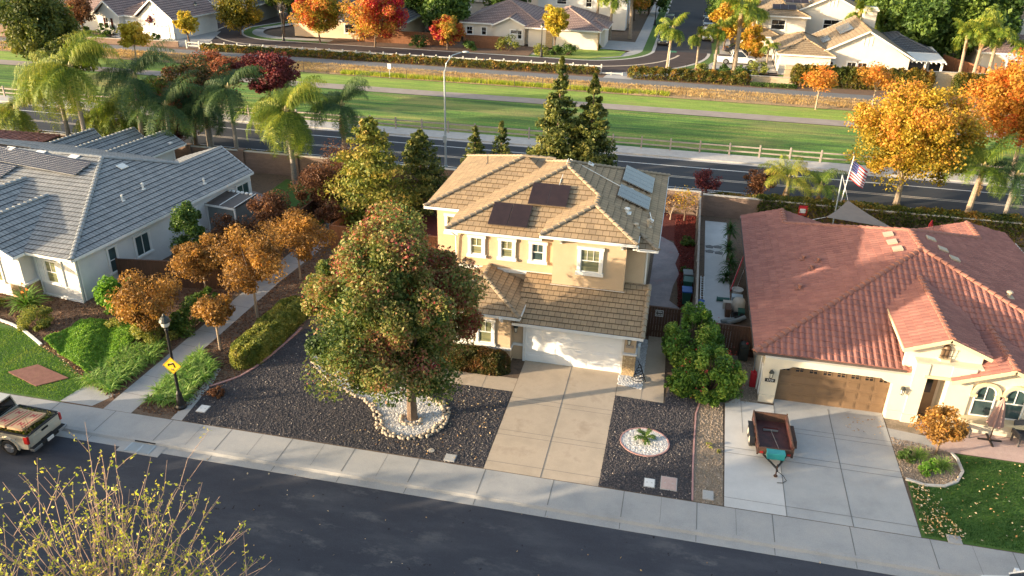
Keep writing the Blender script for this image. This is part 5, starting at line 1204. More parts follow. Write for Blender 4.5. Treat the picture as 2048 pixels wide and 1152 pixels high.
mat('sign_yellow', (.78, .50, .02), (.74, .46, .02), 3, .5); b = MB(); b.obb((0, -.02, 0), u45, v45, (0, 1, 0), .76, .76, .012); part1(b, 'sign_board', 'sign_yellow', t, world=False)
b = MB()
for s in (-1, 1):
    for uu, vv in ((u45, v45), (v45, u45)): b.obb(uu * s * .35 + Vector((0, -.029, 0)), uu, vv, (0, 1, 0), .014, .70, .004)
part1(b, 'sign_border', 'black_metal', t, world=False)
b = MB(); y = -.031
b.slab([(.13, y, -.13), (.21, y, -.09), (.14, y, .19), (.06, y, .16)], (0, .004, 0)); b.slab([(.13, y - .0005, .20), (.1, y - .0005, .1), (-.18, y - .0005, .0), (-.21, y - .0005, .07)], (0, .004, 0)); b.slab([(-.16, y - .001, -.07), (-.27, y - .001, .04), (-.13, y - .001, .16)], (0, .004, 0)); part1(b, 'arrow', 'black_metal', t, world=False)
TX = TT @ Vector((0, -.034, -.26)); textpart('15', .2, tuple(TX), TT.to_3x3() @ Vector((1, 0, 0)), (0, 0, 1), 'black_metal', t, 'speed_number'); b = MB(); b.box(-.08, .08, -.03, .06, .18, .22); b.box(-.08, .08, -.03, .06, -.22, -.18); part(b, 'bracket', 'galv', t, world=False)
# tall road light
t = thing('street_light', 'tall grey steel road light with a curved arm by the main road', 'street light', (-19.34, 64.5, 0)); b = MB(); b.tube([(0, 0, 0), (0, 0, .25)], .16, 10); b.tube([(0, 0, .2), (0, 0, 4.5), (.0, 0, 8.2)], [.1, .08, .06], 10); part1(b, 'pole', 'galv', t, world=False)
b = MB(); b.tube([(0, 0, 7.9), (.12, .2, 8.8), (.5, .7, 9.35), (1.1, 1.4, 9.5)], [.05, .045, .04, .035], 8); part1(b, 'arm', 'galv', t, world=False); b = MB(); b.ball((1.35, 1.7, 9.48), .3, 10, 6, (1, .5, .3)); part1(b, 'lamp_head', 'galv', t, world=False, smooth=True); b = MB(); b.box(-.14, .14, -.2, -.08, 2.3, 2.9); part1(b, 'control_box', 'galv', t, world=False)
# ---------------------------------------------------------------- big tree and front gardens
def tmain(P, tn):
    h = np.array([mnoise.noise(Vector((p[0] * .55, p[1] * .55, p[2] * .55 + 9))) for p in P])
    return tn * .75 + .04 + h * .36 + np.clip((P[:, 0] + P[:, 2] * .6 - 3.6) * .045, -.1, .24) + .07 + rng.normal(0, .07, len(P))
tree('shade_tree', 'large round tree with green, yellow and dark red leaves in the black gravel yard', 'tree', (-10.66, 29.5, 0), 9.6, (3.85, 3.75, 3.8), 5.65, 'leaf_main', 'bark', 150000, 150, .07, .24, .22, .5, -.8, lambda q: 1.03 if q < .45 else 1.03 - .3 * (q - .45) / .55, None, tmain, 2.4, 34, 0, (-.05, .1), .2, .2, coff=(-.75, 0))
def garden_tree(label, x, y, H, r, leaf, n=5000, size=.085, bark='bark_pale', group=None, rt=.06, K=34, sq=.85, zc=None, name='garden_tree', ct=.2, tint=None, split=None):
    zc = zc or H - r * sq; return tree(name, label, 'tree', (x, y, 0), H, (r * random.uniform(.98, 1.28), r * random.uniform(.98, 1.28), r * sq * random.uniform(.9, 1.15)), zc, leaf, bark, int(n * 1.5), int(K * .75), size * .8, rt, .42, .4, -.85, None, group, tint, split or zc - r * sq * .9, 10, random.uniform(0, 6), (0, 0), .2, ct)
garden_tree('rusty orange small tree at the left of the street lamp, before the white house corner', -26.5, 33.3, 3.4, 1.5, 'leaf_rust', 7500, zc=2.35)
garden_tree('small round rusty orange tree on a thin stem right of the street lamp', -22.3, 32.85, 3.0, .92, 'leaf_rust', 4200, zc=2.4)
garden_tree('broad rusty orange tree leaning over the walkway', -22.1, 36.5, 4.7, 1.7, 'leaf_rust', 8500, rt=.08, zc=3.65)
garden_tree('rusty orange tree left of the walkway, behind the brown fence corner', -26.3, 38.3, 3.5, 1.25, 'leaf_rust', 5500, zc=2.5)
garden_tree('orange-brown tree over the middle of the walkway behind the broad one', -21.9, 41.6, 4.0, 1.55, 'leaf_rust', 6000, zc=2.9)
garden_tree('small orange-brown tree on a staked stem beside the sunlit fence', -22.3, 47.3, 2.9, .75, 'leaf_brown', 3000)
garden_tree('dark brown tree beyond the storage shed', -25.4, 45.2, 3.6, 1.5, 'leaf_brown', 8000)
garden_tree('brown low tree before the storage shed', -27.1, 43.1, 2.7, 1.3, 'leaf_brown', 6000)
garden_tree('tall dark brown tree near the end of the walkway', -24.7, 50.9, 3.8, 1.7, 'leaf_brown', 8500)
garden_tree('dark reddish tree in the back yard beside the block wall', -24.5, 56.0, 3.8, 1.9, 'leaf_brown', 6000, bark='bark')
garden_tree('dark glossy green tree against the long wall of the white house', -28.9, 41.1, 4.0, .95, 'leaf_green', 2600, .12, 'bark', sq=1.35, K=20, tint=lambda P, t: t - .15)
hedge('clipped_hedge', 'clipped yellow-green hedge between the walkway verge and the black gravel', 'hedge', [(-20.5, 31.3), (-20.35, 33.5), (-20.25, 38.2)], 1.75, 0, 1.05, 'leaf_hedge', 26000, .07)
hedge('clipped_hedge', 'clipped green and red hedge under the front window beside the driveway', 'hedge', [(-10.8, 34.45), (-7.15, 34.45)], 1.15, 0, 1.1, 'leaf_hedge_red', 15000, .07)
hedge('clipped_hedge', 'small clipped hedge behind the big tree by the entry walk', 'hedge', [(-14.5, 34.6), (-11.4, 34.5)], 1.1, 0, .8, 'leaf_hedge', 6000, .06)
def agap(label, poly, n, per=15, L=.62):
    P = scatter(n, poly); Q, T = straps([(p[0], p[1], random.uniform(0, .12)) for p in P], L, .028, per); return solo(quadmesh('strap_leaf_plants', Q, T), 'strap_leaf_plants', 'agap', label, 'ground cover', (0, 0, 0), kind='stuff')
agap('thick bed of strap-leaved plants left of the walkway', [(-27.1, 28.5), (-25.2, 27.9), (-24.9, 31.4), (-25.4, 32.6), (-26.6, 32.0)], 190)
agap('thick bed of strap-leaved plants right of the walkway by the lamp post', [(-23.15, 27.5), (-21.5, 28.0), (-21.5, 31.2), (-23.1, 32.2)], 170)
# the wavy mound of ground cover on the left
MP = [(-31.4, 31.1), (-29.2, 29.95), (-26.8, 28.7), (-26.7, 31.5), (-27.0, 33.2), (-29.0, 34.0), (-31.0, 33.4)]
P = scatter(26000, MP); Z = np.array([.16 + .26 * abs(math.sin((p[0] * .95 + p[1] * .55) * 1.35)) + .06 * mnoise.noise(Vector((p[0] * 3, p[1] * 3, 0))) for p in P]) * rng.uniform(.82, 1.02, len(P))
solo(quadmesh('ground_cover', cards(np.column_stack([P, Z]), .05, 1.0), .55 + rng.normal(0, .14, len(P)) + (Z - .3) * .5), 'ground_cover', 'leaf_bright', 'wavy mound of bright green ground cover between the left lawn and the mulch', 'ground cover', (0, 0, 0), kind='stuff')
P = scatter(9000, MP); Z = np.array([.10 + .24 * abs(math.sin((p[0] * .95 + p[1] * .55) * 1.35)) for p in P])
bush('clipped_bush', 'round yellowish bush at the left corner of the wavy ground cover', (-33.0, 32.6, 0), (.85, .75, .6), 'leaf_hedge', 4200, .05)
bush('clipped_bush', 'dark green round bush at the left edge below the white house', (-37.3, 34.0, 0), (1.1, .9, .75), 'leaf_hedge', 4500, .055)
bush('clipped_bush', 'rounded bush beside the strap-leaved bed, left of the lamp post', (-26.0, 32.9, 0), (1.0, .85, .75), 'leaf_hedge', 4800, .055)
bush('clipped_bush', 'darker bush behind the lamp post', (-24.9, 34.6, 0), (1.1, 1.1, .95), 'leaf_green', 4200, .07)
bush('leafy_shrub', 'glossy light green shrub at the corner of the white house', (-30.4, 35.9, 0), (1.0, .95, 1.05), 'leaf_bright', 3600, .1)
bush('clipped_bush', 'small yellow-green bush under the left rusty tree', (-28.6, 33.4, 0), (.5, .5, .4), 'leaf_hedge', 1400, .05)
bush('small_bush', 'low reddish bush in the black gravel near the edging', (-20.25, 29.0, .02), (.36, .3, .25), 'leaf_brown', 900, .04)
bush('leafy_shrub', 'green shrub by the walkway fence', (-25.4, 36.6, 0), (.8, 1.0, .7), 'leaf_green', 2500, .08)
t = thing('flowering_plant', 'bird-of-paradise plant with tall pointed leaves before the shuttered window', 'plant', (-34.9, 34.2, 0)); Q, T = straps([(random.uniform(-.25, .25), random.uniform(-.25, .25), 0) for _ in range(26)], 1.5, .06, 4, .4, (.0, .75)); part(quadmesh('leaves', Q, T), 'leaves', 'agap', t)
b = MB()
for p in ((.3, -.2, 1.35), (-.2, .1, 1.5), (.05, -.3, 1.2)): b.slab([(p[0], p[1], p[2]), (p[0] + .2, p[1], p[2] + .05), (p[0] + .05, p[1], p[2] + .16)], (0, .03, 0)); b.tube([(0, 0, 0), p], .012, 4)
mat('orange_flower', (.8, .2, .02), rough=.6); part(b, 'flower', 'orange_flower', t, world=False)
t = thing('cycad', 'small cycad in the middle of the white gravel circle', 'plant', (-.06, 30.3, .02)); b = MB(); b.ball((0, 0, .1), .14, 8, 5, (1, 1, .9), .1); part(b, 'trunk', 'bark', t, world=False)
Q = []; T = []
for k in range(16):
    q, tt = frond_quads(.55, 1.2, 12, .02, .13, .9 if k % 2 else .45, .15); a = k * 2.4; c, s = math.cos(a), math.sin(a); X, Y_ = q[..., 0].copy(), q[..., 1].copy(); q[..., 0] = c * X - s * Y_; q[..., 1] = s * X + c * Y_; q[..., 2] += .2; Q.append(q); T += tt
part(quadmesh('fronds', np.concatenate(Q), np.array(T)), 'fronds', 'leaf_green', t)
def oleander(label, loc, rad, n, fl):
    t = bush('oleander', label, loc, rad, 'leaf_oleander', int(n * 1.5), .07, None, 'shrub', 90, .22, .55, .28)
    P, cs, k, off = blob_points(fl, 12, (rad[0] * 1.02, rad[1] * 1.02, rad[2]), (0, 0, rad[2] * .75), .25, .95, -.3); part(quadmesh('flowers', cards(P, .045, .4, .8), rng.uniform(.8, 1, fl)), 'flowers', 'red_chip', t); return t
oleander('tall green oleander filling the gap beside the brown gate', (1.75, 37.6, 0), (1.35, 2.0, 1.75), 13000, 30)
oleander('rounded oleander with red flowers at the top of the tan gravel strip', (2.75, 34.9, 0), (1.35, 1.45, 1.4), 14000, 120)
oleander('low sunlit oleander branches spilling over the black gravel corner', (1.75, 34.9, 0), (.8, 1.1, .75), 4500, 20)
# right-hand planting bed
garden_tree('small orange maple in the planting bed before the arched windows', 12.55, 32.4, 2.3, .82, 'leaf_rust', 3600, .075, 'bark', rt=.06, K=34, tint=lambda P, t: t + .12, zc=1.55)
def tuft(label, x, y, n=40, L=.6, m='agap'):
    t = thing('strap_leaf_plant', label, 'plant', (x, y, 0)); Q, T = straps([(random.uniform(-.12, .12), random.uniform(-.12, .12), 0) for _ in range(n // 4)], L, .016, 8, .55); part(quadmesh('leaves', Q, T), 'leaves', m, t)
tuft('arching green plant left of the orange maple trunk', 11.75, 32.1, 60); tuft('arching green plant right of the boulder below the maple', 12.65, 31.5, 70, .65)
bush('clipped_bush', 'low dark bush at the driveway edge of the planting bed', (11.2, 31.7, 0), (.35, .35, .3), 'leaf_green', 900, .04); bush('clipped_bush', 'low green bush beside the boulder in the planting bed', (11.85, 31.1, 0), (.42, .38, .3), 'leaf_bright', 1100, .04)
rock('boulder', 'pale angular boulder in the planting bed', (12.3, 31.2, 0), (.38, .22, .3)); rock('boulder', 'pale boulder between the patio and the right-hand lawn', (13.35, 32.6, 0), (.38, .2, .22))
bush('weed_clump', 'small yellow weed in the tan gravel strip', (2.75, 30.6, 0), (.16, .16, .1), 'leaf_hedge', 90, .035); bush('weed_clump', 'little yellow weed at the slab edge of the tan gravel strip', (3.2, 30.3, 0), (.12, .12, .08), 'leaf_hedge', 60, .035)
# ---------------------------------------------------------------- back yards, palms and road trees
conifer('leafy_cone_tree', 'tall sunlit yellow-green tree behind the walkway fence', (-20.5, 50.6, 0), 7.8, 3.2, 'leaf_yellowgreen', 'bark', 17000, .12, power=.6, irr=.35)
conifer('leafy_cone_tree', 'dark green tree right of the tall yellow-green one', (-18.0, 53.8, 0), 6.3, 2.1, 'leaf_conifer', 'bark', 11000, .12, power=.6)
conifer('conifer', 'small dark conifer by the road, left of the pair', (-16.0, 61.5, 0), 4.7, 1.25, 'leaf_conifer', 'bark', 4500, .12)
conifer('conifer', 'small golden-green conifer by the road, right of the pair', (-13.9, 61.8, 0), 5.2, 1.25, 'leaf_conifer', 'bark', 4500, .12)
conifer('conifer', 'tall pointed conifer behind the two-storey house, the left and taller of two', (-9.3, 61.3, 0), 10.5, 2.6, 'leaf_conifer', 'bark', 22000, .13, power=.95)
conifer('conifer', 'tall pointed conifer behind the two-storey house, the right and shorter of two', (-6.8, 61.8, 0), 9.3, 2.5, 'leaf_conifer', 'bark', 20000, .13, power=.95)
PG = 'queen palms of the left back yards'
palm('queen_palm', 'queen palm with bright yellow-green crown and bare grey trunk in the left back yard', (-29.9, 57.6, 0), 5.5, 4.0, 41, 'palm_leaf', 'palm_bark_grey', .2, (-.2, .1), PG, 1.0, 30, .95, (-.5, 1.25), .06, 2.1, 3)
palm('queen_palm', 'queen palm with dead brown fronds beside the yellow-green tall tree', (-26.8, 60.6, 0), 5.5, 3.4, 35, 'palm_dark', 'palm_bark', .2, (.1, .0), PG, .9, 26, .8, (-.4, 1.35), .055, 1.9, 9, tmean=.6)
palm('queen_palm', 'dark palm in shade left of the brightest back-yard palm', (-36.3, 60.3, 0), 6.3, 3.4, 32, 'palm_dark', 'palm_bark_grey', .18, (0, 0), PG, .9, 24, .85, (-.6, 1.2), .055, 1.9, 2)
palm('queen_palm', 'low dark palm before the road beyond the grey rear roofs', (-39.3, 61.0, 0), 4.3, 2.5, 25, 'palm_dark', 'palm_bark_grey', .15, (0, 0), PG, .8, 20, .6, (-.3, 1.2), .05, 1.7, 1)
palm('queen_palm', 'tall sunlit palm at the left, its crown before the dark park tree', (-50.2, 57.8, 0), 7.0, 4.9, 38, 'palm_leaf', 'palm_bark_grey', .2, (0, 0), PG, 1.0, 28, 1.0, (-.5, 1.25), .065, 2.0, 2)
palm('queen_palm', 'dark upright palm second from the left edge', (-44.2, 59.0, 0), 6.9, 4.3, 35, 'palm_dark', 'palm_bark', .2, (.4, 0), PG, .9, 26, .9, (-.5, 1.3), .06, 1.9, 2)
palm('queen_palm', 'golden drooping palm low at the left edge', (-54.0, 57.0, 0), 4.1, 4.0, 35, 'palm_leaf', 'palm_bark_grey', .2, (0, 0), PG, 1.1, 26, .95, (-.6, 1.1), .065, 2.1, 2, tmean=.6)
palm('queen_palm', 'golden low palm just beyond the grey rear roofs', (-48.0, 59.6, 0), 3.2, 3.6, 32, 'palm_leaf', 'palm_bark_grey', .2, (0, 0), PG, 1.1, 24, .9, (-.5, 1.2), .06, 2.0, 2, tmean=.6)
palm('queen_palm', 'palm with arching dark fronds right of the left palm group', (-41.0, 58.0, 0), 5.1, 3.8, 28, 'palm_dark', 'palm_bark_grey', .18, (.3, 0), PG, .9, 24, .85, (-.3, 1.2), .06, 1.8, 1)
palm('queen_palm', 'tallest sunlit palm of the left group, over the others', (-47.5, 56.5, 0), 8.0, 4.2, 42, 'palm_leaf', 'palm_bark_grey', .2, (0, 0), PG, 1.0, 28, 1.0, (-.5, 1.3), .065, 1.8, 3)
palm('queen_palm', 'bushy green palm low between the sunlit and the dark left palms', (-46.0, 60.5, 0), 4.0, 4.0, 40, 'palm_leaf', 'palm_bark_grey', .2, (0, 0), PG, 1.0, 26, 1.0, (-.5, 1.3), .065, 1.8, 3, tmean=.38)
palm('queen_palm', 'bushy dark palm low behind the grey rear roofs, beside the maroon tree', (-40.0, 62.5, 0), 4.6, 3.6, 36, 'palm_dark', 'palm_bark_grey', .2, (0, 0), PG, 1.0, 26, .95, (-.5, 1.3), .06, 1.8, 2)
palm('queen_palm', 'bushy golden palm crowding the brightest back-yard palm from behind', (-31.5, 60.2, 0), 5.0, 3.6, 40, 'palm_leaf', 'palm_bark_grey', .2, (0, 0), PG, 1.0, 26, 1.0, (-.5, 1.3), .065, 1.8, 3, tmean=.45)
palm('king_palm', 'bright short palm behind the red-roofed house, left of the flag', (8.2, 61.4, 0), 2.3, 2.5, 15, 'palm_leaf', 'palm_bark', .14, (0, 0), None, .55, 26, .7, (.0, 1.4), .05, 1.7, 2, tmean=.68)
palm('king_palm', 'smaller green palm just left of the flag', (10.5, 61.2, 0), 2.0, 2.2, 12, 'palm_leaf', 'palm_bark_grey', .12, (0, 0), None, .55, 24, .6, (.1, 1.4), .05, 1.6, 1)
palm('queen_palm', 'palm with pale trunk behind the right end of the red roof', (21.3, 62.6, 0), 4.0, 3.0, 28, 'palm_leaf', 'palm_bark', .22, (.3, .2), None, .9, 26, .8, (-.2, 1.4), .055, 1.8, 1, tmean=.42)
palm('queen_palm', 'dark palm half hidden right of the pale-trunk palm', (24.0, 63.0, 0), 3.5, 2.8, 25, 'palm_dark', 'palm_bark_grey', .18, (0, 0), None, .9, 22, .75, (-.3, 1.2), .055, 1.8, 1)
def road_tree(label, x, y, H, r, leaf, n=16000, size=.15, sq=.8, K=60, bark='bark_pale', rt=.2, tint=None, ct=.2, split=None, cl=.3):
    return tree('shade_tree', label, 'tree', (x, y, 0), H, (r, r * .9, r * sq), H - r * sq, leaf, bark, int(n * 1.3), int(K * 1.5), size * .88, rt, cl, .3, -.85, None, None, tint, split or (H - r * sq * 1.9), 12, random.uniform(0, 6), (.1, 0), .2, ct)
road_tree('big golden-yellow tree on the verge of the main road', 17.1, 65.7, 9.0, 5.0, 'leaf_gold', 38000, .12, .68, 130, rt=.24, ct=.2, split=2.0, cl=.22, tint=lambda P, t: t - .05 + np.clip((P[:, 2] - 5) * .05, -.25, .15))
road_tree('big orange tree at the right edge beyond the golden one', 28.3, 75.6, 10.0, 4.6, 'leaf_orange', 26000, .14, .75, 90, rt=.2, ct=.16, cl=.24)
road_tree('mixed dark green and russet tree behind the left palms', -42.8, 64.5, 7.6, 4.1, 'leaf_maroonmix', 15000, .13, .75, 60, 'bark', ct=.3)
road_tree('crimson tree standing in the park edge left of centre', -41.5, 76.5, 6.0, 3.2, 'leaf_crimson', 10000, .14, .6, 45, 'bark')
road_tree('crimson and brown tree beside the park rail fence behind the palms', -46.5, 75.5, 6.0, 3.0, 'leaf_maroonmix', 9000, .14, .65, 45, 'bark', tint=lambda P, t: t + .25)
garden_tree('dark red small tree between the palms and the grey rear roofs', -43.2, 62.0, 3.2, 1.3, 'leaf_crimson', 3000, .11, 'bark'); garden_tree('dark maroon small tree on the verge left of the low palm', -47.3, 62.2, 3.0, 1.3, 'leaf_brown', 3000, .11, 'bark')
garden_tree('small crimson shrub-tree on the verge right of the two-storey house', 2.3, 62.5, 2.2, .8, 'leaf_crimson', 1700, .09, 'bark'); garden_tree('dark maroon small tree on the verge beside the bright short palm', 6.6, 63.8, 2.4, 1.1, 'leaf_brown', 2400, .1, 'bark')
garden_tree('thin tree with few yellow leaves at the end of the red mulch yard', .9, 57.6, 2.6, 1.0, 'leaf_gold', 220, .09, 'bark'); garden_tree('pale pinkish-leaved small tree behind the roof edge', -.1, 57.6, 1.9, .9, 'leaf_rust', 160, .09)
road_tree('big dark green tree rising behind the left palms in the park', -78.0, 89.0, 9.5, 4.3, 'leaf_conifer', 20000, .2, 1.0, 80, 'bark', ct=.25)
road_tree('lower dark green tree beside the big park tree', -70.5, 84.5, 5.0, 3.0, 'leaf_conifer', 9000, .18, .7, 45, 'bark')
road_tree('small yellow and orange tree on a thin pale trunk in the park', -69.3, 94.3, 5.0, 1.9, 'leaf_yellow', 5000, .15, .8, 30, rt=.09, split=2.0, tint=lambda P, t: t * .6 + .25 + np.clip(P[:, 0] * .2, -.3, .4))
road_tree('thin orange tree in the park, the left of two with white trunks', 14.1, 94.7, 4.6, 1.9, 'leaf_orange', 1900, .14, .6, 26, rt=.1, split=2.0, cl=.45); road_tree('thin orange tree in the park, the right of two with white trunks', 20.2, 96.4, 4.9, 1.9, 'leaf_orange', 1900, .14, .6, 26, rt=.1, split=2.1, cl=.45)
bush('clipped_bush', 'round dark bush in the red mulch yard', (1.25, 53.2, 0), (.4, .4, .35), 'leaf_green', 900, .06); bush('clipped_bush', 'small dark bush lower in the red mulch yard', (1.2, 48.6, 0), (.3, .3, .25), 'leaf_green', 500, .06)
hedge('vine_hedge', 'red and green vine over the wall behind the red-roofed house', 'hedge', [(5.5, 59.6), (16, 59.6), (40, 59.6)], 1.5, 0, 1.9, 'leaf_vine', 30000, .1, ct=.3, clump=.5)
hedge('ground_hedge', 'brownish low hedge on the verge behind the palms', 'hedge', [(2.5, 62.3), (12, 62.4), (40, 62.8)], 1.6, 0, .7, 'leaf_vine', 12000, .1, clump=.5)
hedge('ground_hedge', 'dark shrubs along the verge behind the left yards', 'hedge', [(-64, 61.4), (-30, 61.4)], 1.6, 0, 1.0, 'leaf_hedge_red', 12000, .12)
hedge('ground_hedge', 'low shrubs along the verge behind the two-storey house', 'hedge', [(-24, 61.6), (1, 61.6)], 1.3, 0, .6, 'leaf_hedge_red', 6000, .1)
hedge('low_hedge', 'long low brown and yellow hedge below the far rail fence', 'hedge', [(-66, 103.9), (-40, 104.4), (-11, 105.2)], 1.3, 0, .95, 'leaf_hedge_red', 17000, .12, tint if False else None) if False else hedge('low_hedge', 'long low brown and yellow hedge below the far rail fence', 'hedge', [(-66, 103.9), (-40, 104.4), (-11, 105.2)], 1.3, 0, .95, 'leaf_vine', 17000, .12, None, .3, .3)
hedge('low_hedge', 'sunlit shrubs before the block wall at the far street corner', 'hedge', [(-7.5, 104.9), (-2, 105.0), (7.5, 105.2)], 1.7, 0, 1.4, 'leaf_vine', 9000, .12, None, .4, .25); hedge('low_hedge', 'low shrubs at the foot of the tan block wall', 'hedge', [(7.5, 104.6), (13, 104.7)], .8, 0, .5, 'leaf_green', 1600, .1)
hedge('vine_hedge', 'tall clipped orange-green vine hedge on the far yard wall', 'hedge', [(12.2, 106.3), (29.0, 107.9)], 1.2, 0, 2.5, 'leaf_vine', 16000, .14, None, .3, .3, clump=.4); hedge('vine_hedge', 'green end piece of the vine hedge on the far yard wall, beyond the gap', 'hedge', [(31.0, 108.0), (36.5, 108.4)], 1.2, 0, 2.4, 'leaf_vine', 6000, .14, None, .3, .3, clump=.4)
block_wall('tan wall behind the vine hedge of the far yards', (11.5, 107.0), (37.5, 109.4), 2.3, 'block_wall_tan', 'wall_cap', 0)
block_wall('low tan retaining wall beside the canal road', (0.6, 105.9), (12.6, 106.3), .95, 'block_wall_tan', 'wall_cap', 0); chain_fence('thin dark fence above the low tan retaining wall', [(-2.5, 107.0), (4, 106.6), (12.4, 106.7)], 1.9, 2.6, 0, 'iron_fence', (1.2, 1.85), .03, 'black_metal')
block_wall('low brick retaining wall below the far-left white house', (-84.5, 103.8), (-70, 105.0), .8, 'block_wall', 'wall_cap', 0); chain_fence('dark iron fence above the brick retaining wall', [(-84, 104.2), (-70.5, 105.4)], 1.8, 2.4, 0, 'iron_fence', (1.0, 1.75), .03, 'black_metal')
block_wall('brick wall left of the far-left white house', (-100, 104.5), (-84.5, 104.4), 1.7, 'block_wall', 'wall_cap', 5)
for i, (x, y) in enumerate(((-32.8, 96.9), (-37.9, 97.2), (-27.0, 97.4), (-45.8, 97.4), (-3.6, 98.2), (-2.6, 97.6), (28, 99.0), (-52, 98.4), (-54, 97.8), (10, 98.8))):
    rock('boulder', ('pale grey rock lying in the dry grass of the canal bank'), (x, y, .1), (random.uniform(.3, .7), .35, .3), 'curb', 'rocks on the dry bank')
t = thing('notice_board', 'small white notice on a post in the dry bank fence', 'sign', (-35.6, 95.6, 0)); b = MB(); b.tube([(0, 0, 0), (0, 0, 1.7)], .035, 6); part(b, 'post', 'galv', t, world=False); b = MB(); b.box(-.22, .22, -.05, -.03, 1.1, 1.75); part(b, 'sign_board', 'white_trim', t, world=False)
# yuccas on the side slab
def yucca(label, x, y, H, n=46):
    t = thing('yucca', label, 'plant', (x, y, 0)); b = MB(); b.tube([(0, 0, 0), (.03, 0, H * .5), (0, 0, H)], [.09, .07, .06], 7); part(b, 'trunk', 'bark', t, world=False)
    Q, T = straps([(0, 0, H + random.uniform(-.3, .15)) for _ in range(10)], .75, .035, n // 5, .35, (-.2, 1.7)); part(quadmesh('leaves', Q, T), 'leaves', 'blade_dark', t)
yucca('spiky yucca at the far end of the side slab', 3.95, 53.4, 1.3, 60); yucca('spiky yucca in the middle of the side slab row', 3.85, 50.9, 1.0, 55); yucca('spiky yucca close to the leaning boards', 3.95, 49.0, .8, 45); yucca('small yucca low beside the side slab edge', 3.75, 48.0, .35, 35)
# ---------------------------------------------------------------- the far houses
def far_house(label, loc, vols, wall='stucco_far', roofm='tile_mauve', rz=0, wins=(), garages=(), chim=(), extra=None, trim='white_trim', capm=None, style='flat'):
    t = thing('house', label, 'house', loc, rz); T = WM[t.name]
    for v in vols:
        kind, x0, x1, y0, y1, e, m = v[:7]; o = .45; b = MB(T); b.box(x0, x1, y0, y1, 0, e - .06)
        if kind == 'hip': F, E, V = hip(x0 - o, x1 + o, y0 - o, y1 + o, e, m)
        else:
            F, E, V = gable(x0 - o, x1 + o, y0 - o, y1 + o, e, m, kind[-1])
            if kind[-1] == 'y':
                b.slab([(x0, y0 + .001, e - .1), (x1, y0 + .001, e - .1), ((x0 + x1) / 2, y0 + .001, e + m * (x1 - x0) / 2 + m * o - .12)], (0, .3, 0))
                if len(v) > 7: 
                    q = MB(T); xm = (x0 + x1) / 2
                    for k in (-1, 0, 1): q.box(xm + k * .5 - .13, xm + k * .5 + .13, y0 - .06, y0, e + v[7], e + v[7] + 1.0)
                    part(q, 'gable_vent', trim, t)
            else: b.slab([(x0 + .001, y0, e - .1), (x0 + .001, y1, e - .1), (x0 + .001, (y0 + y1) / 2, e + m * (y1 - y0) / 2)], (.3, 0, 0)); b.slab([(x1 - .001, y0, e - .1), (x1 - .001, y1, e - .1), (x1 - .001, (y0 + y1) / 2, e + m * (y1 - y0) / 2)], (-.3, 0, 0))
        part1(b, 'wall', wall, t); roof(t, F, E, V, roofm if len(v) < 9 else v[8], trim, T=T, capm=capm, course=.45, lift=.05, gut=.2, capr=.15)
    for (x, y, z, w_, h, *d) in wins: window(t, (x, y, z), d[0] if d else (1, 0), w_, h, pane='dark_glass', tw=.14, mull=(1,), T=T)
    for (x0, x1, y, h) in garages: garage_door(t, x0, x1, y, h, 'white_door', 4, 6, True, T=T)
    for (x, y, z0, z1, s) in chim:
        b = MB(T); b.box(x - s / 2, x + s / 2, y - s / 2, y + s / 2, z0, z1); b.box(x - s * .62, x + s * .62, y - s * .62, y + s * .62, z1 - .5, z1 - .25); part1(b, 'chimney', wall, t)
    if extra: extra(t, T)
    return t
def h4x(t, T):
    b = MB(T); b.slab([(26.7, 114.2, 2.35), (31.6, 114.6, 2.35), (31.8, 123.5, 2.7), (26.8, 123.5, 2.7)], (0, 0, .12)); 
    for k in range(9): b.beam((26.9 + k * .58, 114.0, 2.3), (26.9 + k * .58, 123, 2.6), .08, .14)
    part1(b, 'patio_roof', 'white_trim', t)
    for x in (29.3, 31.3): b = MB(T); b.box(x - .12, x + .12, 114.8, 115.05, 0, 2.35); part1(b, 'patio_post', 'white_trim', t)
    b = MB(T); b.box(27.2, 30.6, 119, 119.1, 0, 2.2); part1(b, 'sliding_door', 'dark_glass', t)
    zz = lambda x: 2.75 + .53 * (x - 15.8)
    for (x, y, n) in ((19.0, 118.2, 3), (16.9, 117.4, 2)):
        for i in range(n): panel(t, (x, y + i * 1.75, zz(x) + .05), (0, 1, 0), (1, 0, .53), 1.7, 1.7 if n == 3 else 1.0, 'solar_blue', 'solar_panel', (1, 1))
far_house('large white gabled house behind the vine hedge, solar panels on its tan roof', (21, 114, 0), [('gable_y', 16.2, 27.1, 113.8, 126, 2.75, .53, 1.3), ('hip', 11.3, 17.5, 112.6, 124, 2.7, .42), ('hip', 24, 31, 119.5, 129.5, 2.7, .36, 0, 'tile_slate_far')], 'stucco_far', 'tile_tan_far', wins=[(17.6, 113.8, 1.1, .9, .7), (19.7, 113.8, .7, 2.3, 1.2)], chim=[(23.6, 125, 2, 7.4, 1.7)], extra=h4x) if False else None
def world_house(*a, **k): return far_house(a[0], (0, 0, 0), *a[1:], **k)
def fh(label, base, vols, **k):
    bx, by = base; vs = [(v[0], v[1] - bx, v[2] - bx, v[3] - by, v[4] - by, *v[5:]) for v in vols]
    k['wins'] = [(w_[0] - bx, w_[1] - by, *w_[2:]) for w_ in k.get('wins', [])]; k['garages'] = [(g_[0] - bx, g_[1] - bx, g_[2] - by, g_[3]) for g_ in k.get('garages', [])]; k['chim'] = [(c[0] - bx, c[1] - by, *c[2:]) for c in k.get('chim', [])]
    ex = k.pop('extra', None); t = far_house(label, (bx, by, 0), vs, **k)
    if ex: ex(t, None)
    return t
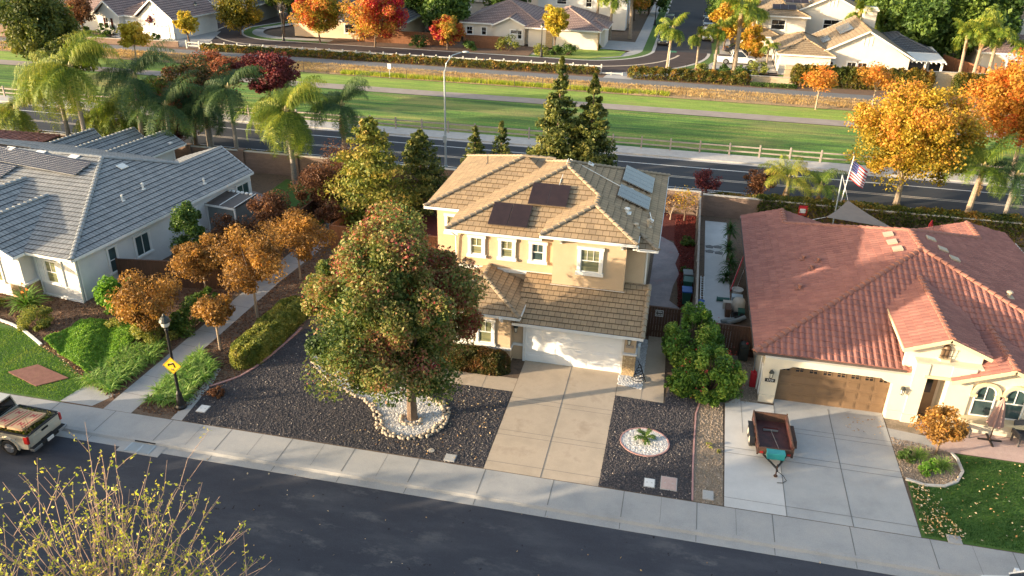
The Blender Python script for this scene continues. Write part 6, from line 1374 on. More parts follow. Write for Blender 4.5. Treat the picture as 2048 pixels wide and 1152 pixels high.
fh('large white gabled house behind the vine hedge, solar panels on its tan roof', (21, 114), [('gable_y', 16.2, 27.1, 113.8, 126, 2.75, .53, 1.3), ('hip', 11.3, 17.5, 112.6, 124, 2.7, .42), ('hip', 24, 31, 119.5, 129.5, 2.7, .36, 0, 'tile_slate_far')], wall='stucco_far', roofm='tile_tan_far', wins=[(17.6, 113.8, 1.1, .9, .7), (20.3, 113.8, .7, 1.1, 1.2), (21.6, 113.8, .7, 1.1, 1.2)], chim=[(23.6, 126.5, 2, 7.2, 1.6)], extra=h4x)
def h5x(t, T):
    zz = lambda y: 5.2 + .36 * (y - 127.6)
    for (x, y) in ((10.8, 129.2), (11.9, 129.2), (13.0, 129.2), (12.6, 131.2), (13.7, 131.2), (14.8, 131.2)): panel(t, (x, y, zz(y) + .05), (1, 0, 0), (0, 1, .36), 1.08, 1.5, 'solar_dark', 'solar_panel', (1, 1))
    z2 = lambda x: 5.2 + .48 * (x - 13.6)
    for y in (134, 136, 138): panel(t, (16.3, y, z2(16.3) + .05), (0, 1, 0), (1, 0, .48), 1.9, 2.2, 'solar_blue', 'solar_panel', (1, 1))
fh('two-storey cream house behind the white gabled one, with dark solar panels', (16, 131), [('gable_y', 14, 24.5, 131.5, 145, 5.2, .48, 1.2), ('hip', 9.2, 15.6, 128, 142, 5.2, .36), ('hip', 24, 33, 134, 146, 2.7, .35, 0, 'tile_slate_far'), ('hip', 7.0, 12, 125.8, 130, 2.6, .35)], wall='stucco_far', roofm='tile_tan_far', wins=[(11.8, 128, 3.3, 1.9, 1.35), (15.2, 131.5, 3.9, 1.2, .6), (19.5, 131.5, 3.2, 2.1, 1.3)], chim=[(25.6, 138, 2, 8.6, 1.7)], extra=h5x)
def h2x(t, T):
    b = MB(); b.box(-20.9, -19.9, 121.2, 121.35, 0, 2.5); part1(b, 'stone_veneer', 'ledge_stone', t); b = MB(); b.box(-13.3, -13.2, 120.8, 122.3, 0, 2.6); part1(b, 'stone_veneer', 'ledge_stone', t)
    b = MB(); b.box(-13.28, -13.2, 123.2, 128, 0, 2.3); part1(b, 'garage_door', 'white_door', t)
fh('white single-storey house with mauve tile roof at the far street corner', (-24, 122), [('hip', -33.8, -22, 123, 136, 2.75, .4), ('hip', -23.5, -13.3, 121.3, 133.5, 2.75, .4), ('gable_y', -28.6, -24.2, 121.9, 127, 2.75, .45), ('hip', -16, -12.6, 124, 129, 2.75, .4)], wall='stucco_far', roofm='tile_mauve', wins=[(-32.8, 123, 1.0, .9, 1.1), (-30.6, 123, 1.0, .7, 1.1), (-25.8, 121.9, 1.6, 1.0, .5), (-24.9, 121.9, .9, .6, 1.2)], chim=[(-34.6, 127, 0, 4.6, 1.3)], extra=h2x)
fh('dark slate two-storey house beyond the mauve-roofed one', (-12, 142), [('gable_y', -18, -11, 140, 152, 5.6, .45), ('hip', -26, -17, 142, 153, 5.4, .35, 0, 'tile_slate_far')], wall='stucco_white', roofm='tile_slate_far', wins=[(-17.2, 140, 3.4, .9, 1.4), (-13, 140, 3.4, .9, 1.4), (-22, 142, 3.4, 1.6, .9)])
fh('white two-storey house at the far right with a big solar array', (46, 136), [('hip', 42.5, 60, 134, 148, 5.6, .36), ('hip', 34, 43.5, 150, 162, 5.4, .34)], wall='stucco_far', roofm='tile_tan_far', wins=[(43.7, 134, 3.2, 1.1, 1.6), (48.2, 134, 3.0, 1.1, 1.5), (53, 134, 3.0, 1.1, 1.5)], extra=lambda t, T: [panel(t, (46.2 + i * 1.7, 135.2, 5.6 + .36 * 1.7 + .05), (1, 0, 0), (0, 1, .36), 1.65, 4.6, 'solar_blue', 'solar_panel', (1, 3)) for i in range(5)])
def h7x(t, T):
    b = MB(); b.slab([(40, 119.4, 2.3), (54, 119.8, 2.3), (54, 123, 2.6), (40, 123, 2.6)], (0, 0, .12)); part1(b, 'patio_roof', 'white_trim', t)
    for x in (40.3, 45, 49.5): b = MB(); b.box(x - .1, x + .1, 119.6, 119.8, 0, 2.3); part1(b, 'patio_post', 'white_trim', t)
fh('low mauve-roofed house with a white patio cover behind the right palms', (46, 123), [('hip', 38, 56, 122.5, 131, 2.7, .36)], wall='stucco_far', roofm='tile_mauve', wins=[(42, 122.5, .9, 1.8, 1.2)], extra=h7x)
def h1x(t, T):
    b = MB(WM[t.name])
    for s in (-.75, .75): b.box(6.6 + s - .2, 6.6 + s + .2, -4.65, -4.58, .9, 2.3)
    part(b, 'shutter', 'red_chip', t)
t = far_house('far-left white house with steep pinkish roofs, red shutters and two white garage doors', (-91, 117, 0), [('hip', -14, 6, -4, 8, 2.8, .5), ('gable_y', 4.5, 8.8, -4.6, 2, 2.8, .75), ('gable_y', 12.2, 18.6, -4.2, 5, 2.9, .72, .9), ('hip', 8, 13, -3.6, 6, 2.8, .5)], 'stucco_white', 'tile_mauve', -.18, wins=[(-4, -4, .9, 2.2, 1.3), (6.2, -4.6, .9, .9, 1.4)], garages=[(8.9, 11.4, -3.68, 2.1), (13, 17.8, -4.28, 2.1)], extra=h1x)
fh('grey house with a white garage door beyond the blue bins', (-78, 126), [('gable_y', -84, -79.5, 124, 134, 2.9, .6), ('hip', -80, -70, 125, 135, 2.8, .45)], wall='plastic_grey', roofm='tile_slate_far', garages=[(-78.8, -76.2, 124.93, 2.1)], wins=[(-73, 125, .9, 1.2, 1.2)])
fh('pale house half hidden behind the two fiery street trees', (-55, 120), [('hip', -59, -42, 118.5, 130, 2.7, .4)], wall='stucco_tan', roofm='tile_slate_far', wins=[(-50, 118.5, .9, 1.6, 1.2)])
fh('large plain tan house at the top left corner', (-108, 112), [('hip', -122, -103, 108.5, 122, 5.4, .35)], wall='stucco_tan', roofm='tile_mauve', wins=[(-112, 108.5, 1, 1.4, 1.2)])
fh('grey-roofed house at the top edge right of the far street', (20, 165), [('hip', 10, 24, 158, 170, 5.4, .35), ('hip', 26, 40, 166, 178, 2.8, .35)], wall='stucco_far', roofm='tile_slate_far', wins=[(14, 158, 3, 1.4, 1.2)])
fh('hidden house behind trees at the top edge left of the far street', (-40, 150), [('hip', -54, -36, 146, 158, 2.8, .4), ('hip', -34, -22, 160, 170, 5.2, .4)], wall='stucco_far', roofm='tile_mauve', wins=[(-50, 146, .9, 1.4, 1.2)])
board_fence('red-brown board fence behind the far street trees', (-48, 117.0), (-34, 117.6), 1.8, 'wood_fence'); board_fence('sunlit red-brown fence before the mauve-roofed house', (-32.2, 117.4), (-26.2, 117.6), 1.8, 'wood_fence'); board_fence('sunlit orange fence by the far right palms', (37.2, 113.5), (33.5, 123), 1.9, 'wood_fence')
for nm, pl, m_ in (('corner_lawn', [(-20.2, 114.6), (-14, 114.9), (-9.6, 118.2), (-9.2, 121.5), (-12.5, 122.3), (-19.6, 119.8)], 'park_grass_light'), ('house_driveway', [(-13.2, 122.6), (-8.5, 122.4), (-8.2, 129.5), (-13.2, 130)], 'concrete'), ('left_house_driveway', [(-84, 104.9), (-66.5, 105.5), (-71, 118), (-78, 113.2), (-83.5, 112.6)], 'concrete'), ('left_house_lawn', [(-93, 105), (-84.5, 105), (-82, 108.6), (-92.5, 111.5)], 'lawn_soil'), ('canal_access', [(-10.5, 102.9), (-7.4, 103.0), (-4, 107.6), (-10, 106.6)], 'concrete'), ('right_house_lawn', [(.5, 107), (13, 107.6), (12, 112), (2, 112.5)], 'park_grass_light'), ('right_house_driveway', [(3.2, 113.2), (11.2, 113), (11.2, 124), (3.2, 124)], 'concrete'), ('paved_court', [(7.5, 107.4), (11.2, 107.6), (11.3, 112.4), (7.5, 112)], 'pink_paver'), ('pool_patio', rect(28, 40, 110, 121), 'concrete_grey'), ('mulch_bank', [(-52, 113.8), (-22, 114.2), (-22, 121), (-52, 118.4)], 'mulch')): sheet(nm, pl, m_, .066)
# ---------------------------------------------------------------- vehicles
mat('paint_white', (.72, .73, .74), rough=.25, coat=.6); mat('paint_black', (.015, .016, .02), rough=.2, coat=.6); mat('paint_silver', (.35, .37, .39), rough=.25, metal=.5, coat=.5); mat('paint_gold', (.60, .55, .45), (.63, .58, .47), 1, .28, metal=.35, coat=.6); mat('tail_red', (.45, .02, .015), rough=.2, coat=.5); mat('head_glass', (.7, .7, .68), rough=.1, coat=.5); mat('paint_dkgrey', (.07, .08, .09), rough=.25, coat=.6); mat('plate', (.8, .78, .75), rough=.4)
def wheel(parent, x, y, r=.34, w_=.22, side=1):
    b = MB(); b.tube([(x, y - w_ / 2, r), (x, y - w_ * .42, r), (x, y + w_ * .42, r), (x, y + w_ / 2, r)], [r * .93, r, r, r * .93], 20); wo = part1(b, 'wheel', 'rubber', parent, world=False)
    c = MB(); yo = y + side * (w_ / 2 + .004); c.tube([(x, yo - side * .02, r), (x, yo, r)], [r * .62, r * .6], 16)
    for k in range(6): a = k * math.pi / 3; c.beam((x, yo + side * .012, r), (x + r * .56 * math.cos(a), yo + side * .008, r + r * .56 * math.sin(a)), .06, .02, (0, 1, 0))
    c.tube([(x, yo, r), (x, yo + side * .03, r)], .05, 8); part1(c, 'rim', 'rim', wo, world=False); return wo
def loft(mb, st):
    n = len(st[0]); V = [p for s in st for p in s]; F = []
    for i in range(len(st) - 1):
        for k in range(n): k2 = (k + 1) % n; F.append((i * n + k, i * n + k2, (i + 1) * n + k2, (i + 1) * n + k))
    F.append(tuple(range(n))[::-1]); F.append(tuple((len(st) - 1) * n + k for k in range(n))); mb.add(V, F)
def car(label, loc, rz, kind='suv', paint='paint_white', group=None, sc=1.0, cat='car', name='parked_car'):
    t = thing(name, label, cat, loc, rz, group); L = {'suv': 4.7, 'sedan': 4.7, 'pickup': 5.6}[kind]; W = .93; h = L / 2
    belt = {'suv': 1.02, 'sedan': .9, 'pickup': 1.1}[kind]; top = {'suv': 1.68, 'sedan': 1.43, 'pickup': 1.85}[kind]
    def ring(x, zb, zt, w_, w2=None): w2 = w2 or w_ * .9; return [(x, -w_ * .94, zb), (x, w_ * .94, zb), (x, w_, (zb + zt) * .5), (x, w_, zt - .1), (x, w2, zt), (x, -w2, zt), (x, -w_, zt - .1), (x, -w_, (zb + zt) * .5)]
    b = MB(); hood = belt - .08
    S_ = [ring(-h, .38, belt - .2 if kind != 'pickup' else belt, W * .86), ring(-h + .12, .3, belt - .05 if kind != 'pickup' else belt, W * .95), ring(-h + .9, .26, belt, W), ring(h - 1.35, .26, belt, W), ring(h - 1.25, .26, hood + .04, W), ring(h - .35, .3, hood - .1, W * .95), ring(h - .05, .34, hood - .3, W * .82), ring(h, .4, hood - .4, W * .76)]
    if kind == 'pickup': S_ = S_[:3] + S_[3:]
    loft(b, S_); part1(b, 'body', paint, t, world=False)
    c0 = {'suv': (-h + .08, -h + .42, h - 2.05, h - 1.2), 'sedan': (-h + .55, -h + 1.35, h - 2.2, h - 1.3), 'pickup': (-h + 2.0, -h + 2.15, h - 2.3, h - 1.35)}[kind]
    x0, x1, x2, x3 = c0; b = MB(); wt = W * .74; zb, zt = belt - .02, top - .05
    def cr(x, z, w_): return [(x, -w_, belt - .03), (x, w_, belt - .03), (x, w_ * (1 - .2 * (z - belt) / (top - belt)), z), (x, -w_ * (1 - .2 * (z - belt) / (top - belt)), z)]
    loft(b, [cr(x0, belt + .02, W * .93), cr(x1, zt, W * .93), cr(x2, zt, W * .93), cr(x3, belt + .02, W * .9)]); part1(b, 'glasshouse', 'dark_glass', t, world=False)
    b = MB(); b.slab([(x1 - .06, -wt, zt), (x1 - .06, wt, zt), (x2 + .05, wt, zt), (x2 + .05, -wt, zt)], (0, 0, .06)); part1(b, 'roof', paint, t, world=False)
    b = MB()
    for s in (-1, 1):
        for (xa, za, xb, zb_) in ((x0, belt, x1, zt), (x3, belt, x2, zt), ((x1 + x2) / 2, belt, (x1 + x2) / 2, zt)): b.beam((xa, s * W * .935, za), (xb, s * W * .76, zb_ + .02), .07, .05)
    part(b, 'pillar', paint, t, world=False)
    r = .34 if kind != 'pickup' else .4
    for x in (-h + (.95 if kind != 'pickup' else 1.2), h - .95):
        for s in (-1, 1): wheel(t, x, s * (W - .1), r, .24, s)
    for s in (-1, 1):
        b = MB(); b.box(h - .1, h + .0, s * W * .62 - .16, s * W * .62 + .16, hood - .48, hood - .3) ; part1(b, 'headlight', 'head_glass', t, world=False)
        b = MB(); b.box(-h - .01, -h + .1, s * W * .74 - .1, s * W * .74 + .1, belt - .42, belt - .18); part1(b, 'tail_light', 'tail_red', t, world=False)
        b = MB(); b.box(x3 - .35, x3 - .2, s * (W + .08) - .07, s * (W + .08) + .07, belt - .02, belt + .14); part1(b, 'mirror', paint, t, world=False)
    b = MB(); b.box(h - .08, h + .02, -.5, .5, hood - .52, hood - .32); part1(b, 'grille', 'gutter_dark', t, world=False); b = MB(); b.box(h - .06, h + .06, -W * .85, W * .85, .32, .5); part1(b, 'front_bumper', 'gutter_dark' if kind != 'pickup' else 'metal_frame', t, world=False)
    b = MB(); b.box(-h - .05, -h + .05, -W * .85, W * .85, .36, .54); part1(b, 'rear_bumper', 'metal_frame' if kind == 'pickup' else paint, t, world=False)
    if kind == 'pickup':
        b = MB(); b.box(-h + .1, x0 - .06, -W * .8, W * .8, belt - .02, belt + .012); part1(b, 'bed_floor', 'gutter_dark', t, world=False)
    t.scale = (sc, sc, sc); return t
car('white pickup truck parked side-on at the far right-hand house', (6.2, 117.7, .07), R(4), 'pickup', 'paint_white', sc=.95, cat='pickup', name='parked_pickup')
car('black sedan parked behind the white side-on pickup', (6.9, 125.6, .07), R(4), 'sedan', 'paint_black', sc=.95)
car('grey-green car parked at the left kerb of the far street, nearest us', (-4.25, 130.0, .06), -R(90), 'suv', 'paint_dkgrey', sc=.95); car('white car parked at the left kerb of the far street', (-4.25, 137.5, .06), -R(90), 'sedan', 'paint_white', sc=.95)
car('car with red lights and blue roof load at the left kerb of the far street', (-4.2, 149, .06), R(90), 'suv', 'paint_silver', sc=.98); car('white van in the driveway beyond the left far palms', (-14.5, 141.5, .06), R(10), 'suv', 'paint_white', sc=.95)
car('white car parked at the right kerb of the far street', (2.2, 136.0, .06), -R(88), 'suv', 'paint_white', sc=.95); car('silver car parked at the right kerb further up the far street', (2.3, 149.0, .06), -R(90), 'sedan', 'paint_silver', sc=.95); car('dark blue car farthest up the right kerb of the far street', (2.3, 157.5, .06), -R(90), 'sedan', 'paint_black', sc=.95)
car('white car whose roof shows at the bottom right corner', (14.15, 23.68, -.13), R(180), 'suv', 'paint_white')
car('white car across the street at the bottom left corner', (-23.2, 15.6, -.13), R(0), 'suv', 'paint_white')
# the gold pickup at the left, loaded with boards and cuttings
def gold_pickup():
    t = thing('parked_pickup', 'gold pickup truck with its bed full of branches under flat cardboard boxes', 'pickup', (-28.05, 24.05, -.13), -R(2)); W = .95; h = 2.7; P = 'paint_gold'
    def ring(x, zb, zt, w_): return [(x, -w_ * .96, zb), (x, w_ * .96, zb), (x, w_, zb + .25), (x, w_ * 1.0, zt - .25), (x, w_ * .95, zt), (x, -w_ * .95, zt), (x, -w_ * 1.0, zt - .25), (x, -w_, zb + .25)]
    b = MB(); loft(b, [ring(-.55, .42, 1.15, W), ring(1.25, .42, 1.15, W), ring(1.3, .42, 1.1, W), ring(2.2, .44, 1.02, W * .97), ring(2.6, .48, .85, W * .9), ring(2.68, .5, .78, W * .8)]); part1(b, 'cab_body', P, t, world=False)
    for s in (-1, 1):   # bed sides with the wheel arch cut
        y0, y1 = (W - .1, W) if s > 0 else (-W, -W + .1); pts = [(-.55, .45), (-.55, 1.14), (-2.62, 1.14), (-2.66, .85), (-2.62, .48), (-2.1, .46)] + [(-1.62 + .48 * math.cos(a), .40 + .48 * math.sin(a)) for a in [math.pi - math.pi * k / 8 for k in range(9)]]
        b = MB(); b.slab([(x, y0, z) for x, z in pts], (0, y1 - y0, 0)); part1(b, 'bed_side', P, t, world=False)
        b = MB(); pr = [(-1.62 + r_ * math.cos(a), .40 + r_ * math.sin(a)) for r_, aa in ((.56, range(0, 9)), (.47, range(8, -1, -1))) for a in [math.pi * k / 8 for k in aa]]; b.slab([(x, s * (W + .0), z) for x, z in pr], (0, s * .05, 0)); part1(b, 'wheel_arch', P, t, world=False)
        b = MB(); b.box(-2.7, -2.5, s * W - .07 - (.0 if s > 0 else 0), s * W + .03 + (.0), .78, 1.12) if s > 0 else b.box(-2.7, -2.5, -W - .03, -W + .07, .78, 1.12); part1(b, 'tail_light', 'tail_red', t, world=False)
        b = MB(); b.beam((-.6, s * (W - .05), 1.16), (-2.6, s * (W - .05), 1.16), .1, .03); part1(b, 'bed_rail', 'rubber', t, world=False)
    b = MB(); b.box(-2.62, -.6, -W + .08, W - .08, .55, .62); part1(b, 'bed_floor', 'rubber', t, world=False)
    b = MB(); b.box(-2.68, -2.58, -W + .1, W - .1, .55, 1.13); b.box(-2.70, -2.66, -W + .22, W - .22, .62, .98); tg = part1(b, 'tailgate', P, t, world=False)
    b = MB(); b.box(-2.72, -2.698, -.18, .18, .93, 1.02); part1(b, 'handle', 'rubber', tg, world=False); b = MB(); b.box(-2.7, -2.58, -W + .1, W - .1, 1.125, 1.16); part1(b, 'tailgate_cap', 'rubber', tg, world=False)
    b = MB(); b.box(-2.86, -2.66, -W * .98, W * .98, .42, .56); b.box(-2.80, -2.66, -.3, .3, .40, .60); part1(b, 'rear_bumper', 'rubber', t, world=False)
    for s in (-1, 1): b = MB(); b.box(-2.9, -2.7, s * .72 - .24, s * .72 + .24, .44, .55); part1(b, 'bumper_corner', 'metal_frame', t, world=False)
    b = MB(); b.box(-2.9, -2.86, -.17, .17, .42, .56); pl_ = part1(b, 'number_plate', 'plate', t, world=False)
    b = MB(); c = lambda x, z, w_: [(x, -w_, 1.1), (x, w_, 1.1), (x, w_ - (z - 1.1) * .2, z), (x, -w_ + (z - 1.1) * .2, z)]; loft(b, [c(-.52, 1.12, .9), c(-.42, 1.74, .9), c(.75, 1.76, .9), c(1.45, 1.12, .88)]); part1(b, 'glasshouse', 'dark_glass', t, world=False)
    b = MB(); b.slab([(-.5, -.75, 1.74), (-.5, .75, 1.74), (.8, .73, 1.76), (.8, -.73, 1.76)], (0, 0, .06)); part1(b, 'roof', P, t, world=False)
    b = MB()
    for s in (-1, 1):
        for xa, xb in ((-.5, -.42), (.3, .3), (1.45, .75)): b.beam((xa, s * .905, 1.1), (xb, s * .77, 1.76), .1, .05)
    part(b, 'pillar', P, t, world=False)
    for x in (-1.62, 1.72):
        for s in (-1, 1): wheel(t, x, s * (W - .1), .385, .26, s)
    b = MB(); b.box(-.62, -.56, -.86, .86, .6, 1.2); part1(b, 'bed_front', P, t, world=False)
    return t
GP = gold_pickup(); GP.rotation_euler = (0, 0, R(178)); WM[GP.name] = Matrix.Translation((-28.05, 24.05, -.13)) @ Matrix.Rotation(R(178), 4, 'Z')
TG = WM[GP.name]; mat('cardboard', (.52, .33, .18), (.58, .38, .22), 3, .85, fine=.1); mat('print_red', (.42, .03, .04), rough=.8)
for k, (dx, rz, lab) in enumerate(((-2.0, .06, 'flat tan box with dark red printing lying at the tail end of the pickup bed'), (-1.22, -.03, 'flat tan box with dark red printing lying nearest the pickup cab'))):
    T0 = TG @ Matrix.Translation((dx, .12, 1.28 + .02 * k)) @ Matrix.Rotation(rz, 4, 'Z') @ Matrix.Rotation(.12, 4, 'X'); t = thing('cardboard_box', lab, 'box', tuple(T0.translation), 0); b = MB(T0); b.box(-.36, .36, -.72, .72, -.05, .05); part1(b, 'box', 'cardboard', t)
    b = MB(T0)
    for x in (-.25, .25): b.box(x - .025, x + .025, -.62, .62, .05, .053)
    for y in (-.4, .35): b.box(-.12, -.06, y - .14, y + .14, .05, .053); b.box(.04, .1, y - .14, y + .14, .05, .053); b.box(-.12, .1, y - .03, y + .03, .0505, .0535)
    part1(b, 'printing', 'print_red', t)
t = thing('branch_pile', 'pile of cut branches and leaves filling the gold pickup bed', 'branches', tuple(TG @ Vector((-1.6, 0, .62)))); b = MB(TG)
for k in range(70):
    a = Vector((random.uniform(-2.5, -.7), random.uniform(-.8, .8), random.uniform(.7, 1.15))); d = Vector((random.uniform(-.6, .6), random.uniform(-.5, .5), random.uniform(-.05, .25))); b.tube([a, a + d * .6, a + d], [.014, .01, .004], 4, False)
for k in range(9): b.tube([(-2.35, .5 + random.uniform(-.2, .2), 1.1), (-2.5 + random.uniform(-.2, .3), .6 + random.uniform(-.4, .3), 1.75)], [.012, .004], 4, False)
part1(b, 'twigs', 'twig_pale', t); P = np.column_stack([rng.uniform(-2.55, -.66, 2600), rng.uniform(-.84, .84, 2600), rng.uniform(.75, 1.24, 2600)]); P = np.array([tuple(TG @ Vector(p)) for p in P]) - np.array(t.location); part(quadmesh('leaves', cards(P, .05), rng.random(2600)), 'leaves', 'leaf_yellowgreen', t)
# ---------------------------------------------------------------- trailer on the right-hand slab
mat('rust_steel', (.045, .028, .022), (.11, .05, .03), 3, .8, .2, 40, fine=.4); mat('rust_inside', (.055, .018, .018), (.085, .028, .025), 2, .6, .2, 30, c3=(.035, .014, .014), fine=.3); mat('teal_box', (.02, .22, .24), (.03, .27, .28), 3, .5)
t = thing('utility_trailer', 'rusty dark open trailer with a teal toolbox on its tongue on the concrete slab', 'trailer', (5.42, 31.35, .03), R(2)); t.scale = (.86, .86, .86); w2, l2, z0, z1 = .82, 1.45, .5, .95
b = MB(); b.box(-w2, w2, -l2, l2, z0 - .04, z0); part1(b, 'bed_floor', 'rust_inside', t, world=False)
for s in (-1, 1): b = MB(); b.box(s * w2 - .02, s * w2 + .02, -l2, l2, z0, z1); part1(b, 'side_panel', 'rust_inside', t, world=False)
for s in (-1, 1): b = MB(); b.box(-w2, w2, s * l2 - .02, s * l2 + .02, z0, z1 - (.12 if s < 0 else 0)); part1(b, 'end_panel', 'rust_steel', t, world=False)
b = MB()
for s in (-1, 1):
    b.box(s * w2 - .035 + s * .03, s * w2 + .035 + s * .03, -l2 - .03, l2 + .03, z1, z1 + .05); b.box(-w2, w2, s * l2 - .04, s * l2 + .04, z1 - (.12 if s < 0 else 0), z1 + .05 - (.12 if s < 0 else 0))
    for y in (-l2, -l2 / 3, l2 / 3, l2): b.box(s * (w2 + .03) - .03, s * (w2 + .03) + .03, y - .03, y + .03, .42, z1 + (.12 if abs(y) == l2 else 0))
    b.box(s * w2 - .04, s * w2 + .04, -l2, l2, .4, .46)
part1(b, 'frame', 'rust_steel', t, world=False)
for s in (-1, 1):
    for y in (-.15, .62): wheel(t, s * (w2 + .22), y, .33, .2, s) if False else None
def wheelx(parent, x, y, r, w_, side):
    b = MB(); b.tube([(x - w_ / 2, y, r), (x - w_ * .42, y, r), (x + w_ * .42, y, r), (x + w_ / 2, y, r)], [r * .93, r, r, r * .93], 20); wo = part1(b, 'wheel', 'rubber', parent, world=False); b = MB(); xo = x + side * (w_ / 2); b.tube([(xo - side * .02, y, r), (xo + side * .006, y, r)], [r * .55, r * .5], 14); part1(b, 'rim', 'wall_cap', wo, world=False)
for s in (-1, 1):
    for y in (-.18, .56): wheelx(t, s * (w2 + .2), y, .34, .2, s)
    b = MB(); b.box(s * (w2 + .21) - .13, s * (w2 + .21) + .13, -.5, .9, .72, .745); b.slab([(s * (w2 + .08), -.5, .745), (s * (w2 + .34), -.5, .745), (s * (w2 + .34), -.72, .5), (s * (w2 + .08), -.72, .5)], (0, 0, -.02)); part1(b, 'mudguard', 'rust_steel' if s > 0 else 'black_metal', t, world=False)
b = MB(); b.beam((-.55, -l2, .44), (0, -l2 - 1.0, .44), .07, .07); b.beam((.55, -l2, .44), (0, -l2 - 1.0, .44), .07, .07); b.beam((0, -l2 - .9, .45), (0, -l2 - 1.25, .45), .09, .09); part1(b, 'tongue', 'black_metal', t, world=False)
b = MB(); b.tube([(0, -l2 - 1.12, .05), (0, -l2 - 1.12, .75)], .035, 8); b.tube([(0, -l2 - 1.12, .05), (0, -l2 - 1.12, .09)], .1, 10); part1(b, 'jack', 'rust_steel', t, world=False)
b = MB(); b.box(-.42, .42, -l2 - .42, -l2 - .06, .5, .78); b.box(-.44, .44, -l2 - .44, -l2 - .04, .78, .86); part1(b, 'toolbox', 'teal_box', t, world=False)
b = MB(); b.tube([(.05, -l2 - 1.2, .4), (.35, -l2 - 1.15, .15), (.5, -l2 - 1.35, .03), (.3, -l2 - 1.55, .03), (.02, -l2 - 1.62, .05)], .016, 6); part1(b, 'cable', 'rubber', t, world=False)
for s in (-1, 1): b = MB(); b.box(s * .66 - .08, s * .66 + .08, -l2 - .07, -l2 - .03, .55, .65); part1(b, 'marker_light', 'tail_red', t, world=False)
t = thing('push_broom', 'red push broom lying in the trailer bed', 'broom', (5.4, 31.5, .47), R(2)); b = MB(); b.box(-.32, .32, .3, .42, .02, .1); part1(b, 'broom_head', 'red_chip', t, world=False); b = MB(); b.box(-.32, .32, .27, .3, .0, .09); part1(b, 'bristles', 'plastic_grey', t, world=False); b = MB(); b.tube([(0, .3, .08), (.22, -1.2, .1)], .014, 6); part1(b, 'broom_handle', 'wood_grey', t, world=False)
# ---------------------------------------------------------------- small yard things
t = thing('garden_hose', 'coiled black hose on the white gravel beside the garage corner', 'hose', (-.72, 35.15, .03)); b = MB()
pts = [(.36 * math.cos(a) * (1 - .012 * k), .30 * math.sin(a), .02 + .012 * k) for k, a in enumerate([R(24) * i for i in range(70)])]; b.tube(pts, .02, 5); part1(b, 'coil', 'rubber', t, world=False)
b = MB(); b.tube([(.3, .05, .1), (.1, .25, .55), (-.15, .85, .7)], .016, 5); part1(b, 'hose_end', 'rubber', t, world=False)
def bin_(label, x, y, m, lid, rz=0):
    t = thing('wheelie_bin', label, 'bin', (x, y, .02), rz); b = MB(); loft(b, [[(-.24, -.26, z) if False else (-.24 * q, -.26 * q, z), (.24 * q, -.26 * q, z), (.24 * q, .26 * q, z), (-.24 * q, .26 * q, z)] for z, q in ((.08, .82), (.9, 1.1))]); part1(b, 'body', m, t, world=False)
    b = MB(); b.slab([(-.29, -.34, .9), (.29, -.34, .9), (.29, .3, .96), (-.29, .3, .96)], (0, 0, .07)); part1(b, 'lid', lid, t, world=False)
    for s in (-1, 1): b = MB(); b.tube([(s * .25, .24, .1), (s * .3, .24, .1)], .1, 12); part1(b, 'wheel', 'rubber', t, world=False)
bin_('grey-green wheelie bin farthest from the gate', 1.35, 46.6, 'plastic_green', 'plastic_grey', .1); bin_('dark green wheelie bin in the middle by the fence', 1.4, 45.6, 'plastic_green', 'plastic_green', -.05); bin_('wheelie bin with a pale blue lid nearest the oleander', 1.35, 44.2, 'plastic_green', 'plastic_blue', .05)
bin_('blue wheelie bin at the far left street corner', -74.6, 117.6, 'plastic_blue', 'plastic_blue', .3); bin_('blue wheelie bin just right of its twin at the far left street corner', -73.8, 117.3, 'plastic_blue', 'plastic_blue', .2)
def board(label, x, y, m, L=2.5, tilt=.5, name='surfboard', wd=.5):
    t = thing(name, label, 'board', (x, y, .03)); b = MB(); A = Vector((0, 0, 0)); pts = [(0, -wd * .1), (L * .12, -wd * .38), (L * .5, -wd * .5), (L * .85, -wd * .35), (L, 0), (L * .85, wd * .35), (L * .5, wd * .5), (L * .12, wd * .38), (0, wd * .1)]
    d = Vector((.25, .62, .74)).normalized(); v = Vector((0, -.74, .62)).normalized(); v = (v - d * v.dot(d)).normalized(); n = d.cross(v); b.slab([tuple(d * p[0] + v * p[1]) for p in pts], tuple(n * .07)); part1(b, 'board', m, t, world=False)
    b = MB(); b.slab([tuple(d * p[0] * .9 + d * .1 + v * p[1] * .25 + n * -.004) for p in pts], tuple(n * -.006)); part1(b, 'stripe', 'white_trim', t, world=False)
board('pink board leaning against the red-roofed house beside the yuccas', 3.95, 46.6, 'print_red'); board('red-brown board leaning just behind the pink one', 4.25, 46.3, 'rust_steel')
b = MB(); b.lathe((4.35, 46.0, 0), [(.2, 0), (.32, .45), (.36, .5), (.3, .5), (.26, .4)], 14); solo(b, 'plant_pot', 'curb', 'large empty grey pot beside the house wall', 'pot')
b = MB(); b.lathe((4.3, 42.9, 0), [(.24, 0), (.34, .35), (.36, .38), (.3, .38), (.28, .2)], 14); solo(b, 'plant_pot', 'rubber', 'black tub near the board gate', 'pot')
for k, (x, y, r_) in enumerate(((3.75, 42.45, .9), (4.05, 42.35, .5), (4.35, 42.55, 1.2))):
    b = MB(); b.tube([(x - .35, y - .15, .14), (x + .35, y + .18, .2 + .08 * k)], .13, 10); solo(b, 'insulation_roll', 'plastic_grey', ('pale grey roll lying lowest behind the board gate', 'pale grey roll lying in the middle behind the board gate', 'pale grey roll leaning nearest the house wall')[k], 'roll')
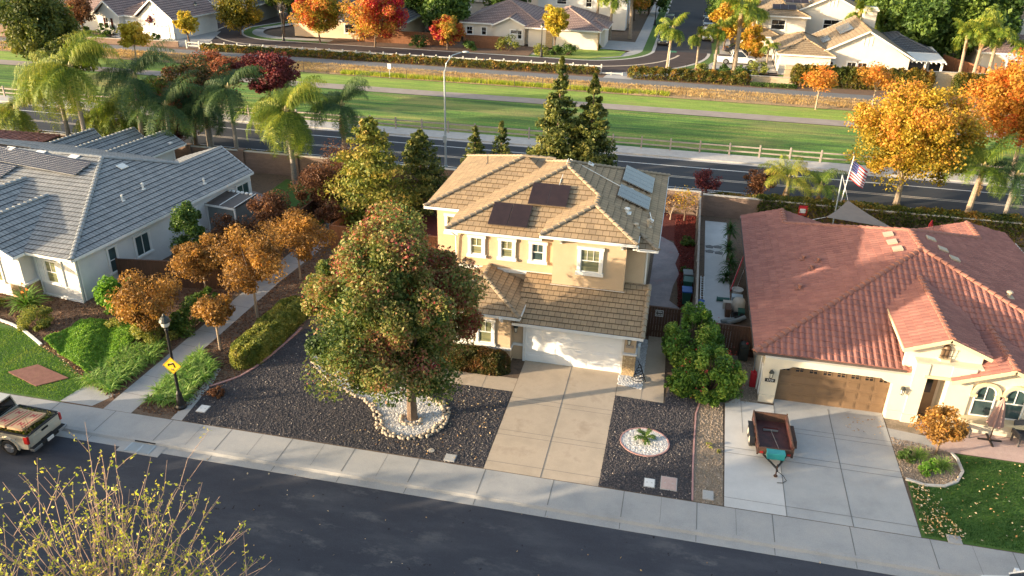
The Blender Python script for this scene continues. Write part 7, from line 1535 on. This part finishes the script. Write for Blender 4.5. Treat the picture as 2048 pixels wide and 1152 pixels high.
for k, (x, y, lab) in enumerate(((4.35, 44.0, 'round cream tank standing behind the boxes beside the house wall'),)):
    b = MB(); b.lathe((x, y, 0), [(.3, 0), (.36, .15), (.36, .7), (.28, .85), (.06, .9)], 16); solo(b, 'water_tank', 'wall_cap', lab, 'tank', smooth=True)
for (x, y, sx, sy, h, m, lab) in ((3.75, 44.3, .5, .35, .4, 'wall_cap', 'cream box in front of the round tank'), (4.3, 45.0, .6, .45, .5, 'galv', 'grey case with a dark oval top'), (3.75, 43.5, .3, .8, .5, 'wood_dark', 'dark narrow crate standing on the slab'), (4.5, 43.4, .35, .5, .4, 'plastic_green', 'green crate against the house wall')):
    b = MB(); b.box(x - sx / 2, x + sx / 2, y - sy / 2, y + sy / 2, .03, h); b.box(x - sx * .53, x + sx * .53, y - sy * .53, y + sy * .53, h, h + .05); b.box(x - sx * .3, x + sx * .3, y - sy * .3, y + sy * .3, h + .05, h + .065); solo(b, 'storage_box', m, lab + ' on the side slab', 'box')
b = MB(); b.tube([(3.2, 45.1, .15), (3.9, 45.1, .18)], .12, 10); b.tube([(3.15, 45.1, .15), (3.2, 45.1, .15)], .15, 10); solo(b, 'green_roll', 'plastic_green', 'dark green roll lying across the slab beside the grey case', 'roll')
t = thing('ladder', 'long white ladder lying along the fence beside the slab', 'ladder', (2.2, 45, .05)); b = MB()
for s in (0, .32): b.beam((s * .6, -1.6, .1), (s * .6, 3.0, .1), .05, .08)
for k in range(14): b.beam((0, -1.5 + k * .33, .1), (.2, -1.5 + k * .33, .1), .03, .03)
part1(b, 'rails_and_rungs', 'white_trim', t, world=False)
b = MB(); b.lathe((2.25, 44.2, 0), [(.14, 0), (.18, .35), (.2, .36), (.16, .33)], 12); solo(b, 'bucket', 'plastic_blue', 'blue bucket at the near end of the white ladder', 'bucket')
for x, y in ((2.75, 53.2), (3.3, 53.3), (2.75, 52.4), (3.35, 52.3)):
    b = MB(); b.prism([(x - .25, y - .2), (x + .2, y - .25), (x + .3, y + .1), (x, y + .25), (x - .3, y + .1)], .02, .05); solo(b, 'rubber_mat', 'solar_dark', 'small dark mat on the %s of the side slab, %s of four' % ('left half' if x < 3 else 'right half', 'farther' if y > 53 else 'nearer'), 'mat')
# flag, sail, umbrella and patio things
t = thing('flagpole', 'white flagpole leaning behind the red-roofed house', 'flagpole', (11.75, 59.9, 0)); b = MB(); b.tube([(0, 0, 0), (.35, 0, 5.1)], [.045, .03], 8); part1(b, 'pole', 'white_trim', t, world=False); b = MB(); b.ball((.35, 0, 5.14), .07, 8, 6); part1(b, 'finial', 'yellow_paint', t, world=False)
mat('flag_red', (.50, .02, .03), rough=.8); mat('flag_white', (.75, .74, .74), rough=.8); mat('flag_blue', (.03, .04, .18), rough=.8)
t = thing('flag', 'red, white and blue striped flag with a star field hanging from the leaning pole', 'flag', (12.1, 59.9, 3.6))
def fp(u, v): return (.0 + u * 1.15 + (1 - v) * .0 - .1 * (1 - v), .10 * math.sin(u * 7) * (.3 + u), 1.3 * v - u * .75 - .12 * u * math.sin(v * 3))
for col, rows in (('flag_red', range(0, 13, 2)), ('flag_white', range(1, 13, 2))):
    b = MB()
    for r_ in rows:
        for k in range(14):
            if r_ >= 6 and k < 6: continue
            u0, u1, v0, v1 = k / 14, (k + 1) / 14, r_ / 13, (r_ + 1) / 13; b.add([fp(u0, v0), fp(u1, v0), fp(u1, v1), fp(u0, v1)], [(0, 1, 2, 3)])
    part1(b, 'red_stripes' if 'red' in col else 'white_stripes', col, t, world=False)
b = MB()
for k in range(6): b.add([fp(k / 14, 6 / 13), fp((k + 1) / 14, 6 / 13), fp((k + 1) / 14, 1), fp(k / 14, 1)], [(0, 1, 2, 3)])
part1(b, 'star_field', 'flag_blue', t, world=False); b = MB()
for i in range(5):
    for j in range(4): c = Vector(fp(.05 + i * .085, .52 + j * .13)); b.add([tuple(c + Vector((.025 * math.cos(a) * q, -.012, .025 * math.sin(a) * q))) for a, q in [(math.pi / 5 * k, 1 if k % 2 else .45) for k in range(10)]], [tuple(range(10))])
part1(b, 'stars', 'flag_white', t, world=False)
mat('sail_cloth', (.20, .165, .14), (.23, .19, .16), 2, .9); t = thing('shade_sail', 'brown triangular shade sail stretched behind the red roof', 'shade sail', (11.8, 55, 2.4)); A, B_, C_ = Vector((11.75, 57.2, 2.85)), Vector((9.9, 53.7, 2.75)), Vector((14.0, 53.3, 2.6)); b = MB(); N = 10; idx = {}
for i in range(N + 1):
    for j in range(N + 1 - i):
        a, c = i / N, j / N; d = 1 - a - c; e = 4 * (a * c + c * d + a * d) / 3; cen = (A + B_ + C_) / 3; p = A * a + B_ * c + C_ * d; edge = min(a, c, d); p = p.lerp(cen, .16 * (1 - edge * 3) * e); p.z -= .12 * e; idx[(i, j)] = len(b.v); b.v.append(tuple(p))
for i in range(N):
    for j in range(N - i):
        b.f.append((idx[(i, j)], idx[(i + 1, j)], idx[(i, j + 1)])); b.uv += [(0, 0)] * 3
        if (i + 1, j + 1) in idx: b.f.append((idx[(i + 1, j)], idx[(i + 1, j + 1)], idx[(i, j + 1)])); b.uv += [(0, 0)] * 3
part1(b, 'cloth', 'sail_cloth', t); b = MB(); b.tube([A, (11.3, 58.4, 4.2)], .015, 4); b.tube([B_, (9.0, 53.6, 2.5)], .015, 4); b.tube([C_, (16.2, 52.6, 2.2)], .015, 4); part1(b, 'stay_rope', 'white_trim', t) if False else part(b, 'stay_rope', 'white_trim', t)
b = MB(); b.tube([(11.35, 58.45, 0), (11.3, 58.4, 4.25)], .05, 6); part1(b, 'post', 'galv', t)
def furled(label, P, m, H=2.2, r=.3, base=True):
    t = thing('patio_umbrella', label, 'umbrella', P); b = MB(); b.tube([(0, 0, 0), (0, 0, H)], .025, 6); part1(b, 'pole', 'wood_dark', t, world=False); b = MB(); V = []; n = 16
    prof = [(.03, H), (r * .45, H - .35), (r, H * .38), (r * .85, H * .36)]
    for q, z in prof:
        for k in range(n): a = 2 * math.pi * k / n; s = 1 if k % 2 else .62; V.append((q * s * math.cos(a), q * s * math.sin(a), z))
    F = [(i * n + k, i * n + (k + 1) % n, (i + 1) * n + (k + 1) % n, (i + 1) * n + k) for i in range(3) for k in range(n)]; b.add(V, F); part1(b, 'canopy', m, t, world=False)
    if base: b = MB(); b.box(-.5, .5, -.04, .04, 0, .05); b.box(-.04, .04, -.5, .5, .0, .052); part1(b, 'cross_base', 'black_metal', t, world=False)
mat('umbrella_mauve', (.32, .20, .18), (.36, .23, .2), 2, .9); furled('closed mauve umbrella on a dark cross base on the pink patio', (15.2, 34.1, .03), 'umbrella_mauve', 2.3, .36); furled('closed red umbrella behind the ridge of the red roof', (16.9, 55.5, 0), 'print_red', 2.6, .3)
mat('wicker', (.07, .065, .065), (.11, .10, .10), 14, .9, .6, 60, fine=.4)
def wicker(label, x, y, rz, back=True):
    t = thing('wicker_chair', label, 'chair', (x, y, .02), rz); b = MB(); b.box(-.3, .3, -.28, .28, .36, .44); part1(b, 'seat', 'wicker', t, world=False)
    for sx in (-1, 1):
        for sy in (-1, 1): b = MB(); b.box(sx * .26 - .03, sx * .26 + .03, sy * .24 - .03, sy * .24 + .03, 0, .36); part1(b, 'leg', 'wicker', t, world=False)
    if back:
        b = MB(); b.slab([(-.3, .26, .44), (.3, .26, .44), (.27, .38, 1.0), (-.27, .38, 1.0)], (0, .05, 0)); part1(b, 'backrest', 'wicker', t, world=False)
        for s in (-1, 1): b = MB(); b.box(s * .32 - .035, s * .32 + .035, -.28, .3, .44, .66); part1(b, 'armrest', 'wicker', t, world=False)
wicker('dark wicker stool left of the closed mauve umbrella', 14.05, 34.3, .1, False); wicker('dark wicker chair right of the closed mauve umbrella', 16.5, 34.2, .3)
for (x, y, sx, h, m, lab) in ((13.0, 54.6, .9, 1.15, 'galv', 'stainless barbecue cabinet left of the others behind the red roof'), (14.0, 54.8, .7, 1.1, 'galv', 'grey cooker beside the barbecue behind the red roof'), (15.0, 54.9, 1.1, 1.35, 'metal_frame', 'large steel barbecue with a raised hood behind the red roof')):
    b = MB(); b.box(x - sx / 2, x + sx / 2, y - .3, y + .3, 0, h * .75); b.lathe((x, y, h * .75), [(sx * .5, 0), (sx * .48, .12), (sx * .35, h * .22), (.02, h * .25)], 10); solo(b, 'barbecue', m, lab, 'barbecue')
t = thing('red_bench_sign', 'small red and white panel on the vine wall left of the flag', 'sign', (9.2, 58.9, .9)); b = MB(); b.box(-.3, .3, -.03, .03, -.1, .65); part1(b, 'panel', 'flag_red', t, world=False); b = MB(); b.box(-.2, .2, -.045, -.03, .1, .42); part1(b, 'stripe', 'white_trim', t, world=False)
t = thing('gas_grill', 'dark covered grill with a red knob between the oleander and the red-roofed house', 'grill', (4.45, 38.6, 0)); b = MB(); b.box(-.22, .22, -.3, .3, .1, .85); b.lathe((0, 0, .85), [(.28, 0), (.25, .15), (.05, .25)], 10); part1(b, 'body', 'lantern_metal', t, world=False); b = MB(); b.ball((.1, -.2, 1.1), .06, 6, 4); part1(b, 'knob', 'flag_red', t, world=False)
b = MB(); b.box(4.7, 4.98, 36.0, 36.35, 0, .75); b.tube([(4.84, 36.17, .75), (4.84, 36.17, .9)], .05, 6); solo(b, 'fuel_can', 'flag_red', 'red can standing against the side wall of the red-roofed house', 'can')
b = MB(); b.box(4.9, 5.05, 37.4, 37.8, 1.2, 1.8); b.tube([(4.97, 37.6, 1.2), (4.97, 37.6, .0)], .025, 6); solo(b, 'meter_box', 'galv', 'grey meter box on the side wall of the red-roofed house', 'meter box')
# far street furniture
for lab, p in (('acorn street lamp by the blue bins at the far left bend', (-73.4, 115.9, .06)), ('acorn street lamp before the mauve-roofed house', (-20.2, 114.0, .06)), ('acorn street lamp at the left kerb of the far street', (-6.6, 147, .06)), ('black street lamp under the fiery tree', (-58.6, 113.9, .06)), ('acorn street lamp at the right kerb of the far street', (3.0, 133, .06))): acorn_lamp(lab, p, 4.6)
def hydrant(label, P):
    b = MB(); b.lathe((0, 0, 0), [(.16, 0), (.16, .06), (.1, .1), (.1, .55), (.13, .58), (.1, .7), (.02, .78)], 10); b.tube([(-.18, 0, .42), (.18, 0, .42)], .05, 8); solo(b, 'fire_hydrant', 'sign_yellow', label, 'hydrant', P)
hydrant('yellow hydrant on the corner verge before the far street', (-7.4, 121.6, .06)); hydrant('yellow hydrant under the fiery trees', (-59.9, 113.2, .06))
def ribbon_sign(): pass
t = thing('street_name_sign', 'green street name sign at the far corner behind the pale palm trunk', 'sign', (-2.6, 108.4, 0)); b = MB(); b.tube([(0, 0, 0), (0, 0, 3.0)], .05, 6); part1(b, 'post', 'galv', t, world=False); b = MB(); b.box(-.1, .8, -.02, .02, 2.75, 2.95); part1(b, 'sign_board', 'plastic_green', t, world=False)
# far trees and palms
ft = [('fiery orange and red tree at the far street, right of the hydrant', -53.0, 114.2, 7.4, 3.4, 'leaf_fire', 12000, .0), ('biggest fiery red-orange tree at the far street kerb', -44.3, 113.6, 8.4, 4.1, 'leaf_fire', 16000, .12), ('smaller red-orange tree left of the mauve-roofed house', -33.9, 114.9, 4.5, 2.2, 'leaf_fire', 6500, .1), ('orange-green tree at the bend of the far street', -67.0, 116.8, 6.2, 3.2, 'leaf_gold', 9000, -.25), ('maroon small tree left of the far street bend', -77.2, 111.2, 3.9, 1.4, 'leaf_crimson', 3000, .1), ('yellow small tree at the far street bend', -69.3, 106.6, 4.5, 1.6, 'leaf_yellow', 3500, .0), ('grey-olive tree before the far-left white house', -87.6, 108.5, 5.6, 2.3, 'leaf_brown', 3500, .25), ('dark green tree between the bend and the fiery trees', -60.5, 118.0, 9.5, 3.2, 'leaf_conifer', 9000, .0), ('yellow birch before the mauve-roofed house', -19.1, 118.3, 6.3, 1.9, 'leaf_yellow', 8000, .0)]
for lab, x, y, H, r_, lf, n, dt in ft: road_tree(lab, x, y, H, r_, lf, n, .17, .95 if 'birch' in lab else .85, 45, 'bark', .14, tint=(lambda d: (lambda P, t: t + d + np.clip(P[:, 0] * .05, -.12, .2)))(dt), ct=.25, split=1.5)
FG = 'green trees beyond the far houses'
proto = road_tree('dark green tree rising behind the biggest fiery tree', -36.5, 124.5, 9.0, 4.2, 'leaf_green', 9000, .28, .95, 45, 'bark', .2, ct=.3, split=1.5)
for lab, x, y, s in (('green tree left of the white chimney', -41, 130, 1.05), ('green tree at the top edge above the fiery trees', -50, 136, 1.2), ('green tree at the top edge over the mauve roof, left', -31, 142, 1.1), ('green tree at the top edge beside the slate house', -24, 160, 1.3), ('leafy tree left of the far street, behind the palms', -8.5, 160, 1.0), ('leafy tree at the right kerb of the far street', 5.2, 146, 1.0), ('green tree behind the tan roofs on the right', 28.5, 133, 1.15), ('bright tree beyond the pool patio, left', 31.0, 126.5, 1.1), ('tall green tree beyond the pool patio, right', 36.5, 127.5, 1.35), ('green tree at the top edge between the right houses', 33, 148, 1.4), ('green tree left of the white house with the solar array', 40, 131, .95), ('dark tree at the top left above the grey house', -66, 133, 1.2), ('dark tree behind the far-left white house', -82, 134, 1.3), ('tree at the top edge right of the grey house', -58, 146, 1.4), ('tree at the top right corner', 56, 158, 1.4), ('distant tree at the head of the far street', -2, 196, 1.3), ('distant tree left of the head of the far street', -14, 180, 1.3), ('distant tree right of the head of the far street', 9, 182, 1.4), ('dense tree at the far left edge behind the brick wall', -101, 107.5, .55), ('tree behind the tan house at the top left', -96, 130, 1.3), ('distant tree over the right roofs', 20, 186, 1.4), ('distant tree over the middle right roofs', 34, 184, 1.5), ('distant tree over the mauve roof', -38, 172, 1.4), ('distant tree over the left roofs', -56, 168, 1.4)):
    dup(proto, (x, y, 0), random.uniform(0, 6), s, lab, FG)
proto['group'] = FG
p2_ = road_tree('golden tree at the right kerb of the far street beside the palms', 4.6, 127.5, 6.5, 2.6, 'leaf_gold', 5000, .25, .9, 30, 'bark', .15, split=1.5)
for lab, x, y, s in (('yellow-green tree left of the tan-roofed houses', 7.4, 137, 1.1), ('yellow tree beyond the pool patio', 28.8, 138, 1.2), ('golden small tree before the two-storey cream house', 8.0, 122, .7), ('yellow tree at the top edge left of the far street', -10.5, 152, 1.1), ('orange bush-like tree by the white pickup', 8.8, 119.6, .42)): dup(p2_, (x, y, 0), random.uniform(0, 6), s, lab)
FP = 'fan of queen palms by the far street'
fpalm = palm('queen_palm', 'palm with pale trunk at the mouth of the far street', (-2.8, 109.3, 0), 5.2, 2.6, 30, 'palm_leaf', 'palm_bark', .2, (.2, 0), FP, .9, 14, .8, (-.4, 1.4), .13, 1.8, 2)
for lab, x, y, s, z in (('shorter palm just right of the one at the street mouth', .9, 112.2, .78, 1), ('palm by the right-hand footway of the far street', 3.2, 112.9, .95, 1), ('tallest palm, rising past the white pickup', 5.8, 113.6, 1.45, 1), ('small palm before the white gabled house', 9.8, 113.2, .6, 1), ('palm behind the white pickup', 8.2, 126, 1.1, 1), ('left palm of the pair left of the far street', -12.6, 131, 1.15, 1), ('right palm of the pair left of the far street', -9.6, 133, 1.3, 1), ('palm behind the pair left of the far street', -15.4, 137, 1.2, 1), ('left of the three leaning palms at the right', 33.5, 114.6, 1.05, 1), ('middle of the three leaning palms at the right', 35.0, 114.2, 1.15, 1), ('right of the three leaning palms at the right', 36.8, 114.6, 1.2, 1), ('left of the two palms at the right edge', 39.8, 113.4, .85, 1), ('right of the two palms at the right edge', 42.0, 112.4, .95, 1), ('palm at the top right behind the solar array', 25.5, 132, 1.0, 1), ('palm in front of the second tan roof', 22.6, 127.6, 1.1, 1), ('palm near the top edge right of the far street', 11, 150, 1.4, 1), ('palm at the top edge over the tan roofs', 18, 160, 1.5, 1), ('palm at the left far driveway', -11.0, 143, 1.25, 1), ('palm at the right edge above the orange tree', 45, 115.5, .9, 1)): dup(fpalm, (x, y, 0), random.uniform(0, 6), s, lab)
for i, (x, y, r_, lab) in enumerate(((-20.6, 116, 1.0, 'left of the three round shrubs before the yellow birch'), (-18.7, 116.1, .85, 'middle of the three round shrubs before the yellow birch'), (-16.9, 116.3, 1.1, 'right of the three round shrubs before the yellow birch'), (-25.5, 116.8, 1.5, 'broad green shrub before the red-brown fence'), (-31, 115.6, .9, 'golden-brown shrub right of the small fiery tree'), (-38.5, 115.5, 1.2, 'yellow-brown shrub left of the small fiery tree'), (1.6, 110.2, .8, 'round hedge shrub behind the dark fence, leftmost'), (4.4, 110.6, .8, 'round hedge shrub behind the dark fence, second'), (6.6, 111.0, .8, 'round hedge shrub behind the dark fence, third'), (8.6, 111.0, 1.2, 'largest shrub behind the dark fence'), (-88.5, 109.6, .8, 'round shrub before the far-left white house'), (-85.4, 110.6, 1.1, 'larger round shrub beside the red shutters'), (-91, 106.5, 1.2, 'low shrub along the brick retaining wall'), (-77.5, 106.3, 1.0, 'dark low shrub by the left house driveway'), (-74.5, 106.0, 1.0, 'dark shrub right of the brick retaining wall'), (-13.6, 122.2, .6, 'little dark shrub at the garage corner'))):
    bush('round_shrub', lab, (x, y, .06), (r_, r_, r_ * .75), 'leaf_green' if i % 3 else 'leaf_hedge', 900, .13)
# ---------------------------------------------------------------- leafy tree in front, across the street
t = thing('sapling', 'wiry young tree with many bare upright shoots and few yellow-green leaves, nearest the camera', 'tree', (-12.9, 12.4, 0)); b = MB(); LP = []
b.tube([(0, 0, -.1), (.05, .1, 1.6), (.1, .2, 2.9)], [.13, .1, .09], 8); part1(b, 'trunk', 'bark', t, world=False)
shoots = []
for k in range(210):
    b_ = MB(); az = random.uniform(0, 6.283); sp = random.uniform(.1, 1) ** .7 * 5.2; hgt = max(1.2, 1.2 + 4.9 * random.uniform(.35, 1.0) * (1 - ((math.cos(az) * sp + 1.4) / 6.6) ** 2)); base = Vector((random.uniform(-.25, .25), random.uniform(-.2, .3), random.uniform(2.4, 3.8))); p = base; pts = [p]; tgt = Vector((math.cos(az) * sp, math.sin(az) * sp * .7, base.z + hgt)); n = 7
    for i in range(1, n + 1):
        f = i / n; q = base.lerp(tgt, f); q.z = base.z + hgt * f ** .8; q += Vector((random.uniform(-.07, .07), random.uniform(-.07, .07), 0)) * (1 + f); pts.append(q)
    shoots.append((pts, [.015 * (1 - .8 * i / n) + .003 for i in range(n + 1)]))
    for i in range(2, n):
        for _ in range(random.choice((0, 1, 1, 2))):
            a = pts[i]; d = Vector((random.uniform(-1, 1), random.uniform(-1, 1), random.uniform(.6, 1.6))).normalized() * random.uniform(.35, 1.1); shoots.append(([a, a + d * .5 + Vector((0, 0, .03)), a + d], [.011, .008, .004])); 
            for q in range(5): LP.append(a + d * random.uniform(.3, 1.05) + Vector((random.uniform(-.06, .06), random.uniform(-.06, .06), random.uniform(-.04, .04))))
    for q in range(7): f = random.uniform(.55, 1.03); j = min(n - 1, int(f * n)); LP.append(pts[j].lerp(pts[j + 1], min(1, f * n - j)) + Vector((random.uniform(-.07, .07), random.uniform(-.07, .07), random.uniform(-.05, .05))))
b = MB()
for pts, rr in shoots: b.tube(pts, rr, 5, False)
part1(b, 'shoots', 'twig_pale', t, world=False); LP = np.array([tuple(p) for p in LP]); LP = np.concatenate([LP, LP[::2] + rng.normal(0, .05, LP[::2].shape)]); part(quadmesh('leaves', cards(LP, .048, .3, .5), .35 + rng.random(len(LP)) * .5), 'leaves', 'sprout', t)
# ---------------------------------------------------------------- the row of houses on our side of the street, behind the camera
fh('low tan house across the street, left of the camera', (-40, -2), [('hip', -50, -36, -6, 5, 2.7, .38)], wall='stucco_far', roofm='tile_tan_far', wins=[(-44, -6, .9, 1.4, 1.2)])
fh('second tan house across the street to the left', (-62, -4), [('hip', -70, -54, -7, 5, 2.7, .36)], wall='stucco_far', roofm='tile_tan_far', wins=[(-64, -7, .9, 1.4, 1.2)])
fh('low white house across the street, third to the left', (-82, -2), [('hip', -92, -75, -6, 5, 2.7, .4)], wall='stucco_white', roofm='tile_mauve', wins=[(-84, -6, .9, 1.4, 1.2)])
fh('low house across the street right behind the camera', (-14, -6), [('hip', -26, -8, -14, -1, 2.7, .36)], wall='stucco_far', roofm='tile_tan_far', wins=[(-18, -14, .9, 1.4, 1.2)])
fh('white house next beyond the red roof corner on the left', (-85, 46), [('hip', -96, -76, 40, 54, 2.7, .36)], wall='stucco_white', roofm='tile_mauve', wins=[(-84, 40, .9, 1.4, 1.2)])
SG = 'unseen trees added on our side to shade the street'  # out-of-view tree row, added and scaled for the shade it casts
st0 = tree('shade_caster_tree', 'unseen tree added on our side to shade the street, nearest the sapling', 'tree', (-19.5, 9.8, 0), 7, (3.3, 3.0, 3.1), 3.7, 'leaf_green', 'bark', 9000, 60, .22, .16, .3, .35, -.95, None, SG)
k_ = 0
for x, y, s in ((-25, 9.4, 1.12), (-29.5, 9.2, 1.2), (-14, 7.6, .98), (-8, 7.2, .95), (-2, 7, .95), (4, 7, .95), (-36.5, 10.4, .84), (-41, 10.4, .8), (-46, 10.6, .8), (-50.5, 10.6, .82), (-55, 10.5, .78), (-60, 10.2, .7), (-65.5, 10.0, .6), (-71, 10, .56), (-77, 10, .56), (-83, 10, .56), (-89, 10, .58), (-95, 10, .56)):
    k_ += 1; dup(st0, (x, y, 0), random.uniform(0, 6), s, ('tall' if s > .8 else 'low') + ' unseen tree added on our side to shade the street, %.0f metres %s of the camera' % (abs(x), 'left' if x < 0 else 'right'), SG)
